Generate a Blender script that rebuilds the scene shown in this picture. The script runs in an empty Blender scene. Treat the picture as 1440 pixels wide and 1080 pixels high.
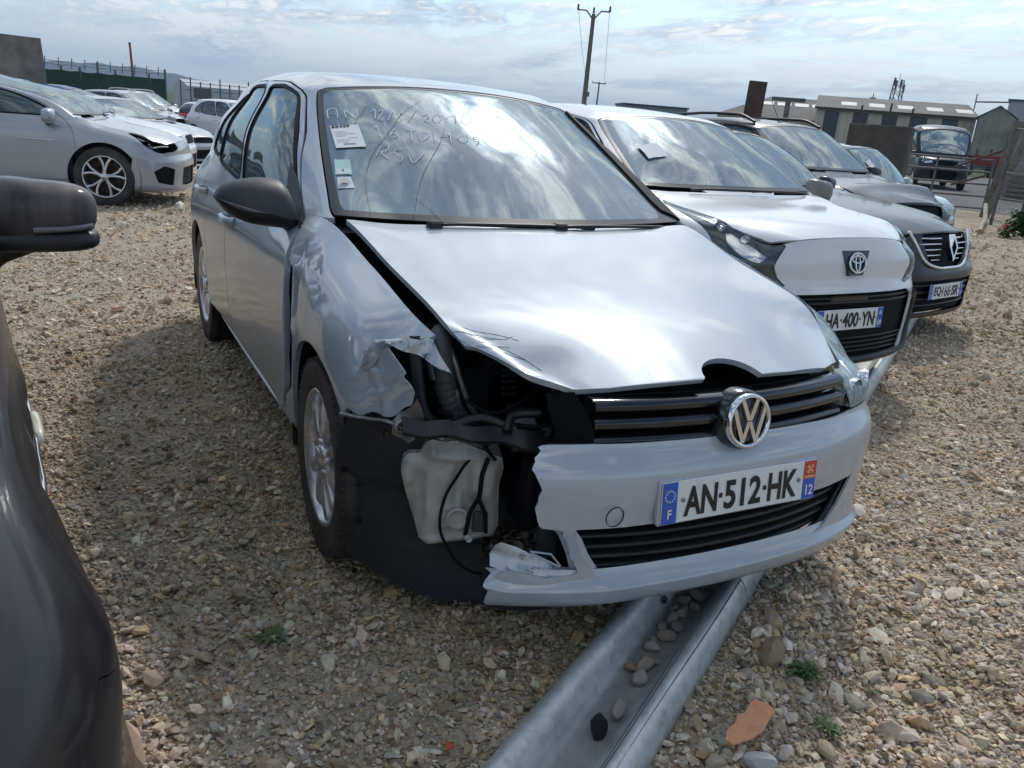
import bpy, math, random
import numpy as np
from mathutils import Vector, Matrix
SC = bpy.context.scene
COL = SC.collection
rad = math.radians
rng = np.random.default_rng(7)
random.seed(7)

# ------------------------------------------------------------------ camera
CAM_POS = (-1.48, -2.33, 1.36)
CAM_YAW, CAM_PITCH, CAM_ROLL = rad(28.5), rad(17.89), rad(4.69)
CAM_F = 1162.0 / 1440.0
cd = bpy.data.cameras.new('camera')
cam = bpy.data.objects.new('camera', cd)
COL.objects.link(cam)
_f = Vector((math.sin(CAM_YAW) * math.cos(CAM_PITCH), math.cos(CAM_YAW) * math.cos(CAM_PITCH), -math.sin(CAM_PITCH)))
_r = Vector((math.cos(CAM_YAW), -math.sin(CAM_YAW), 0))
_u = _r.cross(_f)
_c, _s = math.cos(CAM_ROLL), math.sin(CAM_ROLL)
_r, _u = _r * _c + _u * _s, _u * _c - _r * _s
cam.matrix_world = Matrix(((_r.x, _u.x, -_f.x, CAM_POS[0]), (_r.y, _u.y, -_f.y, CAM_POS[1]), (_r.z, _u.z, -_f.z, CAM_POS[2]), (0, 0, 0, 1)))
cd.sensor_width = 36.0
cd.lens = CAM_F * 36.0
cd.clip_start = 0.05
cd.clip_end = 30000
SC.camera = cam

# ------------------------------------------------------------------ sky and sun
SUN_AZ, SUN_EL = rad(42), rad(46)        # azimuth from +Y towards +X
SUN_DIR = Vector((math.sin(SUN_AZ) * math.cos(SUN_EL), math.cos(SUN_AZ) * math.cos(SUN_EL), math.sin(SUN_EL)))
SC.view_settings.view_transform = 'Standard'
SC.view_settings.look = 'None'
SC.view_settings.exposure = 0.52
SC.view_settings.gamma = 1.0
SC.view_settings.use_curve_mapping = False
SC.render.resolution_x, SC.render.resolution_y = 1024, 768
sun = bpy.data.lights.new('sun', 'SUN')
sun.energy = 1.4
sun.angle = rad(5)
sun.color = (1.0, 0.95, 0.87)
so = bpy.data.objects.new('sun', sun)
COL.objects.link(so)
so.rotation_euler = (-SUN_DIR).to_track_quat('-Z', 'Y').to_euler()

def make_world():
    w = bpy.data.worlds.new('World')
    SC.world = w
    w.use_nodes = True
    nt = w.node_tree
    nt.nodes.clear()
    N = lambda t, **k: _node(nt, t, k)
    L = nt.links.new
    out = N('ShaderNodeOutputWorld')
    tc = N('ShaderNodeTexCoord')
    sky = N('ShaderNodeTexSky', sky_type='NISHITA', sun_disc=False, sun_elevation=SUN_EL, sun_rotation=SUN_AZ,
            altitude=200, air_density=1.0, dust_density=0.7, ozone_density=2.5)
    skys = N('ShaderNodeVectorMath', operation='SCALE')
    L(sky.outputs[0], skys.inputs[0]); skys.inputs['Scale'].default_value = 0.105
    nrm = N('ShaderNodeVectorMath', operation='NORMALIZE'); L(tc.outputs['Generated'], nrm.inputs[0])
    sep = N('ShaderNodeSeparateXYZ'); L(nrm.outputs[0], sep.inputs[0])
    def M(op, a, b=None, c=None, clamp=False):
        n = N('ShaderNodeMath', operation=op, use_clamp=clamp)
        for i, v in enumerate((a, b, c)):
            if v is None: continue
            if hasattr(v, 'links'): L(v, n.inputs[i])
            else: n.inputs[i].default_value = v
        return n.outputs[0]
    zz = M('ADD', M('MAXIMUM', sep.outputs[2], 0.0), 0.11)
    u = M('DIVIDE', sep.outputs[0], zz); v = M('DIVIDE', sep.outputs[1], zz)
    cmb = N('ShaderNodeCombineXYZ'); L(u, cmb.inputs[0]); L(v, cmb.inputs[1])
    rot = N('ShaderNodeMapping'); rot.inputs['Rotation'].default_value = (0, 0, rad(-62)); rot.inputs['Scale'].default_value = (1.0, 0.62, 1)
    L(cmb.outputs[0], rot.inputs[0])
    def noise(sc, det, rough, dist, off):
        mp = N('ShaderNodeMapping'); mp.inputs['Location'].default_value = off
        L(rot.outputs[0], mp.inputs[0])
        n = N('ShaderNodeTexNoise', noise_dimensions='2D'); L(mp.outputs[0], n.inputs['Vector'])
        n.inputs['Scale'].default_value = sc; n.inputs['Detail'].default_value = det
        n.inputs['Roughness'].default_value = rough; n.inputs['Distortion'].default_value = dist
        return n.outputs['Fac']
    n1 = noise(0.55, 9, 0.6, 0.25, (3.1, 7.7, 0))
    n2 = noise(3.4, 9, 0.62, 0.5, (11.2, 1.7, 0))
    n4 = noise(11.0, 7, 0.6, 0.6, (5.2, -3.3, 0))
    n3 = noise(0.9, 6, 0.5, 0.2, (-4.2, 2.9, 0))
    dens = M('ADD', M('ADD', M('MULTIPLY', n1, 0.50), M('MULTIPLY', n2, 0.36)), M('MULTIPLY', n4, 0.16))
    cov = N('ShaderNodeMapRange', interpolation_type='SMOOTHSTEP'); L(dens, cov.inputs[0])
    cov.inputs[1].default_value = 0.455; cov.inputs[2].default_value = 0.60
    # shading of the clouds: thin bright parts, thicker grey parts
    shd = N('ShaderNodeMapRange', interpolation_type='SMOOTHSTEP'); L(M('ADD', M('ADD', M('MULTIPLY', n2, 0.38), M('MULTIPLY', n3, 0.35)), M('MULTIPLY', n4, 0.32)), shd.inputs[0])
    shd.inputs[1].default_value = 0.43; shd.inputs[2].default_value = 0.62
    cc = N('ShaderNodeMix', data_type='RGBA'); L(shd.outputs[0], cc.inputs[0])
    cc.inputs[6].default_value = (0.20, 0.315, 0.46, 1); cc.inputs[7].default_value = (0.90, 0.90, 0.86, 1)
    # forward scattering brightens clouds round the sun
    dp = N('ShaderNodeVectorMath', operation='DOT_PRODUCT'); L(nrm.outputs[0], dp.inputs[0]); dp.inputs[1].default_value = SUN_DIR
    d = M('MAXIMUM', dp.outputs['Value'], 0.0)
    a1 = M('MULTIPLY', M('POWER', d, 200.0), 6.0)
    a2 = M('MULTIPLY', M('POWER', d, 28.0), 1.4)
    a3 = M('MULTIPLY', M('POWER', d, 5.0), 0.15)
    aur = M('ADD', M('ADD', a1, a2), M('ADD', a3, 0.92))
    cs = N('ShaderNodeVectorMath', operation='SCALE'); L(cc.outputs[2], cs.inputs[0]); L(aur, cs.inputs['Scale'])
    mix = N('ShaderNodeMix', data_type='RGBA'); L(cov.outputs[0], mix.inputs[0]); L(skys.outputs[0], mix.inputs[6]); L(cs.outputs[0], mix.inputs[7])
    # towards the horizon everything sinks into pale lilac-grey air
    hz = N('ShaderNodeMapRange', interpolation_type='SMOOTHSTEP'); L(sep.outputs[2], hz.inputs[0])
    hz.inputs[1].default_value = 0.16; hz.inputs[2].default_value = 0.0; hz.inputs[3].default_value = 0.0; hz.inputs[4].default_value = 0.82
    mx2 = N('ShaderNodeMix', data_type='RGBA'); L(hz.outputs[0], mx2.inputs[0]); L(mix.outputs[2], mx2.inputs[6]); mx2.inputs[7].default_value = (0.37, 0.46, 0.56, 1)
    mix = mx2
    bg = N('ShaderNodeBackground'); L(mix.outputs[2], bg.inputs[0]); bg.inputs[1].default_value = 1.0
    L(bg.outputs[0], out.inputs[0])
    w.cycles.sampling_method = 'MANUAL'
    w.cycles.sample_map_resolution = 1024

def _node(nt, t, k):
    n = nt.nodes.new(t)
    for a, b in k.items(): setattr(n, a, b)
    return n
make_world()
# ------------------------------------------------------------------ materials
MATS = {}
def mat(name, col=(.5, .5, .5), rough=.5, metal=0.0, coat=0.0, spec=None, bump=None, vary=None, alpha=None, emit=None):
    """plain principled material; bump=(scale,strength,dist)  vary=(scale, amount, second colour)"""
    if name in MATS: return MATS[name]
    m = bpy.data.materials.new(name); m.use_nodes = True
    nt = m.node_tree; b = nt.nodes['Principled BSDF']; L = nt.links.new
    b.inputs['Base Color'].default_value = (*col, 1); b.inputs['Roughness'].default_value = rough
    b.inputs['Metallic'].default_value = metal; b.inputs['Coat Weight'].default_value = coat
    b.inputs['Coat Roughness'].default_value = .04
    if spec is not None: b.inputs['Specular IOR Level'].default_value = spec
    tc = nt.nodes.new('ShaderNodeTexCoord')
    if vary:
        sc, lo, hi, c2 = vary
        n = nt.nodes.new('ShaderNodeTexNoise'); n.inputs['Scale'].default_value = sc; n.inputs['Detail'].default_value = 7; n.inputs['Roughness'].default_value = .65
        L(tc.outputs['Object'], n.inputs['Vector'])
        r = nt.nodes.new('ShaderNodeMapRange'); L(n.outputs['Fac'], r.inputs[0]); r.inputs[1].default_value = lo; r.inputs[2].default_value = hi
        x = nt.nodes.new('ShaderNodeMix'); x.data_type = 'RGBA'; L(r.outputs[0], x.inputs[0])
        x.inputs[6].default_value = (*col, 1); x.inputs[7].default_value = (*c2, 1)
        L(x.outputs[2], b.inputs['Base Color'])
    if bump:
        n = nt.nodes.new('ShaderNodeTexNoise'); n.inputs['Scale'].default_value = bump[0]; n.inputs['Detail'].default_value = 5
        L(tc.outputs['Object'], n.inputs['Vector'])
        bp = nt.nodes.new('ShaderNodeBump'); bp.inputs['Strength'].default_value = bump[1]; bp.inputs['Distance'].default_value = bump[2]
        L(n.outputs['Fac'], bp.inputs['Height']); L(bp.outputs[0], b.inputs['Normal'])
    MATS[name] = m
    return m

def paint(name, col, metal=.55, rough=.38, coat=1.0, dirt=.25, dirtcol=(.30, .27, .23), z0=.15, z1=.75, cior=1.7, spec=.5):
    """car paint: flake base, clear coat, road dust that gets thicker low on the body, faint water marks"""
    if name in MATS: return MATS[name]
    m = bpy.data.materials.new(name); m.use_nodes = True
    nt = m.node_tree; b = nt.nodes['Principled BSDF']; L = nt.links.new
    N = nt.nodes.new
    tc = N('ShaderNodeTexCoord')
    b.inputs['Metallic'].default_value = metal; b.inputs['Coat Weight'].default_value = coat; b.inputs['Coat Roughness'].default_value = .035; b.inputs['Coat IOR'].default_value = cior; b.inputs['Specular IOR Level'].default_value = spec
    fl = N('ShaderNodeTexNoise'); fl.inputs['Scale'].default_value = 900; fl.inputs['Detail'].default_value = 1; L(tc.outputs['Object'], fl.inputs['Vector'])
    fm = N('ShaderNodeMapRange'); L(fl.outputs['Fac'], fm.inputs[0]); fm.inputs[1].default_value = .3; fm.inputs[2].default_value = .7; fm.inputs[3].default_value = .9; fm.inputs[4].default_value = 1.08
    cs = N('ShaderNodeVectorMath'); cs.operation = 'SCALE'; cs.inputs[0].default_value = col; L(fm.outputs[0], cs.inputs['Scale'])
    n1 = N('ShaderNodeTexNoise'); n1.inputs['Scale'].default_value = 3.2; n1.inputs['Detail'].default_value = 9; n1.inputs['Roughness'].default_value = .7; L(tc.outputs['Object'], n1.inputs['Vector'])
    mp = N('ShaderNodeMapping'); mp.inputs['Scale'].default_value = (26, 5, 5); L(tc.outputs['Object'], mp.inputs[0])
    n2 = N('ShaderNodeTexNoise'); n2.inputs['Scale'].default_value = 1.0; n2.inputs['Detail'].default_value = 6; L(mp.outputs[0], n2.inputs['Vector'])
    geo = N('ShaderNodeSeparateXYZ'); L(tc.outputs['Object'], geo.inputs[0])
    zr = N('ShaderNodeMapRange'); L(geo.outputs[2], zr.inputs[0]); zr.inputs[1].default_value = z0; zr.inputs[2].default_value = z1; zr.inputs[3].default_value = 1.0; zr.inputs[4].default_value = .22
    mu = N('ShaderNodeMath'); mu.operation = 'MULTIPLY'; L(zr.outputs[0], mu.inputs[0])
    ad = N('ShaderNodeMath'); ad.operation = 'ADD'; L(n1.outputs['Fac'], ad.inputs[0]); L(n2.outputs['Fac'], ad.inputs[1])
    rm = N('ShaderNodeMapRange'); L(ad.outputs[0], rm.inputs[0]); rm.inputs[1].default_value = .8; rm.inputs[2].default_value = 1.35
    L(rm.outputs[0], mu.inputs[1])
    ds = N('ShaderNodeMath'); ds.operation = 'MULTIPLY'; L(mu.outputs[0], ds.inputs[0]); ds.inputs[1].default_value = dirt
    mx = N('ShaderNodeMix'); mx.data_type = 'RGBA'; L(ds.outputs[0], mx.inputs[0]); L(cs.outputs[0], mx.inputs[6]); mx.inputs[7].default_value = (*dirtcol, 1)
    L(mx.outputs[2], b.inputs['Base Color'])
    rr = N('ShaderNodeMapRange'); L(ds.outputs[0], rr.inputs[0]); rr.inputs[2].default_value = .35; rr.inputs[3].default_value = rough; rr.inputs[4].default_value = .7
    L(rr.outputs[0], b.inputs['Roughness'])
    cr = N('ShaderNodeMapRange'); L(ad.outputs[0], cr.inputs[0]); cr.inputs[1].default_value = .7; cr.inputs[2].default_value = 1.4; cr.inputs[3].default_value = .03; cr.inputs[4].default_value = .16
    L(cr.outputs[0], b.inputs['Coat Roughness'])
    bp = N('ShaderNodeBump'); bp.inputs['Strength'].default_value = .25; bp.inputs['Distance'].default_value = .002; L(n1.outputs['Fac'], bp.inputs['Height'])
    L(bp.outputs[0], b.inputs['Coat Normal'])
    MATS[name] = m
    return m

def glass(name, tint=(.55, .62, .6), refl=1.0, dust=.12, ior=1.55, streak=True):
    """car glass: tinted see-through + fresnel mirror + a film of dust with wiper and rain streaks"""
    if name in MATS: return MATS[name]
    m = bpy.data.materials.new(name); m.use_nodes = True
    nt = m.node_tree; nt.nodes.clear(); L = nt.links.new; N = nt.nodes.new
    out = N('ShaderNodeOutputMaterial')
    tr = N('ShaderNodeBsdfTransparent'); tr.inputs[0].default_value = (*tint, 1)
    gl = N('ShaderNodeBsdfGlossy'); gl.inputs[1].default_value = .01
    gl.inputs[0].default_value = (.88 * refl, .99 * refl, refl, 1)
    fr = N('ShaderNodeFresnel'); fr.inputs[0].default_value = ior
    mx = N('ShaderNodeMixShader'); L(fr.outputs[0], mx.inputs[0]); L(tr.outputs[0], mx.inputs[1]); L(gl.outputs[0], mx.inputs[2])
    df = N('ShaderNodeBsdfDiffuse'); df.inputs[0].default_value = (.42, .53, .54, 1)
    tc = N('ShaderNodeTexCoord'); mp = N('ShaderNodeMapping'); mp.inputs['Scale'].default_value = (11, 2.4, 2.4); mp.inputs['Rotation'].default_value = (0, 0, .25)
    L(tc.outputs['Object'], mp.inputs[0])
    n = N('ShaderNodeTexNoise'); n.inputs['Scale'].default_value = 1.5; n.inputs['Detail'].default_value = 8; n.inputs['Roughness'].default_value = .62; n.inputs['Distortion'].default_value = .6; L(mp.outputs[0], n.inputs['Vector'])
    r = N('ShaderNodeMapRange'); L(n.outputs['Fac'], r.inputs[0]); r.inputs[1].default_value = .38; r.inputs[2].default_value = .72; r.inputs[3].default_value = dust * .35; r.inputs[4].default_value = dust * 1.6
    m2 = N('ShaderNodeMixShader'); L(r.outputs[0], m2.inputs[0]); L(mx.outputs[0], m2.inputs[1]); L(df.outputs[0], m2.inputs[2])
    L(m2.outputs[0], out.inputs[0])
    bp = N('ShaderNodeBump'); bp.inputs['Strength'].default_value = .40; bp.inputs['Distance'].default_value = .004
    nb = N('ShaderNodeTexNoise'); nb.inputs['Scale'].default_value = 2.3; nb.inputs['Detail'].default_value = 3; L(tc.outputs['Object'], nb.inputs['Vector'])
    L(nb.outputs['Fac'], bp.inputs['Height']); L(bp.outputs[0], gl.inputs['Normal'])
    MATS[name] = m
    return m

BLACK = mat('black_plastic', (.012, .012, .013), .42, bump=(180, .25, .001))
GREYPL = mat('grained_grey_plastic', (.035, .035, .037), .5, bump=(420, .4, .001), vary=(9, .45, .8, (.07, .065, .06)))
GLOSSBLK = mat('gloss_black', (.006, .006, .007), .12, coat=.6)
DARKIN = mat('dark_interior', (.018, .018, .02), .7)
SEATM = mat('seat_cloth', (.045, .045, .05), .9, bump=(300, .3, .002))
RUBBER = mat('tyre_rubber', (.022, .021, .02), .75, bump=(60, .3, .002), vary=(7, .4, .7, (.075, .065, .055)))
CHROME = mat('chrome', (.78, .78, .78), .08, 1.0)
ALLOY = mat('alloy_silver', (.66, .66, .67), .30, .8, vary=(8, .45, .75, (.26, .24, .21)))
STEEL = mat('bare_steel', (.32, .31, .30), .4, .8, vary=(20, .4, .7, (.13, .11, .1)))
CAST = mat('cast_aluminium', (.28, .27, .26), .45, .7, vary=(14, .4, .7, (.1, .09, .08)))
LENS = glass('lamp_lens', (.92, .93, .93), 1.0, .05, 1.5)
REFLECTOR = mat('lamp_reflector', (.75, .75, .76), .12, 1.0)
WHITEPL = mat('plate_white', (.74, .75, .73), .3, coat=.3, vary=(18, .55, .9, (.5, .49, .46)))
BLUEPL = mat('plate_blue', (.015, .10, .46), .3, coat=.3)
REDPL = mat('plate_red', (.50, .06, .03), .3, coat=.3)
INK = mat('plate_ink', (.008, .008, .009), .35)
PAPER = mat('paper_white', (.72, .72, .74), .7)
REDLAMP = mat('red_lamp', (.45, .012, .012), .12, coat=.8)
AMBER = mat('amber_lamp', (.75, .28, .02), .15, coat=.6)

# ------------------------------------------------------------------ object helpers
def link(name, me, m=None, parent=None):
    o = bpy.data.objects.new(name, me)
    COL.objects.link(o)
    if m is not None and me is not None: me.materials.append(m)
    if parent is not None: o.parent = parent
    return o

def tag(o, label=None, cat=None, group=None, kind=None):
    if label: o['label'] = label
    if cat: o['category'] = cat
    if group: o['group'] = group
    if kind: o['kind'] = kind
    return o

def thing(name, label, cat, loc=(0, 0, 0), rz=0.0, group=None, rot=None):
    o = bpy.data.objects.new(name, None)
    COL.objects.link(o)
    o.empty_display_size = .2
    o.location = loc
    o.rotation_euler = rot if rot else (0, 0, rz)
    return tag(o, label, cat, group)

class MB:
    """collects simple solids into one mesh"""
    def __init__(s): s.v = []; s.f = []; s.sm = []
    def add(s, v, f, smooth=False):
        k = len(s.v); s.v += [tuple(map(float, p)) for p in v]
        s.f += [tuple(i + k for i in q) for q in f]; s.sm += [smooth] * len(f); return s
    def box(s, lo, hi, bev=0.0, M=None):
        lo = np.array(lo, float); hi = np.array(hi, float)
        if bev <= 0:
            v = [(x, y, z) for x in (lo[0], hi[0]) for y in (lo[1], hi[1]) for z in (lo[2], hi[2])]
            f = [(0, 1, 3, 2), (4, 6, 7, 5), (0, 4, 5, 1), (2, 3, 7, 6), (0, 2, 6, 4), (1, 5, 7, 3)]
        else:
            c = (lo + hi) / 2; h = (hi - lo) / 2; b = min(bev, h.min() * .98)
            v = []; idx = {}
            for sx in (-1, 1):
                for sy in (-1, 1):
                    for sz in (-1, 1):
                        for a in range(3):
                            p = np.array([sx, sy, sz], float) * (h - b); p[a] += (sx, sy, sz)[a] * b
                            idx[(sx, sy, sz, a)] = len(v); v.append(c + p)
            f = []
            for a in range(3):
                o = [i for i in range(3) if i != a]
                for sg in (-1, 1):
                    q = []
                    for s1, s2 in ((-1, -1), (1, -1), (1, 1), (-1, 1)):
                        k = [0, 0, 0]; k[a] = sg; k[o[0]] = s1; k[o[1]] = s2; q.append(idx[(*k, a)])
                    f.append(q if (sg > 0) == (a != 1) else q[::-1])
                for s1 in (-1, 1):
                    for s2 in (-1, 1):
                        k0 = [0, 0, 0]; k1 = [0, 0, 0]; k0[a] = -1; k1[a] = 1
                        for k in (k0, k1): k[o[0]] = s1; k[o[1]] = s2
                        f.append((idx[(*k0, o[0])], idx[(*k1, o[0])], idx[(*k1, o[1])], idx[(*k0, o[1])]))
            for sx in (-1, 1):
                for sy in (-1, 1):
                    for sz in (-1, 1): f.append([idx[(sx, sy, sz, a)] for a in range(3)])
        if M is not None: v = [tuple(M @ Vector(p)) for p in v]
        return s.add(v, f)
    def tube(s, pts, r, n=8, cap=True, flat=1.0):
        pts = [np.array(p, float) for p in pts]; K = len(pts)
        rr = r if hasattr(r, '__len__') else [r] * K
        v = []; f = []
        up = None
        for i, p in enumerate(pts):
            t = pts[min(i + 1, K - 1)] - pts[max(i - 1, 0)]; t /= max(np.linalg.norm(t), 1e-9)
            if up is None:
                up = np.array([0, 0, 1.]) if abs(t[2]) < .9 else np.array([1., 0, 0])
            a = np.cross(t, up); a /= max(np.linalg.norm(a), 1e-9); b = np.cross(a, t); up = b
            for k in range(n):
                w = 2 * math.pi * k / n
                v.append(p + rr[i] * (math.cos(w) * a + flat * math.sin(w) * b))
        for i in range(K - 1):
            for k in range(n):
                f.append((i * n + k, i * n + (k + 1) % n, (i + 1) * n + (k + 1) % n, (i + 1) * n + k))
        s.add(v, f, True)
        if cap:
            s.add(v[:n], [tuple(range(n))[::-1]]); s.add(v[-n:], [tuple(range(n))])
        return s
    def lathe(s, prof, n=24, axis='x', c=(0, 0, 0), smooth=True):
        """prof: list of (radius, axial)"""
        v = []; f = []; K = len(prof)
        for r, h in prof:
            for k in range(n):
                w = 2 * math.pi * k / n; a, b = r * math.cos(w), r * math.sin(w)
                p = {'x': (h, a, b), 'y': (a, h, b), 'z': (a, b, h)}[axis]
                v.append(np.array(p) + c)
        for i in range(K - 1):
            for k in range(n):
                f.append((i * n + k, i * n + (k + 1) % n, (i + 1) * n + (k + 1) % n, (i + 1) * n + k))
        return s.add(v, f, smooth)
    def prism(s, poly, d0, d1, axis='y', c=(0, 0, 0)):
        """poly in the plane normal to axis, extruded d0..d1"""
        def P(a, b, d): return {'y': (a, d, b), 'x': (d, a, b), 'z': (a, b, d)}[axis]
        n = len(poly); c = np.array(c, float)
        v = [np.array(P(a, b, d0)) + c for a, b in poly] + [np.array(P(a, b, d1)) + c for a, b in poly]
        f = [tuple(range(n)), tuple(range(2 * n - 1, n - 1, -1))] + [(i, i + n, (i + 1) % n + n, (i + 1) % n) for i in range(n)]
        return s.add(v, f)
    def grid(s, P, smooth=True, flip=False):
        P = np.asarray(P, float); a, b = P.shape[:2]
        f = [(i * b + j, i * b + j + 1, (i + 1) * b + j + 1, (i + 1) * b + j) for i in range(a - 1) for j in range(b - 1)]
        if flip: f = [q[::-1] for q in f]
        return s.add(P.reshape(-1, 3), f, smooth)
    def mesh(s, name):
        me = bpy.data.meshes.new(name); me.from_pydata(s.v, [], s.f)
        me.polygons.foreach_set('use_smooth', s.sm); me.update()
        return me
    def build(s, name, m, parent=None): return link(name, s.mesh(name), m, parent)

def spline(P, n=8, closed=False):
    """centripetal-ish Catmull-Rom through points"""
    P = np.array(P, float)
    if len(P) == 2: return np.linspace(P[0], P[1], n + 1)
    d = np.sqrt(np.linalg.norm(np.diff(P, axis=0), axis=1)) + 1e-9
    return crs(P, np.concatenate([[0], np.cumsum(d)]), n)

def crs(P, k, n, m0=None, m1=None):
    """non-uniform cubic through P (K,...) at knots k, n samples a segment; m0/m1 = mirrored ghost points for the ends"""
    P = np.asarray(P, float); k = np.asarray(k, float); K = len(P)
    h = np.diff(k); sh = (slice(None),) + (None,) * (P.ndim - 1)
    s = np.diff(P, axis=0) / h[sh]
    T = np.zeros_like(P)
    for i in range(1, K - 1): T[i] = (h[i] * s[i - 1] + h[i - 1] * s[i]) / (h[i - 1] + h[i])
    T[0] = s[0]; T[-1] = s[-1]
    if m0 is not None: T[0] = (P[1] - m0) / (2 * h[0])
    if m1 is not None: T[-1] = (m1 - P[-2]) / (2 * h[-1])
    out = []
    for i in range(K - 1):
        for j in range(n):
            t = j / n; t2, t3 = t * t, t * t * t
            out.append((2 * t3 - 3 * t2 + 1) * P[i] + (t3 - 2 * t2 + t) * h[i] * T[i] + (-2 * t3 + 3 * t2) * P[i + 1] + (t3 - t2) * h[i] * T[i + 1])
    out.append(P[-1])
    return np.array(out)

def sdpoly(x, y, poly):
    """signed distance, positive inside"""
    poly = np.asarray(poly, float); n = len(poly)
    d = np.full(x.shape, 1e9); ins = np.zeros(x.shape, bool)
    for i in range(n):
        a = poly[i]; b = poly[(i + 1) % n]; e = b - a
        t = np.clip(((x - a[0]) * e[0] + (y - a[1]) * e[1]) / (e @ e + 1e-12), 0, 1)
        d = np.minimum(d, np.hypot(x - a[0] - t * e[0], y - a[1] - t * e[1]))
        c = ((a[1] > y) != (b[1] > y)) & (x < (b[0] - a[0]) * (y - a[1]) / (b[1] - a[1] + 1e-15) + a[0])
        ins ^= c
    return np.where(ins, d, -d)

def sdline(X, pts):
    """distance from points X (n,3) to a 3D polyline"""
    d = np.full(len(X), 1e9)
    for a, b in zip(pts[:-1], pts[1:]):
        e = b - a; t = np.clip(((X - a) @ e) / (e @ e + 1e-12), 0, 1)
        d = np.minimum(d, np.linalg.norm(X - a - t[:, None] * e, axis=1))
    return d

def clip(S, f):
    """S=(A,F): A vertex attributes (n,k) with position in 0:3 and normal in 3:6; keep f>0"""
    A, F = S
    if len(F) == 0: return S
    f = np.where(np.abs(f) < 1e-7, 1e-7, f)
    ins = f > 0
    c = ins[F].sum(1)
    keep = [F[c == 3]]
    va = [A]; nv = len(A); cache = {}
    newv = []
    def cut(i, j):
        key = (i, j) if i < j else (j, i)
        if key not in cache:
            t = f[i] / (f[i] - f[j]); cache[key] = nv + len(newv); newv.append(A[i] + t * (A[j] - A[i]))
        return cache[key]
    nf = []
    for tri, m in zip(F[(c == 1) | (c == 2)], c[(c == 1) | (c == 2)]):
        k = [bool(ins[q]) for q in tri]
        if m == 1:
            a = k.index(True); i, j, l = tri[a], tri[(a + 1) % 3], tri[(a + 2) % 3]
            nf.append((i, cut(i, j), cut(i, l)))
        else:
            a = k.index(False); i, j, l = tri[a], tri[(a + 1) % 3], tri[(a + 2) % 3]
            p, q = cut(i, j), cut(i, l)
            nf.append((p, j, l)); nf.append((p, l, q))
    F2 = np.concatenate(keep + ([np.array(nf, int)] if nf else []))
    A2 = np.concatenate([A, np.array(newv)]) if newv else A
    u, inv = np.unique(F2, return_inverse=True)
    return A2[u], inv.reshape(-1, 3)

def normals(V, F):
    n = np.cross(V[F[:, 1]] - V[F[:, 0]], V[F[:, 2]] - V[F[:, 0]])
    N = np.zeros_like(V)
    for i in range(3): np.add.at(N, F[:, i], n)
    return N / np.maximum(np.linalg.norm(N, axis=1), 1e-12)[:, None]

def sheet(name, S, m, parent, thick=.012, off=0.0, group=None):
    """a panel cut out of a body shell, with folded edges"""
    A, F = S
    if len(F) == 0: return None
    V = A[:, :3] + A[:, 3:6] * off; N = A[:, 3:6] / np.maximum(np.linalg.norm(A[:, 3:6], axis=1), 1e-9)[:, None]
    verts = [V]; faces = F.tolist(); ln = N[F.ravel()]
    if thick > 0:
        e = np.concatenate([F[:, [0, 1]], F[:, [1, 2]], F[:, [2, 0]]])
        s = np.sort(e, 1); key = s[:, 0] * (len(V) + 1) + s[:, 1]
        _, idx, cnt = np.unique(key, return_index=True, return_counts=True)
        be = e[idx[cnt == 1]]
        if len(be):
            bv, inv = np.unique(be, return_inverse=True); inv = inv.reshape(-1, 2); k = len(V); nb = len(bv)
            verts += [V[bv], V[bv] - N[bv] * thick]
            q = np.stack([inv[:, 1] + k, inv[:, 0] + k, inv[:, 0] + k + nb, inv[:, 1] + k + nb], 1)
            p = np.concatenate(verts)
            fn = np.cross(p[q[:, 1]] - p[q[:, 0]], p[q[:, 3]] - p[q[:, 0]]); fn /= np.maximum(np.linalg.norm(fn, axis=1), 1e-12)[:, None]
            faces += q.tolist(); ln = np.concatenate([ln, np.repeat(fn, 4, 0)])
    me = bpy.data.meshes.new(name); me.from_pydata(np.concatenate(verts).tolist(), [], faces)
    me.polygons.foreach_set('use_smooth', [True] * len(faces))
    me.normals_split_custom_set(ln.tolist())
    me.update()
    return link(name, me, m, parent)

def flat_sheet(poly, z=0.0): return [(a, b, z) for a, b in poly]

FONTC = {}
def text_mesh(body, size, depth=.001, xs=1.0, bold=0.0, align='CENTER'):
    c = bpy.data.curves.new('letters', 'FONT'); c.body = body; c.size = size; c.extrude = depth; c.offset = bold
    c.align_x = align; c.align_y = 'CENTER'
    o = bpy.data.objects.new('letters', c); COL.objects.link(o)
    dg = bpy.context.evaluated_depsgraph_get()
    me = bpy.data.meshes.new_from_object(o.evaluated_get(dg))
    bpy.data.objects.remove(o); bpy.data.curves.remove(c)
    me.transform(Matrix.Diagonal((xs, 1, 1, 1)))
    me.name = 'lettering'
    return me
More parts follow.
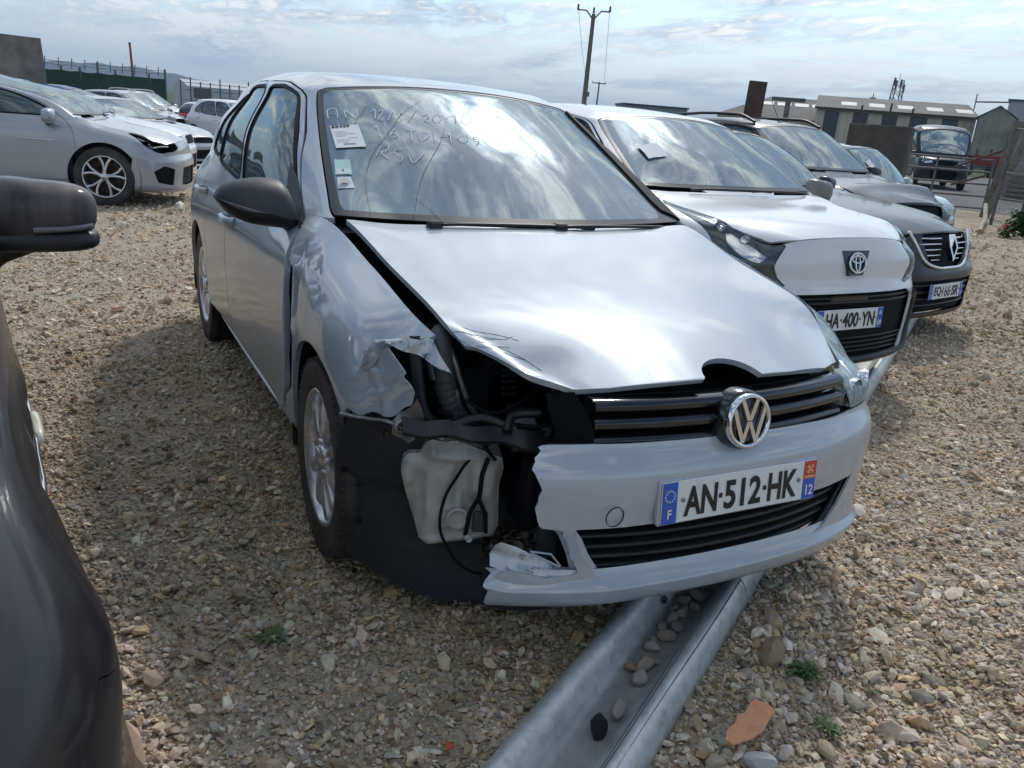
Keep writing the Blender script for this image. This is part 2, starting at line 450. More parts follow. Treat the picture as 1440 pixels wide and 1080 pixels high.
# ------------------------------------------------------------------ ground, gravel, far land
def smooth(t): t = np.clip(t, 0, 1); return t * t * (3 - 2 * t)
def ground_h(x, y):
    x = np.asarray(x, float); y = np.asarray(y, float)
    return -.45 * smooth((y - 8) / 18) * smooth((9 - x + (y - 8) * .25) / 5)
STONES = [(.56, .475, .365), (.64, .52, .365), (.45, .33, .215), (.74, .65, .52), (.42, .385, .315), (.59, .42, .25), (.67, .59, .475), (.32, .255, .185)]
def make_ground():
    # one sheet: fine where the yard is seen close up, coarse out to the horizon
    def axis(c, a): 
        t = np.concatenate([-np.geomspace(9000, 14, 16), np.linspace(-12, 40, 53) , np.geomspace(44, 9000, 16)])
        return t
    xs = axis(0, 0); ys = axis(0, 0)
    X, Y = np.meshgrid(xs, ys, indexing='ij'); Z = ground_h(X, Y)
    o = MB().grid(np.stack([X, Y, Z], -1), True, flip=True)
    m = bpy.data.materials.new('gravel_ground'); m.use_nodes = True
    nt = m.node_tree; b = nt.nodes['Principled BSDF']; L = nt.links.new; N = nt.nodes.new
    b.inputs['Roughness'].default_value = .9; b.inputs['Specular IOR Level'].default_value = .25
    tc = N('ShaderNodeTexCoord')
    def vor(scale):
        v = N('ShaderNodeTexVoronoi'); v.inputs['Scale'].default_value = scale; L(tc.outputs['Object'], v.inputs['Vector']); return v
    def noise(scale, det=6, rough=.6):
        n = N('ShaderNodeTexNoise'); n.inputs['Scale'].default_value = scale; n.inputs['Detail'].default_value = det; n.inputs['Roughness'].default_value = rough; L(tc.outputs['Object'], n.inputs['Vector']); return n
    v1 = vor(38); v2 = vor(75)
    def ramp(src, cols):
        r = N('ShaderNodeValToRGB'); r.color_ramp.interpolation = 'CONSTANT'
        el = r.color_ramp.elements
        for i, c in enumerate(cols):
            e = el[i] if i < 2 else el.new(0)
            e.position = i / len(cols); e.color = (*c, 1)
        L(src, r.inputs[0]); return r.outputs[0]
    sx = N('ShaderNodeSeparateXYZ'); L(v1.outputs['Color'], sx.inputs[0]); sx2 = N('ShaderNodeSeparateXYZ'); L(v2.outputs['Color'], sx2.inputs[0])
    c1 = ramp(sx.outputs[0], STONES); c2 = ramp(sx2.outputs[0], [(.43, .34, .235), (.32, .245, .165), (.50, .40, .285), (.25, .19, .13), (.55, .47, .355)])
    nA = noise(3.5); rA = N('ShaderNodeMapRange'); L(nA.outputs['Fac'], rA.inputs[0]); rA.inputs[1].default_value = .40; rA.inputs[2].default_value = .62
    mx = N('ShaderNodeMix'); mx.data_type = 'RGBA'; L(rA.outputs[0], mx.inputs[0]); L(c2, mx.inputs[6]); L(c1, mx.inputs[7])
    nB = noise(.45, 5); rB = N('ShaderNodeMapRange'); L(nB.outputs['Fac'], rB.inputs[0]); rB.inputs[1].default_value = .42; rB.inputs[2].default_value = .68; rB.inputs[4].default_value = .35
    m2 = N('ShaderNodeMix'); m2.data_type = 'RGBA'; L(rB.outputs[0], m2.inputs[0]); L(mx.outputs[2], m2.inputs[6]); m2.inputs[7].default_value = (.29, .22, .145, 1)
    # compacted sandy track up the middle of the yard, fields beyond the fence
    geo = N('ShaderNodeSeparateXYZ'); L(tc.outputs['Object'], geo.inputs[0])
    ty = N('ShaderNodeMapRange'); ty.interpolation_type = 'SMOOTHSTEP'; L(geo.outputs[1], ty.inputs[0]); ty.inputs[1].default_value = 1.5; ty.inputs[2].default_value = 6.5; ty.inputs[4].default_value = .75
    tx = N('ShaderNodeMapRange'); tx.interpolation_type = 'SMOOTHSTEP'; L(geo.outputs[0], tx.inputs[0]); tx.inputs[1].default_value = 3.5; tx.inputs[2].default_value = .5
    tm = N('ShaderNodeMath'); tm.operation = 'MULTIPLY'; L(ty.outputs[0], tm.inputs[0]); L(tx.outputs[0], tm.inputs[1])
    nC = noise(9, 8, .7); rC = N('ShaderNodeMapRange'); L(nC.outputs['Fac'], rC.inputs[0]); rC.inputs[1].default_value = .3; rC.inputs[2].default_value = .7; rC.inputs[3].default_value = .75; rC.inputs[4].default_value = 1.2
    sd = N('ShaderNodeVectorMath'); sd.operation = 'SCALE'; sd.inputs[0].default_value = (.50, .415, .31); L(rC.outputs[0], sd.inputs['Scale'])
    m3 = N('ShaderNodeMix'); m3.data_type = 'RGBA'; L(tm.outputs[0], m3.inputs[0]); L(m2.outputs[2], m3.inputs[6]); L(sd.outputs[0], m3.inputs[7])
    ds = N('ShaderNodeVectorMath'); ds.operation = 'LENGTH'; L(tc.outputs['Object'], ds.inputs[0])
    fd = N('ShaderNodeMapRange'); L(ds.outputs['Value'], fd.inputs[0]); fd.inputs[1].default_value = 45; fd.inputs[2].default_value = 60
    m4 = N('ShaderNodeMix'); m4.data_type = 'RGBA'; L(fd.outputs[0], m4.inputs[0]); L(m3.outputs[2], m4.inputs[6]); m4.inputs[7].default_value = (.075, .10, .035, 1)
    L(m4.outputs[2], b.inputs['Base Color'])
    hh = N('ShaderNodeMath'); hh.operation = 'MULTIPLY_ADD'; L(v1.outputs['Distance'], hh.inputs[0]); hh.inputs[1].default_value = -1.0; L(v2.outputs['Distance'], hh.inputs[2])
    bp = N('ShaderNodeBump'); bp.inputs['Strength'].default_value = .9; bp.inputs['Distance'].default_value = .02; L(hh.outputs[0], bp.inputs['Height']); L(bp.outputs[0], b.inputs['Normal'])
    tag(o.build('ground', m), kind='structure')

def stone_mesh(seed, flat=.6, sub=1):
    r = np.random.default_rng(seed)
    import bmesh
    bm = bmesh.new(); bmesh.ops.create_icosphere(bm, subdivisions=sub, radius=1)
    pl = [(v / np.linalg.norm(v), r.uniform(.45, .85)) for v in r.normal(size=(9, 3))]
    for v in bm.verts:
        p = np.array(v.co)
        for n, d in pl:
            k = p @ n
            if k > d: p = p - n * (k - d)
        v.co = p * (1, r.uniform(.65, .9) if False else .78, flat)
    me = bpy.data.meshes.new('stone'); bm.to_mesh(me); bm.free()
    return me

def stone_mat():
    m = bpy.data.materials.new('gravel_stone'); m.use_nodes = True
    nt = m.node_tree; b = nt.nodes['Principled BSDF']; L = nt.links.new; N = nt.nodes.new
    at = N('ShaderNodeAttribute'); at.attribute_type = 'INSTANCER'; at.attribute_name = 'tint'
    tc = N('ShaderNodeTexCoord'); n = N('ShaderNodeTexNoise'); n.inputs['Scale'].default_value = 1.6; n.inputs['Detail'].default_value = 6; L(tc.outputs['Object'], n.inputs['Vector'])
    r = N('ShaderNodeMapRange'); L(n.outputs['Fac'], r.inputs[0]); r.inputs[1].default_value = .3; r.inputs[2].default_value = .7; r.inputs[3].default_value = .72; r.inputs[4].default_value = 1.2
    s = N('ShaderNodeVectorMath'); s.operation = 'SCALE'; L(at.outputs['Color'], s.inputs[0]); L(r.outputs[0], s.inputs['Scale']); L(s.outputs[0], b.inputs['Base Color'])
    b.inputs['Roughness'].default_value = .85; b.inputs['Specular IOR Level'].default_value = .3
    return m

def in_view(x, y, z, mar=.06):
    R_ = np.array([[_r.x, _r.y, _r.z], [_u.x, _u.y, _u.z], [_f.x, _f.y, _f.z]])
    c = (np.stack([x, y, z], -1) - np.array(CAM_POS)) @ R_.T
    u = c[..., 0] / c[..., 2] * CAM_F; v = c[..., 1] / c[..., 2] * CAM_F
    return (c[..., 2] > .1) & (np.abs(u) < .5 + mar) & (np.abs(v) < .375 + mar), c[..., 2]

def make_gravel(rail_far):
    r = np.random.default_rng(11)
    P = []; Sx = []
    # density falls off with distance; kept well beyond the frame's edge so the yard reads the same from a step aside
    rings = [(0, 2.3, 11500, .0065), (2.3, 3.4, 8200, .0070), (3.4, 5.0, 4800, .0077), (5.0, 8.0, 2300, .0090), (8.0, 12.0, 600, .0135), (12.0, 18.0, 160, .017)]
    cx, cy = CAM_POS[0], CAM_POS[1]
    for d0, d1, dens, sz in rings:
        n = int(dens * (2 * d1) ** 2)
        x = r.uniform(cx - d1, cx + d1, n); y = r.uniform(cy - d1, cy + d1, n)
        d = np.hypot(x - cx, y - cy); k = (d >= d0) & (d < d1)
        ok, dep = in_view(x, y, 0 * x, .22); k &= ok
        k &= ~((x > -.66) & (x < .66) & (y > .45) & (y < 3.0))          # under the car
        # patches: stone-rich and stone-poor
        w = np.sin(x * 2.1 + 1.3 * np.sin(y * 1.7)) * np.sin(y * 2.6 + 1.1 * np.sin(x * 1.4)) * .5 + .5
        k &= r.uniform(size=n) < (.40 + .60 * w) * (1 - .40 * smooth((y - 1.2) / 3.5) * smooth((.6 - x) / 2.0))
        x, y = x[k], y[k]
        s = sz * np.exp(r.normal(0, .50, len(x)))
        # coarser stones beside the rail
        side = (x - .42) * -.536 + (y + .60) * .844
        s = s * np.where((side < -.1) & (side > -.9) & (x < 1.2), 1.25, 1.0)
        P.append(np.stack([x, y, ground_h(x, y)], -1)); Sx.append(s)
    P = np.concatenate(P); S_ = np.concatenate(Sx)
    k = rail_far(P[:, 0], P[:, 1]); P, S_ = P[k], S_[k]
    n = len(P); P[:, 2] += S_ * r.uniform(-.15, .75, n)
    cols = np.array(STONES)[r.choice(len(STONES), n, p=[.20, .19, .13, .10, .12, .09, .12, .05])] * np.exp(r.normal(0, .16, (n, 1))) * np.exp(r.normal(0, .03, (n, 3)))
    pt = np.zeros(n)                                    # damp, mossy and oily patches in the stones
    for x_, y_, s_ in ((-1.12, -.28, .22), (-.95, .35, .30), (-1.25, .95, .25), (-.62, -.62, .28), (-.2, -.75, .30), (.55, -1.2, .16), (-1.0, 1.9, .35), (3.2, .35, .45), (5.2, 1.6, .5)):
        pt = np.maximum(pt, np.exp(-(((P[:, 0] - x_) ** 2 + (P[:, 1] - y_) ** 2) / (2 * s_ * s_))) * (.6 + .4 * np.sin(P[:, 0] * 23 + 2 * np.sin(P[:, 1] * 19))))
    cols *= 1 - pt[:, None] * np.array([.42, .42, .52])
    me = bpy.data.meshes.new('gravel'); me.vertices.add(n); me.vertices.foreach_set('co', P.ravel())
    def attr(nm, ty, a):
        q = me.attributes.new(nm, ty, 'POINT'); q.data.foreach_set('color' if ty == 'FLOAT_COLOR' else ('vector' if ty == 'FLOAT_VECTOR' else 'value'), a.ravel())
    attr('tint', 'FLOAT_COLOR', np.concatenate([cols, np.ones((n, 1))], 1).astype(np.float32))
    rt = np.stack([r.normal(0, .45, n), r.normal(0, .45, n), r.uniform(0, 6.28, n)], -1).astype(np.float32)
    attr('rot', 'FLOAT_VECTOR', rt)
    sc = (S_[:, None] * np.exp(r.normal(0, .18, (n, 3))) * (1.15, 1.0, .9)).astype(np.float32); attr('scl', 'FLOAT_VECTOR', sc)
    attr('pick', 'INT', r.integers(0, 14, n).astype(np.int32))
    o = link('gravel', me); tag(o, kind='stuff'); tag(o, 'loose grey and tan gravel stones covering the yard', 'gravel')
    sm = stone_mat(); col = bpy.data.collections.new('stone_shapes')
    for i in range(14):
        sme = stone_mesh(100 + i, (.45, .62, .80, .52, .38)[i % 5]); sme.materials.append(sm)
        so_ = bpy.data.objects.new('stone_shape', sme); col.objects.link(so_)
    ng = bpy.data.node_groups.new('scatter_stones', 'GeometryNodeTree')
    ng.interface.new_socket('Geometry', in_out='INPUT', socket_type='NodeSocketGeometry'); ng.interface.new_socket('Geometry', in_out='OUTPUT', socket_type='NodeSocketGeometry')
    N = ng.nodes.new; L = ng.links.new
    gi, go = N('NodeGroupInput'), N('NodeGroupOutput')
    mp = N('GeometryNodeMeshToPoints'); L(gi.outputs[0], mp.inputs['Mesh'])
    ci = N('GeometryNodeCollectionInfo'); ci.inputs['Collection'].default_value = col; ci.inputs['Separate Children'].default_value = True; ci.inputs['Reset Children'].default_value = True
    ip = N('GeometryNodeInstanceOnPoints'); L(mp.outputs[0], ip.inputs['Points']); L(ci.outputs[0], ip.inputs['Instance']); ip.inputs['Pick Instance'].default_value = True
    def na(nm, ty):
        q = N('GeometryNodeInputNamedAttribute'); q.data_type = ty; q.inputs['Name'].default_value = nm; return q.outputs['Attribute']
    L(na('pick', 'INT'), ip.inputs['Instance Index']); L(na('scl', 'FLOAT_VECTOR'), ip.inputs['Scale'])
    er = N('FunctionNodeEulerToRotation'); L(na('rot', 'FLOAT_VECTOR'), er.inputs[0]); L(er.outputs[0], ip.inputs['Rotation'])
    L(ip.outputs[0], go.inputs[0])
    md = o.modifiers.new('scatter', 'NODES'); md.node_group = ng
    print('gravel stones', n)
make_ground()

def at(az, d, z=None):
    a = rad(az); x, y = CAM_POS[0] + d * math.sin(a), CAM_POS[1] + d * math.cos(a)
    return np.array([x, y, float(ground_h(x, y)) if z is None else z])
def el_z(el, d): return CAM_POS[2] + d * math.tan(rad(el))

# ------------------------------------------------------------------ guard rail lying along the noses of the cars
GALV = bpy.data.materials.new('galvanised_steel'); GALV.use_nodes = True
def _galv():
    nt = GALV.node_tree; b = nt.nodes['Principled BSDF']; L = nt.links.new; N = nt.nodes.new
    tc = N('ShaderNodeTexCoord'); v = N('ShaderNodeTexVoronoi'); v.inputs['Scale'].default_value = 42; L(tc.outputs['Object'], v.inputs['Vector'])
    n = N('ShaderNodeTexNoise'); n.inputs['Scale'].default_value = 5; n.inputs['Detail'].default_value = 9; n.inputs['Roughness'].default_value = .7; L(tc.outputs['Object'], n.inputs['Vector'])
    mp = N('ShaderNodeMapping'); mp.inputs['Scale'].default_value = (3, 40, 40); L(tc.outputs['Object'], mp.inputs[0])
    n2 = N('ShaderNodeTexNoise'); n2.inputs['Scale'].default_value = 1; n2.inputs['Detail'].default_value = 5; L(mp.outputs[0], n2.inputs['Vector'])
    s = N('ShaderNodeSeparateXYZ'); L(v.outputs['Color'], s.inputs[0])
    a = N('ShaderNodeMath'); a.operation = 'MULTIPLY_ADD'; L(s.outputs[0], a.inputs[0]); a.inputs[1].default_value = .30; L(n.outputs['Fac'], a.inputs[2])
    a2 = N('ShaderNodeMath'); a2.operation = 'MULTIPLY_ADD'; L(n2.outputs['Fac'], a2.inputs[0]); a2.inputs[1].default_value = .5; L(a.outputs[0], a2.inputs[2])
    r = N('ShaderNodeValToRGB'); r.color_ramp.elements[0].position = .50; r.color_ramp.elements[0].color = (.35, .36, .345, 1); r.color_ramp.elements[1].position = 1.15 if False else 1.0; r.color_ramp.elements[1].color = (.60, .615, .595, 1)
    L(a2.outputs[0], r.inputs[0])
    # soil washed into the trough
    geo = N('ShaderNodeSeparateXYZ'); L(tc.outputs['Object'], geo.inputs[0])
    t = N('ShaderNodeMapRange'); L(geo.outputs[2], t.inputs[0]); t.inputs[1].default_value = .030; t.inputs[2].default_value = .008
    tm = N('ShaderNodeMath'); tm.operation = 'MULTIPLY'; L(t.outputs[0], tm.inputs[0]); L(n.outputs['Fac'], tm.inputs[1])
    m = N('ShaderNodeMix'); m.data_type = 'RGBA'; L(tm.outputs[0], m.inputs[0]); L(r.outputs[0], m.inputs[6]); m.inputs[7].default_value = (.20, .18, .15, 1)
    L(m.outputs[2], b.inputs['Base Color']); b.inputs['Metallic'].default_value = .45; b.inputs['Roughness'].default_value = .45
    bp = N('ShaderNodeBump'); bp.inputs['Strength'].default_value = .12; bp.inputs['Distance'].default_value = .003; L(a2.outputs[0], bp.inputs['Height']); L(bp.outputs[0], b.inputs['Normal'])
_galv()
RD = np.array([.844, .536]); RN_ = np.array([-.536, .844])
RAIL0 = np.array([-.42, -1.19]) + RN_ * .157           # centre line origin
RAILW = .93
RAILP = [(-.160, .004), (-.158, .012), (-.152, .036), (-.138, .064), (-.122, .078), (-.106, .080), (-.090, .070), (-.066, .036), (-.050, .017), (-.034, .010), (.034, .010), (.050, .017), (.066, .036), (.090, .070), (.106, .080), (.122, .078), (.138, .064), (.152, .036), (.158, .012), (.160, .004)]
def rail_beam(t0, t1, label, lift=0.0, bend=0.0, dent=None):
    ts = np.linspace(t0, t1, int((t1 - t0) * 14) + 2); prof = spline([(a * RAILW, b, 0) for a, b in RAILP], 3)
    rows = []
    for t in ts:
        c = RAIL0 + RD * t
        k = 1 + (.02 * math.sin(t * 3.1) + .015 * math.sin(t * 7.7))
        rows.append([(c[0] + RN_[0] * -a, c[1] + RN_[1] * -a, b * k + lift + .004 * math.sin(t * 2.3 + a * 9)) for a, b, _ in prof])
    P = np.array(rows)
    o = two_sided_rail(P)
    ob = o.build('guard_rail_beam', GALV); tag(ob, label, 'guard rail', 'guard rail laid along the car noses')
    for a_, z_ in ((-.082, .0722), (-.091, .0795), (-.117, .0765)):
        pts = [(RAIL0 + RD * t + RN_ * (a_ + .003 * math.sin(t * 5 + a_ * 90))) for t in np.arange(t0 + .02, t1 - .02, .08)]
        MB().tube([(p[0], p[1], z_ * (1 + .02 * math.sin(t0 + .02 + .08 * i * 1.0) * 0 + (.02 * math.sin((t0 + .02 + .08 * i) * 3.1) + .015 * math.sin((t0 + .02 + .08 * i) * 7.7))) + lift + .004 * math.sin((t0 + .02 + .08 * i) * 2.3 - a_ * 9)) for i, p in enumerate(pts)], .0013, 4).build('scratch_line', mat('rail_groove', (.10, .11, .11), .6), ob)
    # slots punched in the left ridge
    for t in (t0 + .22, t1 - .245):
        c = RAIL0 + RD * t + RN_ * .056
        h = MB().lathe([(.014, .004), (.0005, .0045)], 14, 'z').build('bolt_hole', INK, ob); h.location = (c[0], c[1], .034 + lift); h.rotation_euler = Vector((-RN_[0] * .77, -RN_[1] * .77, .64)).to_track_quat('Z', 'Y').to_euler()
        h.scale = (1.3, .8, 1)
    return ob
def two_sided_rail(P):
    b = MB(); b.grid(P, True); Q = P.copy(); Q[..., 2] -= .004; b.grid(Q, True, flip=True)
    a, c = P.shape[:2]
    for i in (0, a - 1): b.add(np.concatenate([P[i], Q[i]]), [(j, j + 1, c + j + 1, c + j) for j in range(c - 1)])
    return b
rail_beam(-1.3, .86, 'galvanised guard rail section running out under the bumper to the frame edge')
rail_beam(.80, 5.1, 'galvanised guard rail section under the silver and white car noses', lift=.006)
rail_beam(5.04, 9.4, 'galvanised guard rail section in front of the dark grey hatchback', lift=.010)
def rail_far(x, y):
    a = (x - RAIL0[0]) * RN_[0] + (y - RAIL0[1]) * RN_[1]
    return ~((np.abs(a) < .150) & (x > -2) & (x < 9))
make_gravel(rail_far)
# ------------------------------------------------------------------ car body shell (hatchback reference shape, warped for every other car)
# frame: x to the car's left, y backwards from the front axle, z up.  Half shell as control columns from front centre round to rear centre.
def side_col(y, prof, dy=None):
    return [(x, y + (dy[i] if dy else 0), z) for i, (x, z) in enumerate(prof)]
_fz = [.185, .20, .245, .33, .43, .553, .618, .68]
_fy = [-.76, -.862, -.872, -.872, -.882, -.884, -.846, -.836]
def front_col(x, ys, top, bow):
    return [(x * (1 if i > 1 else .97), _fy[i] * ys + bow[i], _fz[i]) for i in range(8)] + [top]
LOW = [
    front_col(0.0, 1, (0.0, -.806, .768), [0] * 8),
    front_col(.20, 1, (.20, -.797, .764), [.006] * 8),
    front_col(.40, 1, (.385, -.757, .748), [.03, .03, .03, .032, .032, .032, .033, .035]),
    front_col(.62, 1, (.535, -.675, .727), [.12, .115, .11, .115, .118, .12, .125, .115]),
    [(.735, -.50, .19), (.765, -.545, .205), (.782, -.56, .25), (.786, -.565, .34), (.793, -.575, .44), (.788, -.57, .545), (.778, -.56, .60), (.738, -.545, .69), (.640, -.49, .776)],
    side_col(-.36, [(.73, .19), (.79, .205), (.838, .25), (.850, .34), (.860, .44), (.865, .545), (.862, .62), (.825, .748), (.700, .834)]),
    side_col(0, [(.76, .19), (.83, .22), (.872, .27), (.884, .36), (.887, .47), (.888, .58), (.886, .70), (.846, .843), (.715, .910)]),
    side_col(.42, [(.73, .215), (.82, .24), (.864, .282), (.878, .36), (.886, .48), (.889, .60), (.889, .73), (.868, .882), (.752, .993)]),
    side_col(.75, [(.72, .225), (.81, .245), (.856, .285), (.873, .36), (.883, .48), (.889, .60), (.888, .73), (.876, .84), (.838, .955)]),
    side_col(1.25, [(.72, .225), (.81, .245), (.856, .285), (.873, .36), (.883, .48), (.889, .60), (.889, .73), (.878, .84), (.845, .962)]),
    side_col(1.9, [(.72, .225), (.81, .245), (.856, .285), (.873, .36), (.883, .48), (.889, .60), (.889, .74), (.878, .85), (.838, .985)]),
    side_col(2.25, [(.73, .22), (.81, .24), (.866, .282), (.880, .36), (.887, .48), (.889, .61), (.888, .75), (.872, .86), (.822, 1.000)]),
    side_col(2.578, [(.74, .19), (.82, .22), (.872, .27), (.884, .36), (.888, .48), (.888, .62), (.884, .76), (.862, .88), (.798, 1.015)]),
    side_col(2.95, [(.70, .20), (.79, .23), (.845, .28), (.862, .37), (.868, .49), (.868, .63), (.860, .77), (.828, .90), (.745, 1.03)]),
    [(.62, 3.10, .22), (.70, 3.16, .24), (.765, 3.18, .29), (.785, 3.19, .38), (.79, 3.195, .50), (.785, 3.19, .64), (.765, 3.175, .78), (.735, 3.15, .91), (.67, 3.06, 1.04)],
    [(.45, 3.17, .22), (.50, 3.25, .24), (.53, 3.285, .29), (.54, 3.30, .38), (.54, 3.305, .50), (.54, 3.30, .64), (.53, 3.285, .78), (.52, 3.25, .91), (.48, 3.15, 1.045)],
    [(.22, 3.19, .22), (.25, 3.27, .24), (.26, 3.31, .29), (.26, 3.32, .38), (.26, 3.325, .50), (.26, 3.32, .64), (.26, 3.305, .78), (.26, 3.27, .91), (.24, 3.185, 1.05)],
    [(0, 3.20, .22), (0, 3.28, .24), (0, 3.318, .29), (0, 3.328, .38), (0, 3.333, .50), (0, 3.328, .64), (0, 3.313, .78), (0, 3.28, .91), (0, 3.195, 1.05)],
]
# greenhouse columns: base is LOW's top line from column 7 on; windscreen columns in front of it
COWL = [(0, .265, .987), (.25, .285, .988), (.50, .335, .989)]
GH = [  # mid, window top, rail, roof edge
    [(0, 0.68, 1.241), (0, 1.02, 1.414), (0, 1.1, 1.447), (0, 1.19, 1.463)],
    [(0.235, 0.695, 1.238), (0.215, 1.03, 1.41), (0.205, 1.107, 1.443), (0.19, 1.195, 1.46)],
    [(0.465, 0.745, 1.228), (0.415, 1.06, 1.396), (0.395, 1.128, 1.429), (0.36, 1.21, 1.451)],
    [(0.68, 0.83, 1.21), (0.616, 1.125, 1.368), (0.59, 1.185, 1.407), (0.502, 1.26, 1.445)],
    [(0.754, 1.03, 1.225), (0.662, 1.3, 1.36), (0.627, 1.34, 1.413), (0.512, 1.37, 1.461)],
    [(0.78, 1.4, 1.205), (0.68, 1.57, 1.364), (0.64, 1.6, 1.425), (0.517, 1.62, 1.476)],
    [(0.777, 1.93, 1.21), (0.677, 1.98, 1.362), (0.637, 2.0, 1.425), (0.517, 2.0, 1.476)],
    [(0.75, 2.25, 1.217), (0.654, 2.25, 1.355), (0.614, 2.27, 1.42), (0.499, 2.27, 1.469)],
    [(0.726, 2.56, 1.217), (0.637, 2.52, 1.34), (0.599, 2.52, 1.404), (0.487, 2.5, 1.454)],
    [(0.682, 2.9, 1.217), (0.607, 2.8, 1.325), (0.572, 2.77, 1.38), (0.467, 2.73, 1.429)],
    [(0.6, 3.0, 1.22), (0.53, 2.9, 1.334), (0.5, 2.86, 1.379), (0.42, 2.8, 1.424)],
    [(0.43, 3.06, 1.23), (0.38, 2.95, 1.344), (0.36, 2.91, 1.385), (0.31, 2.83, 1.424)],
    [(0.22, 3.085, 1.235), (0.195, 2.965, 1.349), (0.185, 2.93, 1.389), (0.16, 2.84, 1.427)],
    [(0, 3.09, 1.235), (0, 2.97, 1.349), (0, 2.935, 1.389), (0, 2.84, 1.427)],
]
HOODC = {4: (-.56, .845), 5: (-.33, .888), 6: (-.03, .931), 7: (.265, .987)}     # centre line of the bonnet at the columns of its edge
ROOFC = {3: (1.19, 1.463), 4: (1.36, 1.476), 5: (1.62, 1.496), 6: (2.0, 1.498), 7: (2.27, 1.49), 8: (2.5, 1.474), 9: (2.7, 1.448), 10: (2.84, 1.426)}

def mirror_grid(P):
    """P[c][l] with column 0 on the centre line -> both sides"""
    Q = P[::-1].copy(); Q[..., 0] *= -1
    return np.concatenate([Q[:-1], P])

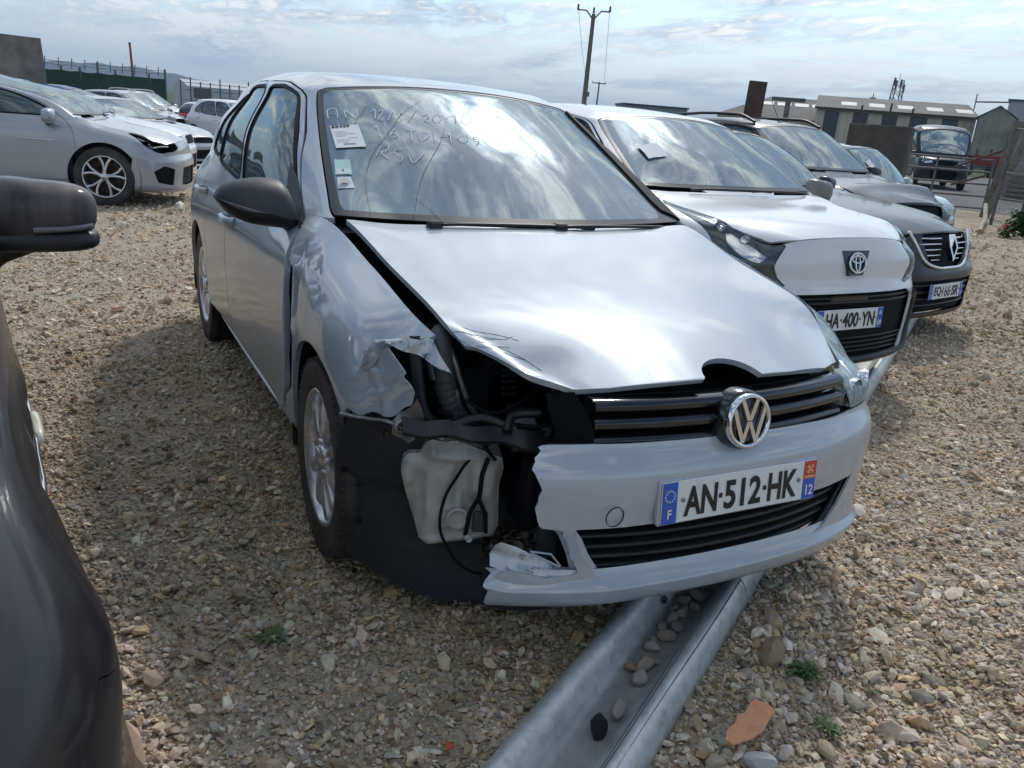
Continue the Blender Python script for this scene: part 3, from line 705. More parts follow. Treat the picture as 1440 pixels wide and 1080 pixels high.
def body_shell(n=8, m=4):
    """returns dict region -> (attr, tris): attr = position, normal (welded over regions)"""
    low = np.array(LOW)
    kc = np.concatenate([[0], np.cumsum(np.sqrt(np.linalg.norm(np.diff(low, axis=0), axis=2).mean(1)))])
    g0 = low[1] * (-1, 1, 1); g1 = low[-2] * (-1, 1, 1)
    lowc = crs(low, kc, n, g0, g1)                                   # columns sampled
    lv = np.transpose(lowc, (1, 0, 2))
    kl = np.concatenate([[0], np.cumsum(np.sqrt(np.linalg.norm(np.diff(low, axis=1), axis=2).mean(0)))])
    lowg = np.transpose(crs(lv, kl, m), (1, 0, 2))                   # [col][level]
    # greenhouse
    base = [list(c) for c in COWL] + [list(low[i, 8]) for i in range(7, 18)]
    gh = np.array([[base[i]] + GH[i] for i in range(14)], float)
    kg = np.concatenate([[0], np.cumsum(np.sqrt(np.linalg.norm(np.diff(gh, axis=0), axis=2).mean(1)))])
    g0 = gh[1] * (-1, 1, 1); g1 = gh[-2] * (-1, 1, 1)
    ghc = crs(gh, kg, n, g0, g1)
    ghc[3 * n:, 0] = lowc[7 * n:, 8]                                 # exact seam
    gl = np.transpose(ghc, (1, 0, 2))
    kl2 = np.concatenate([[0], np.cumsum(np.sqrt(np.linalg.norm(np.diff(gh, axis=1), axis=2).mean(0)))])
    ghg = np.transpose(crs(gl, kl2, 2 * m), (1, 0, 2))
    # bonnet: rows at columns 3..7, from the centre to the edge
    def cap(front, edges, centre, last=None, crown=None):
        """front: (3n+1) points centre->edge, edges: (rows) edge points, centre: rows centre points; last: like front"""
        R = len(edges); U = len(front); out = np.zeros((R, U, 3))
        u = np.linspace(0, 1, U)
        fx = front[:, 0] / front[-1, 0]
        lx = last[:, 0] / last[-1, 0] if last is not None else fx
        for r in range(R):
            t = r / (R - 1)
            s = fx * (1 - t) + lx * t
            c, e = centre[r], edges[r]
            P = c[None] * (1 - s[:, None]) + e[None] * s[:, None]
            h = lambda a: a ** crown
            P[:, 2] = c[2] + (e[2] - c[2]) * h(s)
            P[:, 1] = c[1] + (e[1] - c[1]) * h(s)
            out[r] = P
        w = np.linspace(1, 0, R)[:, None, None]
        w0 = np.clip(w * 4 - 3, 0, 1) ** 1.5; w0 = w0 * w0 * (3 - 2 * w0)
        out += (front - out[0])[None] * np.maximum(w0, 0) 
        if last is not None:
            w1 = np.clip((1 - w) * 4 - 3, 0, 1) ** 1.5; w1 = w1 * w1 * (3 - 2 * w1)
            out += (last - out[-1])[None] * w1
        out[0] = front
        if last is not None: out[-1] = last
        out[:, -1] = edges
        return out
    he = lowc[3 * n:7 * n + 1, 8]
    hc = np.array([(0, low[0, 8, 1], low[0, 8, 2])] + [(0, *HOODC[i]) for i in (4, 5, 6, 7)])
    hcs = crs(hc, kc[3:8], n)
    hood = cap(lowc[:3 * n + 1, 8], he, hcs, ghc[:3 * n + 1, 0], 2.3)
    re = ghg[3 * n:10 * n + 1, -1]
    rc = np.array([(0, *ROOFC[i]) for i in range(3, 11)])
    rcs = crs(rc, kg[3:11], n)
    roof = cap(ghg[:3 * n + 1, -1], re, rcs, ghg[10 * n:, -1][::-1], 2.2)
    # assemble both halves, weld, normals, ring parameters (column, level)
    def tri(P, off):
        a, b = P.shape[:2]; i, j = np.meshgrid(np.arange(a - 1), np.arange(b - 1), indexing='ij')
        q = np.stack([i * b + j, i * b + j + 1, (i + 1) * b + j + 1, (i + 1) * b + j], -1).reshape(-1, 4) + off
        return np.concatenate([q[:, [0, 1, 2]], q[:, [0, 2, 3]]])
    V = []; R = {}; off = 0; PR = []
    mh = lambda P: np.concatenate([(P * (-1, 1, 1))[:, ::-1][:, :-1], P], 1)
    def par(G, cu, lv):
        c, l = np.meshgrid(np.concatenate([-cu[::-1][:-1], cu]), lv, indexing='ij'); return np.stack([c, l], -1).reshape(-1, 2)
    cl = np.arange(len(lowg)) / n
    cg = np.arange(len(ghg)) / n; cg = np.where(cg < 3, cg * 7 / 3, cg + 4)
    parts = [('low', mirror_grid(lowg), par(lowg, cl, np.arange(lowg.shape[1]) / m)),
             ('gh', mirror_grid(ghg), par(ghg, cg, 8 + np.arange(ghg.shape[1]) / (2 * m))),
             ('hood', mh(hood), None), ('roof', mh(roof), None)]
    for name, G, pp in parts:
        R[name] = tri(G, off); V.append(G.reshape(-1, 3)); off += G.shape[0] * G.shape[1]
        PR.append(pp if pp is not None else np.full((G.shape[0] * G.shape[1], 2), {'hood': 20., 'roof': 13.}[name]))
    V = np.concatenate(V); PR = np.concatenate(PR)
    key = np.round(V * 20000).astype(np.int64)
    _, first, inv = np.unique(key, axis=0, return_index=True, return_inverse=True)
    inv = inv.ravel(); V = V[first]; PR = PR[first]
    c = np.array([0, 1.2, .6])
    for k in R:
        F = inv[R[k]]; F = F[(F[:, 0] != F[:, 1]) & (F[:, 1] != F[:, 2]) & (F[:, 0] != F[:, 2])]
        nn = np.cross(V[F[:, 1]] - V[F[:, 0]], V[F[:, 2]] - V[F[:, 0]])
        R[k] = F[:, ::-1] if (nn * (V[F].mean(1) - c)).sum() < 0 else F
    return V, PR, R
#==CAR==
def pchip(x, y):
    x = np.array(x, float); y = np.array(y, float); h = np.diff(x); d = np.diff(y) / h; n = len(x); m = np.zeros(n)
    m[0], m[-1] = d[0], d[-1]
    for i in range(1, n - 1):
        if d[i - 1] * d[i] > 0:
            w1, w2 = 2 * h[i] + h[i - 1], h[i] + 2 * h[i - 1]; m[i] = (w1 + w2) / (w1 / d[i - 1] + w2 / d[i])
    def f(t):
        t = np.asarray(t, float); i = np.clip(np.searchsorted(x, t) - 1, 0, n - 2); u = (t - x[i]) / h[i]
        u2, u3 = u * u, u ** 3
        v = (2 * u3 - 3 * u2 + 1) * y[i] + (u3 - 2 * u2 + u) * h[i] * m[i] + (3 * u2 - 2 * u3) * y[i + 1] + (u3 - u2) * h[i] * m[i + 1]
        return np.where(t < x[0], y[0] + (t - x[0]) * m[0], np.where(t > x[-1], y[-1] + (t - x[-1]) * m[-1], v))
    return f

DOOR_F = [(.56, .292), (.47, .32), (.405, .42), (.378, .55), (.375, .70), (.39, .82), (.43, .90), (.53, .972), (.66, 1.06), (.88, 1.225), (1.19, 1.392), (1.45, 1.428), (1.77, 1.43), (1.66, 1.22), (1.55, 1.0), (1.575, .75), (1.58, .292)]
DOOR_R = [(1.59, .292), (1.585, .75), (1.56, 1.0), (1.67, 1.22), (1.78, 1.43), (2.10, 1.425), (2.30, 1.40), (2.42, 1.25), (2.45, 1.05), (2.42, .88), (2.30, .74), (2.21, .60), (2.17, .45), (2.15, .292)]
WIN_F = [(.69, 1.005), (1.40, 1.005), (1.455, 1.07), (1.60, 1.30), (1.665, 1.402), (1.45, 1.404), (1.215, 1.370), (.925, 1.222), (.70, 1.06)]
WIN_R = [(1.50, 1.012), (2.18, 1.045), (2.245, 1.20), (2.235, 1.375), (2.05, 1.398), (1.755, 1.402), (1.655, 1.28), (1.50, 1.04)]
WIN_Q = [(2.22, 1.055), (2.27, 1.20), (2.265, 1.355), (2.42, 1.335), (2.58, 1.20), (2.62, 1.10), (2.58, 1.075)]
def chaikin(p, k=2, q=.11):
    p = np.array(p, float)
    for _ in range(k):
        n = np.roll(p, -1, 0); p = np.stack([p * (1 - q) + n * q, p * q + n * (1 - q)], 1).reshape(-1, 2)
    return p
WIN_F, WIN_R, WIN_Q, DOOR_F, DOOR_R = [chaikin(p) for p in (WIN_F, WIN_R, WIN_Q, DOOR_F, DOOR_R)]
WSCR = [(-6.62, 8.10), (6.62, 8.10), (6.70, 8.2), (6.66, 10.6), (6.3, 11.0), (-6.3, 11.0), (-6.66, 10.6), (-6.70, 8.2)]
WSCR_IN = [(-6.3, 8.22), (6.3, 8.22), (6.38, 8.35), (6.36, 10.4), (6.1, 10.75), (-6.1, 10.75), (-6.36, 10.4), (-6.38, 8.35)]

def make_rim(style, R, col=ALLOY, dark=None):
    """rim mesh facing +x, centre at origin; R rim radius"""
    b = MB()
    b.lathe([(R * 1.0, -.02), (R * 1.03, .0), (R * 1.0, .008), (R * .955, .004), (R * .93, -.03), (R * .90, -.10)], 48, 'x')
    if style == 'ten':
        for k in range(10):
            a = 2 * math.pi * (k + .5) / 10
            ca, sa = math.cos(a), math.sin(a)
            pr = []
            for r, w, x in ((.16, .034, -.012), (.45, .060, -.004), (.75, .088, -.006), (.96, .118, -.012)):
                pr.append((r * R, w * R * 1.25, x))
            rows = []
            for r, w, x in pr:
                rows.append([(x - .02, r, -w), (x, r, -w * .82), (x + .006, r, 0), (x, r, w * .82), (x - .02, r, w)])
            P = np.array(rows)
            y = P[..., 1] * ca - P[..., 2] * sa; z = P[..., 1] * sa + P[..., 2] * ca
            P[..., 1], P[..., 2] = y, z
            b.grid(P, False)
    elif style == 'twin':
        for k in range(5):
            for s in (-1, 1):
                a0 = 2 * math.pi * k / 5
                rows = []
                for r, off, w in ((.15, .05, .05), (.42, .11, .055), (.7, .20, .06), (.95, .34, .075)):
                    aa = a0 + s * off * (.95 if s > 0 else .75)
                    rad_, tan = np.array([0, math.cos(aa), math.sin(aa)]), np.array([0, -math.sin(aa), math.cos(aa)])
                    rows.append([rad_ * r * R + tan * t * w * R * 1.1 + np.array([x, 0, 0]) for t, x in ((-1, -.02), (-.8, 0), (0, .004), (.8, 0), (1, -.02))])
                b.grid(np.array(rows), True)
    else:
        for k in range(5):
            a0 = 2 * math.pi * k / 5 + .3
            rad_, tan = np.array([0, math.cos(a0), math.sin(a0)]), np.array([0, -math.sin(a0), math.cos(a0)])
            rows = []
            for r, w in ((.15, .11), (.45, .12), (.75, .15), (.95, .26)):
                rows.append([rad_ * r * R + tan * t * w * R + np.array([x, 0, 0]) for t, x in ((-1, -.02), (-.8, 0), (0, .004), (.8, 0), (1, -.02))])
            b.grid(np.array(rows), True)
    b.lathe([(R * .2, -.03), (R * .205, -.005), (R * .17, .004), (R * .14, .006)], 20, 'x')
    b.lathe([(R * .14, .006), (R * .13, .010), (.0005, .012)], 20, 'x')
    for k in range(5):
        a = 2 * math.pi * k / 5 + .3
        b.lathe([(.009, -.01), (.009, .004), (.0005, .005)], 8, 'x', (0, R * .235 * math.cos(a), R * .235 * math.sin(a)))
    return b

def wheel(parent, x, y, R, rimR, w, side, style='five', rim_mat=None, steer=0.0, detail=True, z=None):
    rim_mat = rim_mat or ALLOY
    b = MB()
    rr = rimR
    hw = w / 2
    prof = [(rr * .96, -hw * .8), (rr * 1.02, -hw * .92), (R * .88, -hw), (R * .965, -hw * .9), (R, -hw * .72)]
    for gx in (-.42, -.14, .14, .42):
        prof += [(R, hw * (gx - .07)), (R - .008, hw * (gx - .05)), (R - .008, hw * (gx + .05)), (R, hw * (gx + .07))]
    prof += [(R, hw * .72), (R * .965, hw * .9), (R * .955, hw * .915), (R * .93, hw * .96), (R * .88, hw), (rr * 1.06, hw * .93), (rr * 1.035, hw * .94), (rr * 1.01, hw * .80), (rr * .93, hw * .5)]
    b.lathe(prof, 48 if detail else 28, 'x')
    if detail:
        for k in range(72):
            a = 2 * math.pi * k / 72
            for s in (-1, 1):
                M = Matrix.Rotation(a, 4, 'X')
                b.box((s * hw * .86 - .012, -.005, R * .95), (s * hw * .86 + .010, .005, R * .976), 0, M)
    t = b.build('wheel', RUBBER, parent)
    t.location = (x, y, R if z is None else z)
    t.rotation_euler = (random.uniform(0, 6.2) * 0 + .2, 0, (0 if side > 0 else math.pi) + steer)
    rim = make_rim(style, rr).build('rim', rim_mat, t); rim.location = (hw * .86, 0, 0)
    d = MB().lathe([(.0005, hw * .05), (rr * .62, hw * .05), (rr * .64, hw * .1), (rr * .97, -hw * .4)], 32, 'x')
    d.build('brake_disc', DISC, t)
    return t
DISC = mat('brake_disc', (.02, .018, .017), .55, .5, vary=(25, .4, .7, (.09, .05, .035)))

def superell(cx, cy, cz, rx, ry, rz, e1=.7, e2=.7, nu=28, nv=16, shear=None):
    u = np.linspace(-math.pi, math.pi, nu + 1); v = np.linspace(-math.pi / 2, math.pi / 2, nv + 1)
    sp = lambda a, e: np.sign(a) * np.abs(a) ** e
    U, Vv = np.meshgrid(u, v, indexing='ij')
    P = np.stack([rx * sp(np.cos(Vv), e1) * sp(np.cos(U), e2), ry * sp(np.cos(Vv), e1) * sp(np.sin(U), e2), rz * sp(np.sin(Vv), e1)], -1)
    if shear is not None: P = shear(P)
    return P + np.array([cx, cy, cz])

def mirror_housing(parent, side, x, y, z, shell_mat, w=.115, h=.082, d=.07, arm_mat=None, glass_=True, ind=False):
    """outer mirror: shell with flat rear, arm down to the door"""
    def sh(P):
        Q = P.copy()
        Q[..., 1] = np.where(P[..., 1] > d * .35, d * .35 + (P[..., 1] - d * .35) * .08, P[..., 1])
        k = (P[..., 0] * side) / w                      # -1 inner .. 1 outer
        Q[..., 2] *= (1.03 - .16 * k)
        Q[..., 1] *= (1.0 - .12 * k)
        Q[..., 2] += .012 * k * k
        return Q
    P = superell(0, 0, 0, w, d, h, .66, .62, shear=sh)
    o = MB().grid(P, True, flip=True).build('mirror_housing', shell_mat, parent)
    o.location = (x + side * w * .95, y, z)
    a = MB().tube([(-side * w * .9 - side * .07, .035, -h * 1.05), (-side * w * .6, .01, -h * .98), (-side * w * .2, 0, -h * .72)], [.042, .034, .026], 10, flat=.65)
    a.build('mirror_arm', arm_mat or BLACK, o)
    if glass_:
        g = MB().grid(superell(0, d * .40, 0, w * .86, .004, h * .84, .5, .5), True, flip=True); g.build('mirror_glass', CHROME, o)
    if ind:
        pts = [(side * w * t, -d * (1.0 - .45 * max(0, t) ** 2) * (1 - .10 * t) - .001, -h * .25 + .008 * t) for t in np.linspace(-.35, .92, 10)]
        MB().tube(pts, [.006] * 10, 6).build('indicator_lens', GREYLENS, o)
    return o
def door_mirror(parent, side, x, y, z, shell_mat, k=1.0):
    """teardrop mirror: upper shell, lower base that runs to the door as its foot, indicator strip between"""
    ss = np.concatenate([np.linspace(0, .12, 6), np.linspace(.17, .92, 16), np.linspace(.95, 1, 4)])
    zt = pchip([0, .04, .12, .32, .60, .80, .93, 1], [0, .020, .038, .056, .065, .060, .028, -.050])(ss)
    zb = -.066 * ss - .002; zl = pchip([0, .06, .2, .5, 1], [-.006, -.030, -.066, -.094, -.108])(ss)
    dp = pchip([0, .05, .2, .5, .8, .95, 1], [.0, .022, .05, .080, .088, .080, .070])(ss)
    X = side * (.132 - .264 * ss) * k
    def skin(z0, z1, t0, t1, n, dd=0.):
        rows = []
        for i in range(len(ss)):
            r_ = []
            for t in np.linspace(t0, t1, n):
                a = t * math.pi / 2
                zz = z1[i] + (z0[i] - z1[i]) * (math.cos(a) if t0 < .5 else 1 - 0)
                r_.append((X[i], .035 - (dp[i] + .035 - dd) * math.sin(a) ** .75, z1[i] + (z0[i] - z1[i]) * math.cos(a)))
            rows.append(r_)
        return np.array(rows) * (1, k, k)
    up = skin(zt, np.minimum(zb, zt - .002), 0, 1, 10)
    lo = skin(zl, np.maximum(zb - .014 * np.sin(np.pi * np.clip(ss / .62, 0, 1)), zl + .002), 0, 1, 10, .004)
    o = MB().grid(up, True).build('mirror_housing', shell_mat, parent); o.location = (x + side * .150 * k, y, z)
    MB().grid(lo, True, flip=True).build('mirror_base', BLACK, o)
    ind = []
    for i in range(len(ss)):
        if ss[i] > .66: break
        h_ = .014 * math.sin(math.pi * min(1, ss[i] / .62)) + .001
        ind.append([(X[i], -(dp[i]) * 1.0 + .002, zb[i]), (X[i], -(dp[i]) - .003, zb[i] - h_ * .5), (X[i], -(dp[i]) + .002, zb[i] - h_)])
    MB().grid(np.array(ind) * (1, k, k), True).build('indicator_lens', GREYLENS, o)
    bk = np.array([[(X[i], .034, zt[i]), (X[i], .034, zl[i])] for i in range(len(ss))]) * (1, k, k)
    MB().grid(bk, False).build('mirror_glass', CHROME, o)
    f = MB().tube([tuple(np.array(p) * k) for p in ((-side * .10, -.010, -.085), (-side * .16, .0, -.088), (-side * .20, .02, -.090), (-side * .235, .03, -.105))], [.034 * k, .032 * k, .036 * k, .046 * k], 12, flat=.75)
    f.build('mirror_arm', BLACK, o)
    return o
GREYLENS = mat('smoked_lens', (.11, .10, .10), .12, coat=1)

def plate(parent, loc, text, dep, tilt=0.0, region_red=True, rz=0.0, letters_scale=1.0, frame=False, tiny=None):
    p = MB().box((-.26, -.0025, -.055), (.26, .0025, .055), .002).build('number_plate', WHITEPL, parent)
    p.location = loc; p.rotation_euler = (tilt, 0, rz)
    MB().box((-.259, -.0034, -.0535), (-.214, -.001, .0535)).build('country_band', BLUEPL, p)
    MB().box((.214, -.0034, -.0535), (.259, -.001, .003 if region_red else .0535)).build('region_band', BLUEPL, p)
    if region_red:
        MB().box((.214, -.0034, .004), (.259, -.001, .0535)).build('region_emblem_field', REDPL, p)
    def put(txt, size, x, z, m, xs, bold=0.0, name='lettering'):
        me = text_mesh(txt, size, .0004, xs, bold)
        o = link(name, me, m, p); o.rotation_euler = (math.pi / 2, 0, 0); o.location = (x, -.0040, z); return o
    a_, n_, c_ = text.split('-')
    for tx_, x_, w_ in ((a_, -.139, .106), (n_, 0.0, .124), (c_, .139, .104)):
        o_ = put(tx_, .1, 0, -.002, INK, 1, 0.0 if '6' in tx_ else .0028); q_ = np.array([v.co for v in o_.data.vertices]); lo_, hi_ = q_.min(0), q_.max(0)
        o_.data.transform(Matrix.Translation((x_, 0, 0)) @ Matrix.Diagonal((w_ / (hi_[0] - lo_[0]), .078 / (hi_[1] - lo_[1]), 1, 1)) @ Matrix.Translation((-(lo_[0] + hi_[0]) / 2, -(lo_[1] + hi_[1]) / 2, 0)))
    for sx in (-.0745, .0745): MB().box((sx - .0055, -.0042, -.007), (sx + .0055, -.0028, .005)).build('lettering', INK, p)
    put('F', .034, -.2365, -.030, WHITEPL, .9, .0006)
    put(dep, .040, .2365, -.030 if region_red else -.028, WHITEPL, .82, .0006)
    st = MB()
    for k in range(12):
        a = 2 * math.pi * k / 12
        cx, cz = -.2365 + .0145 * math.cos(a), .018 + .0145 * math.sin(a)
        st.prism([(cx + (.0030 if i % 2 == 0 else .0013) * math.sin(i * math.pi / 5), cz + (.0030 if i % 2 == 0 else .0013) * math.cos(i * math.pi / 5)) for i in range(10)], -.0042, -.003)
    st.build('star_ring', WHITEPL, p)
    if region_red:
        e = MB(); cx, cz = .2365, .031
        for i in range(4):                                           # regional cross with twelve knobs
            a = i * math.pi / 2 + math.pi / 4
            for s in (-.32, 0, .32):
                e.lathe([(.0022, -.0042), (.0005, -.0043)], 8, 'y', (cx + .012 * math.cos(a + s), 0, cz + .012 * math.sin(a + s)))
            e.prism([(cx + .003 * math.cos(a - 1.2), cz + .003 * math.sin(a - 1.2)), (cx + .010 * math.cos(a - .25), cz + .010 * math.sin(a - .25)), (cx + .010 * math.cos(a + .25), cz + .010 * math.sin(a + .25)), (cx + .003 * math.cos(a + 1.2), cz + .003 * math.sin(a + 1.2))], -.0042, -.003)
        e.box((.219, -.0042, .0075), (.254, -.003, .012)); e.build('region_emblem', mat('emblem_gold', (.75, .42, .25), .4), p)
    else:
        e = MB().lathe([(.013, -.0042), (.0005, -.0043)], 14, 'y', (.2365, 0, .026)); e.build('region_emblem', mat('emblem_pale', (.35, .42, .6), .4), p)
    for sx in (-.196, .196):
        MB().lathe([(.006, -.0025), (.0055, -.006), (.0005, -.007)], 10, 'y', (sx, 0, .004)).build('plate_screw', STEEL, p)
    if tiny: put(tiny, .012, 0, -.0475, INK, 1.0)
    return p

SHELLS = {}
def shell(n, m):
    if (n, m) not in SHELLS: SHELLS[(n, m)] = body_shell(n, m)
    V, P, R = SHELLS[(n, m)]
    return V.copy(), P.copy(), {k: v.copy() for k, v in R.items()}

class Car:
    """cuts one body shell into the panels of a car"""
    def __init__(s, root, spec):
        s.root = root; s.sp = spec
        n, m = spec.get('res', (6, 3))
        V, P, s.R = shell(n, m)
        s.base = V.copy()
        s.wy = pchip(*zip(*spec['ymap'])) if 'ymap' in spec else (lambda t: t)
        s.wz = pchip(*zip(*spec['zmap'])) if 'zmap' in spec else (lambda t: t)
        s.kx = spec.get('W', .889) / .889
        tb = spec.get('tumble', 0.0)
        Wv = V.copy()
        Wv[:, 2] = s.wz(V[:, 2])
        Wv[:, 1] = s.wy(V[:, 1])
        Wv[:, 0] = V[:, 0] * s.kx * (1 + tb * np.clip((V[:, 2] - .95) / .45, 0, 1.15) * (np.abs(V[:, 0]) > 0))
        if 'deform' in spec: Wv = spec['deform'](Wv, P, V)
        allF = np.concatenate([s.R[k] for k in s.R])
        N = normals(Wv, allF)
        s.A = np.concatenate([Wv, N, P, V], 1)          # 0:3 pos 3:6 normal 6:8 (cu,lv) 8:11 reference position
        s.wb = float(s.wy(2.578))
        s.rear_y = s.wb
        s.body = np.concatenate([s.R['low'], s.R['gh'], s.R['roof']])
        s.cuts = []                                     # functions to take away from the body remainder
    def S(s, *keys): return (s.A, np.concatenate([s.R[k] for k in keys]))
    @staticmethod
    def side(A, sg): return sg * A[:, 8] - .22
    def arch(s, A, grow=0.0):
        r = s.sp.get('archR', .36) + grow; zc = s.sp.get('archz', s.sp.get('Rw', .316))
        d = np.minimum(np.hypot(A[:, 1], A[:, 2] - zc), np.hypot(A[:, 1] - s.wb, A[:, 2] - zc)) - r
        return np.where(np.abs(A[:, 0]) < .35 * s.kx, 1.0, d)
    def fyz(s, poly, sg): return lambda A: np.minimum(sdpoly(A[:, 9], A[:, 10], poly), s.side(A, sg))
    def fcl(s, poly): return lambda A: np.where(A[:, 7] > 12.9, -1.0, sdpoly(A[:, 6], A[:, 7], poly))
    def fxz(s, poly, ymax=-.3): return lambda A: np.minimum(sdpoly(A[:, 8], A[:, 10], poly), ymax - A[:, 9])
    def cut(s, S, f, gap=0.0): return clip(S, f(S[0]) - gap)
    def less(s, S, f, gap=0.0): return clip(S, -f(S[0]) - gap)
    def panel(s, name, keys, fs, less=(), m=None, gap=.0025, arch=False, take=True, thick=.014, off=0.0, parent=None, lessgap=None):
        S = s.S(*keys)
        for f in fs: S = s.cut(S, f, gap)
        for f in less: S = s.less(S, f, gap if lessgap is None else lessgap)
        if arch: S = clip(S, s.arch(S[0]))
        if take:
            s.cuts.append((fs, gap))
        return sheet(name, S, m, parent or s.root, thick, off)

def front_part(parent, name, m): return MB().build(name, m, parent)

def car_interior(c, seat=SEATM, wheel_x=-.36):
    """cabin floor, dashboard, seats, steering wheel in the reference frame, warped like the body"""
    wy, wz, kx = c.wy, c.wz, c.kx
    def wp(b):
        b.v = [(x * kx, float(wy(y)), float(wz(z))) for x, y, z in b.v]; return b
    b = MB()
    b.box((-.78, -.30, .30), (.78, 3.05, .36)); b.box((-.76, .30, .36), (.76, .42, .90)); b.box((-.70, 2.95, .36), (.70, 3.02, .98))
    for s_ in (-1, 1): b.box((s_ * .80 - .015, .45, .36), (s_ * .80 + .015, 2.95, .93))
    wp(b).build('cabin_floor', DARKIN, c.root)
    d = MB(); P = []
    for x in np.linspace(-.70, .70, 15):
        hump = .035 * math.exp(-((x - wheel_x) / .18) ** 2)
        P.append([(x, .33, .955), (x, .48, .965), (x, .66, .955 + hump), (x, .78, .925 + hump), (x, .82, .84), (x, .78, .70), (x, .62, .55)])
    wp(d.grid(np.array(P), True, flip=False)).build('dashboard', DARKIN, c.root)
    sw = MB(); cx, cy, cz = wheel_x, .95, .93; pts = []
    for k in range(25):
        a = 2 * math.pi * k / 24; pts.append((cx + .185 * math.cos(a), cy + .185 * math.sin(a) * .42, cz + .185 * math.sin(a) * .9))
    sw.tube(pts, .016, 8, cap=False); sw.tube([(cx - .18, cy, cz), (cx, cy - .05, cz - .03), (cx + .18, cy, cz)], .02, 6); sw.tube([(cx, cy - .05, cz - .03), (cx, cy - .25, cz - .12)], .03, 6)
    wp(sw).build('steering_wheel', DARKIN, c.root)
    def seat_mesh(x0, w, y, ht):
        q = MB()
        q.grid(superell(x0, y - .05, .56, w, .30, .10, .5, .4), True, flip=True)
        def lean(P):
            Q = P.copy(); Q[..., 1] = P[..., 1] + (P[..., 2] + .3) * .38; return Q
        q.grid(superell(x0, y + .20, .84, w * .96, .085, .30, .5, .4, shear=lean), True, flip=True)
        return q
    for x0 in (-.36, .36):
        wp(seat_mesh(x0, .25, 1.25, .3)).build('seat', seat, c.root)
        h = MB(); h.grid(superell(x0, 1.68, 1.235, .13, .055, .085, .5, .5), True, flip=True); h.tube([(x0 - .06, 1.68, 1.05), (x0 - .06, 1.68, 1.2)], .008, 6); h.tube([(x0 + .06, 1.68, 1.05), (x0 + .06, 1.68, 1.2)], .008, 6)
        wp(h).build('headrest', seat, c.root)
    wp(seat_mesh(0, .62, 2.15, .3)).build('rear_bench', seat, c.root)
    rv = MB().grid(superell(0, 1.08, 1.315, .12, .018, .035, .5, .4), True, flip=True); rv.tube([(0, 1.08, 1.32), (0, 1.08, 1.365)], .012, 6)
    wp(rv).build('rear_view_mirror', BLACK, c.root)

def underbody(c, front=-.62, rear=3.15):
    b = MB(); kx, wy, wz = c.kx, c.wy, c.wz
    za, zb = float(wz(.215)), float(wz(.40))
    wb = c.wb; r = c.sp.get('archR', .36)
    b.box((-.80 * kx, r + .02, za), (.80 * kx, wb - r - .02, zb)); b.box((-.55 * kx, float(wy(front)), za + .01), (.55 * kx, r + .02, zb)); b.box((-.55 * kx, wb - r - .02, za + .01), (.55 * kx, float(wy(rear)), zb))
    b.build('underbody', BLACK, c.root)
    zc = c.sp.get('archz', c.sp.get('Rw', .316))
    for y0 in (0, wb):
        for sg in (-1, 1):
            b = MB()                                    # inner wing: what the eye meets behind a wheel
            rows = []
            for a in np.linspace(-.35, 2.0 if (c.sp.get('skip_right') and y0 == 0 and sg < 0) else math.pi + .35, 20):
                rows.append([(sg * x * kx, y0 + (r + .015) * math.cos(a), max(za, zc + (r + .015) * math.sin(a))) for x in (.50, .60, .865)])
            b.grid(np.array(rows), True)
            b.box((min(sg * .50, sg * .52) * kx, y0 - r * .6, za), (max(sg * .50, sg * .52) * kx, y0 + r + .01, zc + r * .9))
            b.build('wheel_arch_liner', BLACK, c.root)
# ------------------------------------------------------------------ the damaged silver hatchback
SILVER = paint('silver_paint', (.40, .45, .495), .06, .42, dirt=.18, cior=2.0, spec=.2)
TORN = mat('torn_paint', (.46, .47, .49), .3, .5, coat=.5, vary=(38, .56, .66, (.06, .055, .05)), bump=(25, .3, .004))
GLASS_W = glass('windscreen_glass', (.50, .57, .55), 1.0, .24, 4.0)
GLASS_S = glass('side_glass', (.30, .36, .36), 1.0, .12, 1.9)
SEAL = mat('window_seal', (.008, .008, .008), .6, spec=.2)
FRIT = mat('windscreen_border', (.028, .027, .026), .3, coat=.25)
LINER = mat('liner_plastic', (.016, .019, .024), .62, bump=(70, .25, .002), vary=(6, .45, .8, (.030, .030, .031)))
BAYDARK = mat('engine_bay_black', (.007, .008, .010), .7, spec=.15, bump=(60, .3, .003))
HOSE = mat('grey_hose', (.055, .057, .056), .55, vary=(12, .4, .7, (.05, .05, .05)))
PIPE = mat('alloy_pipe', (.22, .215, .20), .35, .7)
TANK = mat('washer_tank_plastic', (.47, .46, .41), .45, vary=(9, .42, .75, (.27, .25, .21)), bump=(30, .15, .003))
OLDLENS = mat('yellowed_lens', (.42, .42, .33), .25, coat=.6, vary=(7, .4, .65, (.55, .56, .50)))

def lobe(A, c, r):
    d = np.linalg.norm((A - np.array(c)) / np.array(r), axis=1)
    return np.exp(-d * d * 2)

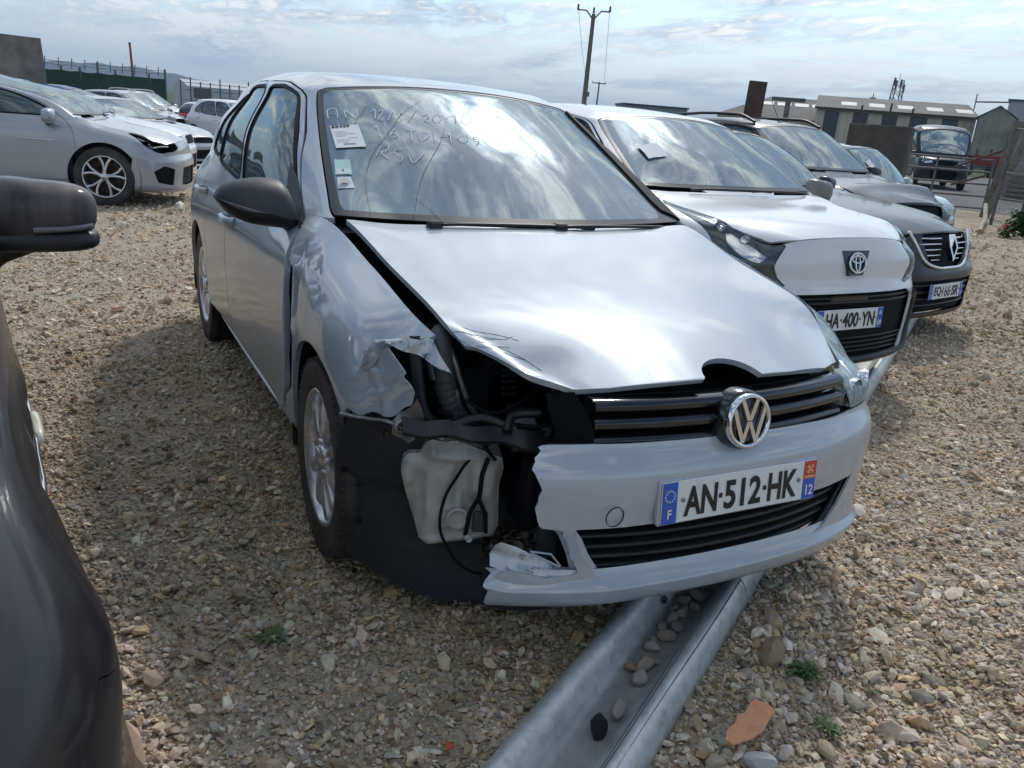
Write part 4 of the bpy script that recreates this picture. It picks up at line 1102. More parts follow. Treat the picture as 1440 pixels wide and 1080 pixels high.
def golf_deform(W, P, B):
    """dents of the crash, on the car's right side"""
    W = W.copy()
    rt = B[:, 0] < -.3
    low = (P[:, 1] <= 8.01) & rt
    def push(c, r, v, mask):
        W[mask] += lobe(B[mask], c, r)[:, None] * np.array(v)
    # crease in the wing below the mirror, long diagonal fold, dent over the arch
    push((-.82, .35, .885), (.10, .040, .035), (.034, .0, -.024), low); push((-.80, .32, .915), (.10, .02, .02), (-.010, 0, .008), low)
    push((-.86, .31, .835), (.10, .022, .022), (-.018, 0, .012), low); push((-.86, .275, .80), (.10, .018, .03), (.014, 0, -.006), low)
    push((-.80, .27, .87), (.10, .03, .06), (.016, 0, -.012), low)
    push((-.86, .285, .74), (.10, .030, .09), (.024, .0, -.006), low)
    push((-.88, .30, .66), (.10, .03, .06), (-.010, 0, 0), low)
    t = np.clip((B[:, 1] - .02) / .22, 0, 1)
    fold = np.exp(-((B[:, 2] - (.80 + .12 * t)) / .011) ** 2) * np.exp(-((B[:, 1] - .12) / .10) ** 2)
    W[low] += fold[low, None] * np.array([.013, 0, -.010])
    push((-.88, -.10, .72), (.12, .16, .10), (-.012, -.008, .006), low)
    push((-.80, -.33, .76), (.14, .08, .10), (.020, .02, -.020), low)
    k_ = smooth((B[:, 1] - .12) / .24) * (B[:, 1] < .375) * smooth((.96 - B[:, 2]) / .12); W[low, 0] += .016 * k_[low]
    # bonnet corner bent up and creased
    hd = (P[:, 1] > 7.9) & (B[:, 1] < .2) & rt & (B[:, 0] > -.72)
    push((-.60, -.50, .79), (.13, .14, .2), (.0, .012, .010), hd)
    cr = np.exp(-((B[:, 0] + .56 + .55 * (B[:, 1] + .56)) / .022) ** 2) * np.clip((-.33 - B[:, 1]) / .15, 0, 1)
    W[hd] += cr[hd, None] * np.array([0, 0, .008])
    push((-.47, -.62, .77), (.10, .07, .2), (0, .0, -.010), hd)
    # splitter edge of the lip stands proud
    lp = (P[:, 1] < -9) & (B[:, 1] < -.4)
    W[lp, 1] -= .016 * np.exp(-((P[lp, 1] - 1.35) / .38) ** 2)
    return W

golf_spec = dict(skip_right=True, res=(22, 8), Rw=.316, archR=.362, deform=golf_deform)
golf = thing('damaged_car', 'silver hatchback with its front right corner smashed in, headlight missing and wing torn', 'car', (0, 0, 0))
G = Car(golf, golf_spec)

def low_only(A): return 8.0001 - A[:, 7]
LGRILLE = [(-.462, .418), (.505, .430), (.46, .34), (.40, .292), (.30, .270), (0, .258), (-.33, .268), (-.385, .284), (-.43, .34)]
UGR = [(-2.42, 8.4), (2.28, 8.4), (2.18, 7.0), (2.32, 6.22), (0, 6.16), (-2.08, 6.24), (-2.25, 6.9)]
LAMP_L = [(2.31, 8.4), (2.21, 7.0), (2.36, 6.16), (3.2, 6.05), (4.2, 6.4), (4.9, 7.2), (5.15, 7.75), (5.15, 8.4)]
HOLE_R = [(-2.36, 8.4), (-2.20, 7.0), (-2.05, 6.2), (-2.6, 6.12), (-2.68, 5.6), (-2.74, 5.2), (-2.66, 4.7), (-2.72, 4.2), (-2.62, 3.95), (-2.40, 3.9), (-2.33, 3.4), (-2.22, 2.9), (-2.15, 2.55), (-2.5, 2.5), (-2.9, 2.72), (-3.12, 2.35), (-3.02, 1.7), (-3.10, .9), (-3.06, -.5), (-5.7, -.5), (-6.3, 3), (-6.3, 8.4)]
LIPLINE = [(-3.3, -.5), (5.35, -.5), (5.35, 2.0), (4, 2.12), (2.4, 2.2), (0, 2.15), (-2.2, 2.2), (-3.3, 2.25)]
BUMPER = [(-3.4, 2.2), (-2.2, 2.2), (0, 2.15), (2.4, 2.2), (4, 2.12), (5.35, 2.0), (5.22, 4), (5.15, 5.7), (4.7, 6.35), (4.2, 6.34), (3.2, 6.0), (2.34, 6.10), (0, 6.12), (-2.06, 6.18), (-3.4, 6.1)]
FENDER_R = [(.53, .24), (.438, .32), (.370, .42), (.340, .55), (.337, .70), (.358, .82), (.408, .90), (.520, .972), (.50, 1.06), (.2, 1.06), (-.44, .99), (-.425, .80), (-.385, .795), (-.352, .785), (-.336, .775), (-.322, .752), (-.335, .72), (-.318, .68), (-.322, .63), (-.310, .585), (-.29, .57), (-.285, .50), (-.2, .24)]
FENDER_L = [(.56, .24), (.47, .32), (.405, .42), (.378, .55), (.375, .70), (.39, .82), (.43, .90), (.53, .972), (.50, 1.06), (-.60, 1.0), (-.34, .70), (-.335, .55), (-.33, .24)]
f_lg, f_ug, f_ll, f_hr, f_lip, f_bu = G.fxz(LGRILLE, -.5), G.fcl(UGR), G.fcl(LAMP_L), G.fcl(HOLE_R), G.fcl(LIPLINE), G.fcl(BUMPER)
G.cuts += [([f_lg], 0), ([f_ug], 0), ([f_ll], 0), ([f_hr], 0)]
tri_ = lambda t: np.abs((t % 1.0) * 2 - 1) * 2 - 1
jag = lambda A: .007 * tri_(A[:, 10] * 17 + .6 * np.sin(A[:, 10] * 61)) + .004 * tri_(A[:, 10] * 47 + .3) + .002 * tri_(A[:, 10] * 131)
HM = [low_only]
bump_less = [f_lg, lambda A: f_hr(A) + jag(A) * 3, f_ll, f_ug]
G.panel('front_bumper', ['low'], [f_bu, low_only], bump_less, SILVER, thick=.007)
lp = spline([(-.645, -.744, 0), (-.60, -.770, 0), (-.40, -.842, 0), (-.20, -.866, 0), (0, -.872, 0), (.20, -.866, 0), (.40, -.842, 0), (.60, -.770, 0), (.70, -.67, 0), (.782, -.56, 0), (.825, -.45, 0), (.842, -.37, 0)], 8)
tg = np.gradient(lp, axis=0); tg /= np.linalg.norm(tg, axis=1)[:, None]; on = np.stack([tg[:, 1], -tg[:, 0], 0 * tg[:, 0]], 1)
LIPS = [[(-.010, .300), (-.004, .285), (.004, .272), (.012, .262), (.017, .257)], [(.017, .257), (.0195, .254), (.0195, .250)], [(.0195, .250), (.016, .236), (.010, .218), (.002, .203), (-.012, .196), (-.06, .196)]]
lb_ = MB()
for seg in LIPS:
    rows = []
    for i, (p, n_) in enumerate(zip(lp, on)):
        w_ = max(0, 1 - i / 6.0)
        rows.append([p + n_ * a + np.array([.010 * w_ * math.sin(z * 160), 0, z - (.006 * w_ if z < .25 else 0) - .012 * (p[0] / .64) ** 4 * (1 if z > .27 else 0) * 0]) for a, z in seg])
    lb_.grid(np.array(rows), True, flip=True)
lb_.build('bumper_lip', SILVER, golf)
# wings, doors
for sg, poly in ((-1, FENDER_R), (1, FENDER_L)):
    f = G.fyz(poly, sg)
    G.panel('front_wing', ['low'], [f, low_only], [f_ll, f_bu, f_lip], SILVER, arch=True, thick=.03 if sg > 0 else .016)
wins = {}
for sg in (-1, 1):
    for nm, poly in (('front', WIN_F), ('rear', WIN_R), ('quarter', WIN_Q)): wins[(sg, nm)] = G.fyz(poly, sg)
grow = lambda f, d: (lambda A: f(A) + d)
for sg in (-1, 1):
    wl = [grow(wins[(sg, k)], .011) for k in ('front', 'rear', 'quarter')]
    for nm, poly in (('front_door', DOOR_F), ('rear_door', DOOR_R)):
        G.panel(nm, ['low', 'gh'], [G.fyz(poly, sg)], wl, SILVER, arch=True, thick=.02)
    for k in ('front', 'rear', 'quarter'):
        f = wins[(sg, k)]
        S = G.cut(G.S('low', 'gh'), f, -.004)
        sheet('side_window', S, GLASS_S, golf, 0, -.006)
        S = G.less(G.cut(G.S('low', 'gh'), f, -.0105), f, 0)
        sheet('window_seal', S, SEAL, golf, .012, .002)
        G.cuts.append(([f], -.011))
# windscreen
f_ws, f_wi = G.fcl(WSCR), G.fcl(WSCR_IN)
ring = [(-6.62, 8.02), (6.95, 8.02), (6.99, 8.3), (6.86, 9.4), (6.74, 10.5), (6.3, 11.0), (-6.3, 11.0), (-6.66, 10.6), (-6.70, 8.1)]
inner = [(-6.3, 8.12), (5.75, 8.11), (6.0, 8.25), (6.22, 9.3), (6.40, 10.45), (6.15, 10.75), (-6.1, 10.75), (-6.36, 10.4), (-6.38, 8.25)]
f_ws, f_wi = G.fcl(ring), G.fcl(inner)
S = G.cut(G.S('gh'), f_wi, -.02)
sheet('windscreen', S, GLASS_W, golf, 0, -.004)
S = G.less(G.cut(G.S('gh'), f_ws, .03), f_wi, 0)
sheet('windscreen_border', S, FRIT, golf, .004, -.003)
G.cuts.append(([f_ws], -.03))
f_pt = G.fcl([(6.12, 8.2), (7.02, 8.04), (7.04, 8.3), (6.88, 9.4), (6.76, 10.5), (6.56, 10.72), (6.44, 10.4), (6.28, 9.3), (6.06, 8.35)])
sheet('pillar_trim', G.cut(G.S('gh'), f_pt, 0), SEAL, golf, .012, .006)
for xs in ((-.545, -.60), (.545, .60)): pass
# bonnet: clear of its edges; emblem notch; crushed corner cut back
hb = np.concatenate([V_ for V_ in [G.A[:, 8:11]]])
def hood_edge(A):
    """distance to the bonnet's side and rear edges, in plan"""
    return np.minimum(.709 + .02 * np.clip(A[:, 9], -1, 1) - np.abs(A[:, 8]) * 1.0, 1.0)
HOODPOLY = [(-.60, .335), (0, .262), (.60, .345), (.735, .375), (.700, 0), (.690, -.30), (.655, -.48), (.52, -.672), (.385, -.752), (.20, -.795), *[(.094 * math.cos(a), -.803 + .078 * math.sin(a)) for a in np.linspace(0, math.pi, 15)], (-.20, -.795), (-.36, -.762), (-.44, -.728), (-.524, -.618), (-.60, -.512), (-.622, -.49), (-.640, -.425), (-.645, -.33), (-.655, -.118), (-.668, .123), (-.690, .372)]
f_hood = lambda A: sdpoly(A[:, 8], A[:, 9], HOODPOLY)
S = G.cut(G.S('hood'), f_hood)
hood = sheet('bonnet', S, SILVER, golf, .016)
# body: what is left (roof, pillars, quarters, sills, tail)
S = (G.A, G.body)
for fs, gap in G.cuts:
    S = clip(S, -np.min([f(S[0]) for f in fs], axis=0) + (gap if len(fs) == 1 and gap < 0 else -.0025) )
S = clip(S, G.arch(S[0]))
fr = lambda A: np.where((A[:, 9] < .3) & (A[:, 7] < 8.0), -1., 1.)     # nothing of the nose remains here
S = clip(S, np.where((S[0][:, 7] < 8.0), S[0][:, 9] - .45, 1.0))
sheet('body_shell', S, SILVER, golf, .02)
underbody(G, front=-.45)
car_interior(G)
# body-coloured tube shaped to catch the highlight along the sill's bottom edge
for sg in (-1, 1):
    pts = [(sg * x, y, z) for x, y, z in ((.842, .46, .268), (.848, .8, .272), (.850, 1.25, .275), (.848, 1.8, .280), (.846, 2.15, .288))]
    MB().tube(spline(pts, 6), .010, 8).build('sill_highlight_edge', SILVER, golf)
# wheels
for y, sg in ((0, -1), (0, 1), (2.578, -1), (2.578, 1)):
    wheel(golf, sg * (.775 if y == 0 else .762), y, .316, .212, .205, sg, 'ten', ALLOY, rad(0 if y else -2))
# door handles
for y, z, x in ((1.47, .838, .880), (2.33, .872, .872)):
    for sg in (-1, 1):
        b = MB()
        b.tube(spline([(sg * x, y - .095, z), (sg * (x + .028), y - .07, z + .002), (sg * (x + .034), y, z + .004), (sg * (x + .028), y + .07, z + .002), (sg * x, y + .095, z)], 5), .014, 8, flat=1.3)
        h = b.build('door_handle', SILVER, golf)
        MB().grid(superell(sg * (x - .006), y, z - .004, .008, .075, .026, .8, .7), True, flip=True).build('handle_recess', BLACK, h)
# grille: three gloss bars on black mesh
def gx(u):  # nose surface y at lateral x for grille level
    return -.845 + .15 * abs(u) ** 2.0 * 1.9
gb = MB()
xs = np.linspace(-.41, .435, 33)
back = []
for z, dy in ((.612, .05), (.66, .055), (.70, .06), (.732, .065)):
    back.append([(x, gx(x) + dy, z) for x in xs])
gb.grid(np.array(back), True).build('grille_back', BAYDARK, golf)
for z0, z1, lip in ((.700, .730, .0), (.655, .687, .0), (.615, .640, .004)):
    rows = []
    for dz, dy in ((0, .03), (.001, .006), (.25, -.002), (.75, .0), (.999, .012), (1, .04)):
        rows.append([(x, gx(x) + dy + .002 + (z0 - .615) * .1, z0 + (z1 - z0) * dz) for x in xs])
    MB().grid(np.array(rows), True).build('grille_bar', GLOSSBLK, golf)
# emblem: black dish, chrome ring and the two letters
em = MB()
em.lathe([(.0005, 0), (.070, 0), (.078, .012), (.082, .05)], 40, 'y')
e0 = em.build('emblem', GLOSSBLK, golf)
e0.location = (0, -.872, .672); e0.rotation_euler = (rad(-9), 0, 0)
MB().lathe([(.059, -.002), (.060, -.010), (.0645, -.013), (.069, -.011), (.0715, -.003), (.0715, .002)], 48, 'y').build('emblem_ring', CHROME, e0)
def stroke(b, pts, w, y0=-.001, y1=-.0095):
    for (x0, z0), (x1, z1) in zip(pts[:-1], pts[1:]):
        d = np.array([x1 - x0, z1 - z0]); d /= np.linalg.norm(d); nrm = np.array([-d[1], d[0]])
        p = [np.array([x0, z0]) + nrm * w, np.array([x1, z1]) + nrm * w, np.array([x1, z1]) - nrm * w, np.array([x0, z0]) - nrm * w]
        q = [c * .0 + c for c in p]
        b.prism([tuple(c) for c in q], y0, y1)
lt = MB()
stroke(lt, [(-.0245, .056), (-.0035, .006)], .0058); stroke(lt, [(.0035, .006), (.0245, .056)], .0058)
stroke(lt, [(-.051, .034), (-.0215, -.053)], .0060); stroke(lt, [(-.0215, -.053), (-.0025, -.003)], .0055, -.001, -.0090)
stroke(lt, [(.0025, -.003), (.0215, -.053)], .0055, -.001, -.0090); stroke(lt, [(.0215, -.053), (.051, .034)], .0060)
lt.box((-.0085, -.0093, .002), (.0085, -.001, .0085)); lt.box((-.007, -.0091, -.005), (.007, -.001, -.0005))
lt.build('emblem_letters', CHROME, e0)
# lower grille
xs2 = np.linspace(-.47, .51, 27)
ly = lambda x: -.872 + .115 * (abs(x) / .6) ** 2.2
rows = [[(x, ly(x) + .07, z) for x in xs2] for z in (.24, .30, .36, .44)]
MB().grid(np.array(rows), True).build('lower_grille_back', BAYDARK, golf)
for z in (.292, .322, .352, .382, .410):
    rows = []
    for dz, dy in ((-.007, .05), (-.006, .012), (0, .008), (.006, .012), (.007, .05)):
        rows.append([(x * (1 - max(0, .36 - z) * 1.1), ly(x) + dy, z + dz) for x in xs2])
    MB().grid(np.array(rows), True).build('lower_grille_slat', BLACK, golf)
poly3 = [(x, ly(x) + .004, z) for x, z in LGRILLE]
MB().tube(spline(poly3 + poly3[:1], 4), .012, 6, cap=False).build('lower_grille_frame', BLACK, golf)
plate(golf, (.004, -.892, .485), 'AN-512-HK', '12', tilt=rad(-6), rz=rad(0))
MB().box((-.266, -.002, -.060), (.266, .016, .060), .004).build('plate_holder', SILVER, bpy.data.objects['number_plate']).location = (0, .0045, 0)
# towing-eye cap: a round cover in the bumper
MB().lathe([(.0245, -.0005), (.0245, .0020), (.0262, .0022), (.0262, -.0008)], 32, 'y').build('towing_cap_gap', BLACK, golf).location = (-.372, -.8665, .457)
# left headlight: yellowed lens over a pale bowl
S = G.cut(G.S('low'), f_ll, .02)
hl = sheet('headlight', S, OLDLENS, golf, .03, -.028)
sheet('lamp_lens', S, glass('aged_lens', (.86, .87, .78), 1.0, .55, 1.6), hl, .004, 0)
for px, pz in ((.52, .672), (.63, .690)):
    q = S[0][np.argmin((S[0][:, 0] - px) ** 2 + (S[0][:, 2] - pz) ** 2)]
    b = MB().lathe([(.042, -.016), (.045, -.004), (.038, .012), (.018, .022), (.0005, .024)], 22, 'y').build('lamp_bowl', REFLECTOR, hl); b.location = q[:3] - q[3:6] * .022; b.rotation_euler = (0, 0, math.atan2(q[3], -q[4]))
# wipers
for pts in ([(-.42, .285, 1.003), (-.33, .276, 1.008), (.10, .258, 1.008), (.22, .262, 1.002)], [(.06, .262, 1.004), (.16, .256, 1.010), (.52, .315, 1.004), (.60, .345, 1.0)]):
    w = MB().tube(spline(pts, 5), .009, 6, flat=.7); w.box((pts[0][0] - .01, pts[0][1] - .02, .99), (pts[0][0] + .04, pts[0][1] + .02, 1.018), .006)
    w.v = [(a, b + .004, c - .012) for a, b, c in w.v]; w.build('wiper', BLACK, golf)
# mirrors
door_mirror(golf, -1, -.790, .585, 1.034, GREYPL, .98)

for sg in (-1, 1):
    S = G.cut(G.S('low', 'gh'), G.fyz([(.46, .945), (.70, .975), (.74, 1.045), (.82, 1.135), (.72, 1.09), (.58, 1.01)], sg))
    sheet('mirror_base_panel', S, GREYPL, golf, .006, .006)
WRITING = [[(-0.593, 0.947, 1.297), (-0.582, 0.999, 1.325), (-0.567, 1.009, 1.334), (-0.551, 1.0, 1.335), (-0.558, 0.938, 1.303)], [(-0.582, 0.979, 1.315), (-0.557, 0.967, 1.317)], [(-0.53, 0.928, 1.305), (-0.52, 0.978, 1.332), (-0.493, 0.915, 1.308), (-0.475, 0.968, 1.338)], [(-0.426, 0.939, 1.335), (-0.411, 0.95, 1.344), (-0.424, 0.89, 1.311)], [(-0.399, 0.934, 1.338), (-0.382, 0.943, 1.346), (-0.387, 0.92, 1.333), (-0.415, 0.883, 1.31), (-0.394, 0.878, 1.311)], [(-0.382, 0.866, 1.308), (-0.341, 0.931, 1.347)], [(-0.332, 0.915, 1.34), (-0.309, 0.916, 1.344), (-0.33, 0.892, 1.329), (-0.322, 0.87, 1.319), (-0.346, 0.859, 1.31)], [(-0.307, 0.849, 1.311), (-0.244, 0.93, 1.359)], [(-0.234, 0.885, 1.338), (-0.208, 0.899, 1.347), (-0.214, 0.875, 1.334), (-0.239, 0.847, 1.318), (-0.215, 0.841, 1.317)], [(-0.162, 0.867, 1.335), (-0.174, 0.848, 1.324), (-0.189, 0.84, 1.319), (-0.199, 0.848, 1.322), (-0.197, 0.867, 1.332), (-0.184, 0.886, 1.343), (-0.169, 0.894, 1.348), (-0.159, 0.886, 1.344), (-0.162, 0.867, 1.335)], [(-0.104, 0.886, 1.347), (-0.093, 0.896, 1.353), (-0.11, 0.832, 1.32)], [(-0.028, 0.867, 1.34), (-0.045, 0.845, 1.328), (-0.065, 0.835, 1.322), (-0.078, 0.842, 1.326), (-0.077, 0.863, 1.336), (-0.061, 0.885, 1.348), (-0.04, 0.896, 1.354), (-0.026, 0.889, 1.35), (-0.028, 0.867, 1.34)], [(-0.444, 0.835, 1.279), (-0.436, 0.842, 1.285), (-0.443, 0.777, 1.25)], [(-0.424, 0.771, 1.25), (-0.422, 0.769, 1.249)], [(-0.37, 0.814, 1.283), (-0.4, 0.784, 1.262), (-0.403, 0.761, 1.249), (-0.378, 0.769, 1.258), (-0.384, 0.788, 1.267), (-0.404, 0.776, 1.257)], [(-0.333, 0.798, 1.281), (-0.292, 0.793, 1.284)], [(-0.314, 0.795, 1.282), (-0.333, 0.733, 1.246)], [(-0.282, 0.782, 1.28), (-0.298, 0.726, 1.247), (-0.262, 0.744, 1.261), (-0.25, 0.766, 1.275), (-0.27, 0.786, 1.283), (-0.285, 0.781, 1.278)], [(-0.227, 0.778, 1.283), (-0.245, 0.718, 1.25)], [(-0.215, 0.745, 1.267), (-0.186, 0.749, 1.272)], [(-0.176, 0.749, 1.273), (-0.169, 0.758, 1.278), (-0.184, 0.702, 1.247)], [(-0.098, 0.732, 1.268), (-0.111, 0.716, 1.259), (-0.13, 0.71, 1.254), (-0.143, 0.716, 1.257), (-0.143, 0.731, 1.265), (-0.13, 0.747, 1.274), (-0.112, 0.754, 1.279), (-0.099, 0.748, 1.276), (-0.098, 0.732, 1.268)], [(-0.044, 0.753, 1.28), (-0.067, 0.747, 1.277), (-0.077, 0.724, 1.264), (-0.057, 0.721, 1.263), (-0.08, 0.694, 1.248)], [(-0.488, 0.675, 1.185), (-0.455, 0.722, 1.218)], [(-0.466, 0.721, 1.215), (-0.429, 0.719, 1.222), (-0.44, 0.694, 1.205), (-0.466, 0.688, 1.197), (-0.449, 0.649, 1.179)], [(-0.383, 0.689, 1.214), (-0.406, 0.692, 1.211), (-0.417, 0.673, 1.198), (-0.399, 0.649, 1.189), (-0.414, 0.623, 1.17), (-0.426, 0.636, 1.176)], [(-0.37, 0.656, 1.197), (-0.369, 0.61, 1.171), (-0.308, 0.657, 1.208)]]
CRACKS = [[(-0.202, 0.996, 1.395), (-0.312, 0.907, 1.339), (-0.39, 0.808, 1.277), (-0.496, 0.692, 1.193), (-0.542, 0.61, 1.139), (-0.576, 0.505, 1.077), (-0.598, 0.368, 1.0)], [(-0.102, 0.891, 1.35), (-0.129, 0.875, 1.34), (-0.175, 0.794, 1.296), (-0.225, 0.709, 1.246), (-0.347, 0.556, 1.142), (-0.396, 0.474, 1.086), (-0.458, 0.349, 1.003)], [(-0.409, 1.047, 1.391), (-0.446, 0.964, 1.343), (-0.509, 0.878, 1.286), (-0.463, 0.871, 1.293), (-0.441, 0.853, 1.289)], [(-0.42, 0.451, 1.069), (-0.382, 0.385, 1.035), (-0.354, 0.311, 0.994)]]
NOTES = [[(-0.6, 0.899, 1.271), (-0.498, 0.87, 1.284), (-0.508, 0.732, 1.212), (-0.614, 0.758, 1.199)], [(-0.638, 0.698, 1.164), (-0.585, 0.68, 1.168), (-0.599, 0.598, 1.122), (-0.656, 0.612, 1.117)], [(-0.655, 0.595, 1.11), (-0.609, 0.586, 1.115), (-0.611, 0.525, 1.083), (-0.668, 0.535, 1.078)]]
SCRAPES = [[(-0.638, -0.42, 0.818), (-0.613, -0.445, 0.811), (-0.583, -0.462, 0.81), (-0.552, -0.49, 0.804)], [(-0.619, -0.413, 0.825), (-0.579, -0.437, 0.822), (-0.525, -0.475, 0.818), (-0.486, -0.514, 0.811)], [(-0.608, -0.459, 0.804), (-0.557, -0.502, 0.798), (-0.52, -0.53, 0.797)], [(-0.594, -0.486, 0.794), (-0.549, -0.529, 0.789), (-0.501, -0.575, 0.784)], [(-0.613, -0.436, 0.816), (-0.561, -0.465, 0.813), (-0.523, -0.493, 0.811), (-0.489, -0.495, 0.818)], [(-0.561, -0.512, 0.792), (-0.522, -0.556, 0.785), (-0.495, -0.592, 0.779), (-0.477, -0.628, 0.77)], [(-0.637, -0.437, 0.809), (-0.617, -0.467, 0.797), (-0.591, -0.498, 0.79)], [(-0.537, -0.503, 0.803), (-0.507, -0.545, 0.794), (-0.483, -0.579, 0.788)], [(-0.643, -0.397, 0.828), (-0.623, -0.422, 0.82), (-0.598, -0.433, 0.82)]]
# ------------------------------------------------------------------ the smashed corner
def thick_poly(name, pts, n, d, m, parent, bev=True):
    """closed outline of 3D points extruded by d along n, with a small rounded front"""
    P = np.array(pts, float); n = np.array(n, float); n /= np.linalg.norm(n); c = P.mean(0)
    b = MB(); K = len(P)
    inner = c + (P - c) * .965 + n * .006
    v = np.concatenate([P - n * d, P, inner])
    f = [(i, (i + 1) % K, K + (i + 1) % K, K + i) for i in range(K)] + [(K + i, K + (i + 1) % K, 2 * K + (i + 1) % K, 2 * K + i) for i in range(K)]
    f += [tuple(range(2 * K, 3 * K)), tuple(range(K - 1, -1, -1))]
    b.add(v, f)
    return b
def crumple(P, amp, seed, fr=18):
    P = np.array(P, float); r = np.random.default_rng(seed); k = r.normal(size=(6, 3)) * fr; ph = r.uniform(0, 6.3, 6); d = r.normal(size=(6, 3))
    s = sum(np.sin(P @ k[i] + ph[i])[..., None] * d[i] for i in range(6))
    return P + s * amp / 2.4
def fill(edges, nu, nv):
    """Coons patch from four edge polylines (bottom, top, left, right)"""
    def rs(p, n):
        p = np.array(p, float); L = np.concatenate([[0], np.cumsum(np.linalg.norm(np.diff(p, axis=0), axis=1))]); t = np.linspace(0, L[-1], n)
        return np.stack([np.interp(t, L, p[:, i]) for i in range(3)], 1)
    c0, c1, d0, d1 = rs(edges[0], nu), rs(edges[1], nu), rs(edges[2], nv), rs(edges[3], nv)
    u = np.linspace(0, 1, nu)[None, :, None]; v = np.linspace(0, 1, nv)[:, None, None]
    return (1 - v) * c0[None] + v * c1[None] + (1 - u) * d0[:, None] + u * d1[:, None] - ((1 - u) * (1 - v) * c0[0] + u * (1 - v) * c0[-1] + (1 - u) * v * c1[0] + u * v * c1[-1])
# torn piece of the wing folded outwards
fl = fill([[(-.884, -.290, .578), (-.866, -.330, .580), (-.822, -.395, .592), (-.788, -.450, .612), (-.768, -.486, .650)],
           [(-.846, -.336, .712), (-.826, -.356, .752), (-.806, -.392, .775), (-.800, -.420, .783), (-.797, -.426, .784)],
           [(-.884, -.290, .578), (-.880, -.296, .615), (-.874, -.304, .655), (-.846, -.336, .712)],
           [(-.768, -.486, .650), (-.764, -.488, .684), (-.772, -.470, .725), (-.797, -.426, .784)]], 26, 20)
fl = crumple(fl, .007, 3, 20)
uu = np.linspace(0, 1, 26)[None, :]; vv = np.linspace(0, 1, 20)[:, None]
fold = np.exp(-((vv - .28 - .30 * (uu - .45)) / .07) ** 2) * np.clip(uu * 3, 0, 1)
fold = np.maximum(fold, .8 * np.clip(1 - np.abs(uu - .62 + .25 * vv) / .07, 0, 1)); fl[..., 0] -= .014 * fold; fl[..., 2] += .004 * fold; fl[..., 1] -= .010 * np.clip(1 - np.abs(vv - .75 + .2 * uu) / .10, 0, 1)
def two_sided(G_, t, nrm):
    n = np.array(nrm, float); n /= np.linalg.norm(n); b = MB(); b.grid(G_, True); b.grid(G_ - n * t, True, flip=True)
    a, c = G_.shape[:2]; ring = [(0, j) for j in range(c)] + [(i, c - 1) for i in range(1, a)] + [(a - 1, j) for j in range(c - 2, -1, -1)] + [(i, 0) for i in range(a - 2, 0, -1)]
    o = [G_[i, j] for i, j in ring]; K = len(o)
    b.add(np.array(o + [p - n * t for p in o]), [(i, (i + 1) % K, K + (i + 1) % K, K + i) for i in range(K)])
    return b
two_sided(fl, .003, (-1, -.6, 0)).build('torn_wing_flap', SILVER, golf)
# curled rim of metal above the flap, and the bent-down edge of the wing beside the lamp hole
cu = fill([[(-.846, -.340, .716), (-.836, -.352, .750), (-.818, -.372, .785), (-.790, -.402, .792), (-.768, -.428, .796)],
           [(-.838, -.372, .708), (-.820, -.398, .745), (-.806, -.420, .782), (-.782, -.440, .770), (-.762, -.452, .778)],
           [(-.846, -.340, .716), (-.850, -.362, .712), (-.838, -.372, .708)], [(-.768, -.428, .796), (-.766, -.442, .796), (-.762, -.452, .778)]], 22, 8)
cu = crumple(cu, .009, 9, 46); two_sided(cu, .003, (-.6, -1, .3)).build('torn_wing_edge', TORN, golf)
ed = fill([[(-.766, -.405, .806), (-.735, -.430, .804), (-.706, -.440, .800), (-.690, -.452, .798)],
           [(-.770, -.425, .775), (-.730, -.460, .765), (-.690, -.500, .752), (-.672, -.520, .745)],
           [(-.766, -.405, .806), (-.770, -.425, .775)], [(-.690, -.452, .798), (-.672, -.520, .745)]], 20, 6)
ed = crumple(ed, .008, 5, 46); two_sided(ed, .003, (0, -1, .3)).build('torn_wing_edge', TORN, golf)
# bare bracket under the flap
br = MB()
br.tube(spline([(-.889, -.300, .572), (-.850, -.368, .580), (-.806, -.440, .592), (-.775, -.490, .588)], 6), [.010] * 19, 8, flat=.5)
br.build('wing_bracket_rail', STEEL, golf)
bq = fill([[(-.795, -.455, .560), (-.770, -.500, .548), (-.752, -.515, .575)], [(-.790, -.462, .628), (-.768, -.492, .650), (-.758, -.502, .668)], [(-.795, -.455, .560), (-.800, -.458, .6), (-.790, -.462, .628)], [(-.752, -.515, .575), (-.748, -.52, .62), (-.758, -.502, .668)]], 12, 12)
two_sided(crumple(bq, .006, 12, 45), .004, (-1, -.8, 0)).build('bent_bracket', STEEL, golf)
MB().lathe([(.020, 0), (.018, -.006), (.008, -.007), (.007, 0), (.0005, .001)], 16, 'y').build('bracket_bush', STEEL, golf).location = (-.786, -.478, .590)
tb = MB()
for k in range(9):
    t = k / 8; p = np.array([-.878 + .075 * t, -.300 - .12 * t, .552 + .004 * math.sin(k * 2.1)])
    tb.box(p - (.006, .008, .010), p + (.006, .008, .012), .002)
tb.build('bumper_guide', BLACK, golf)['kind'] = 'stuff'
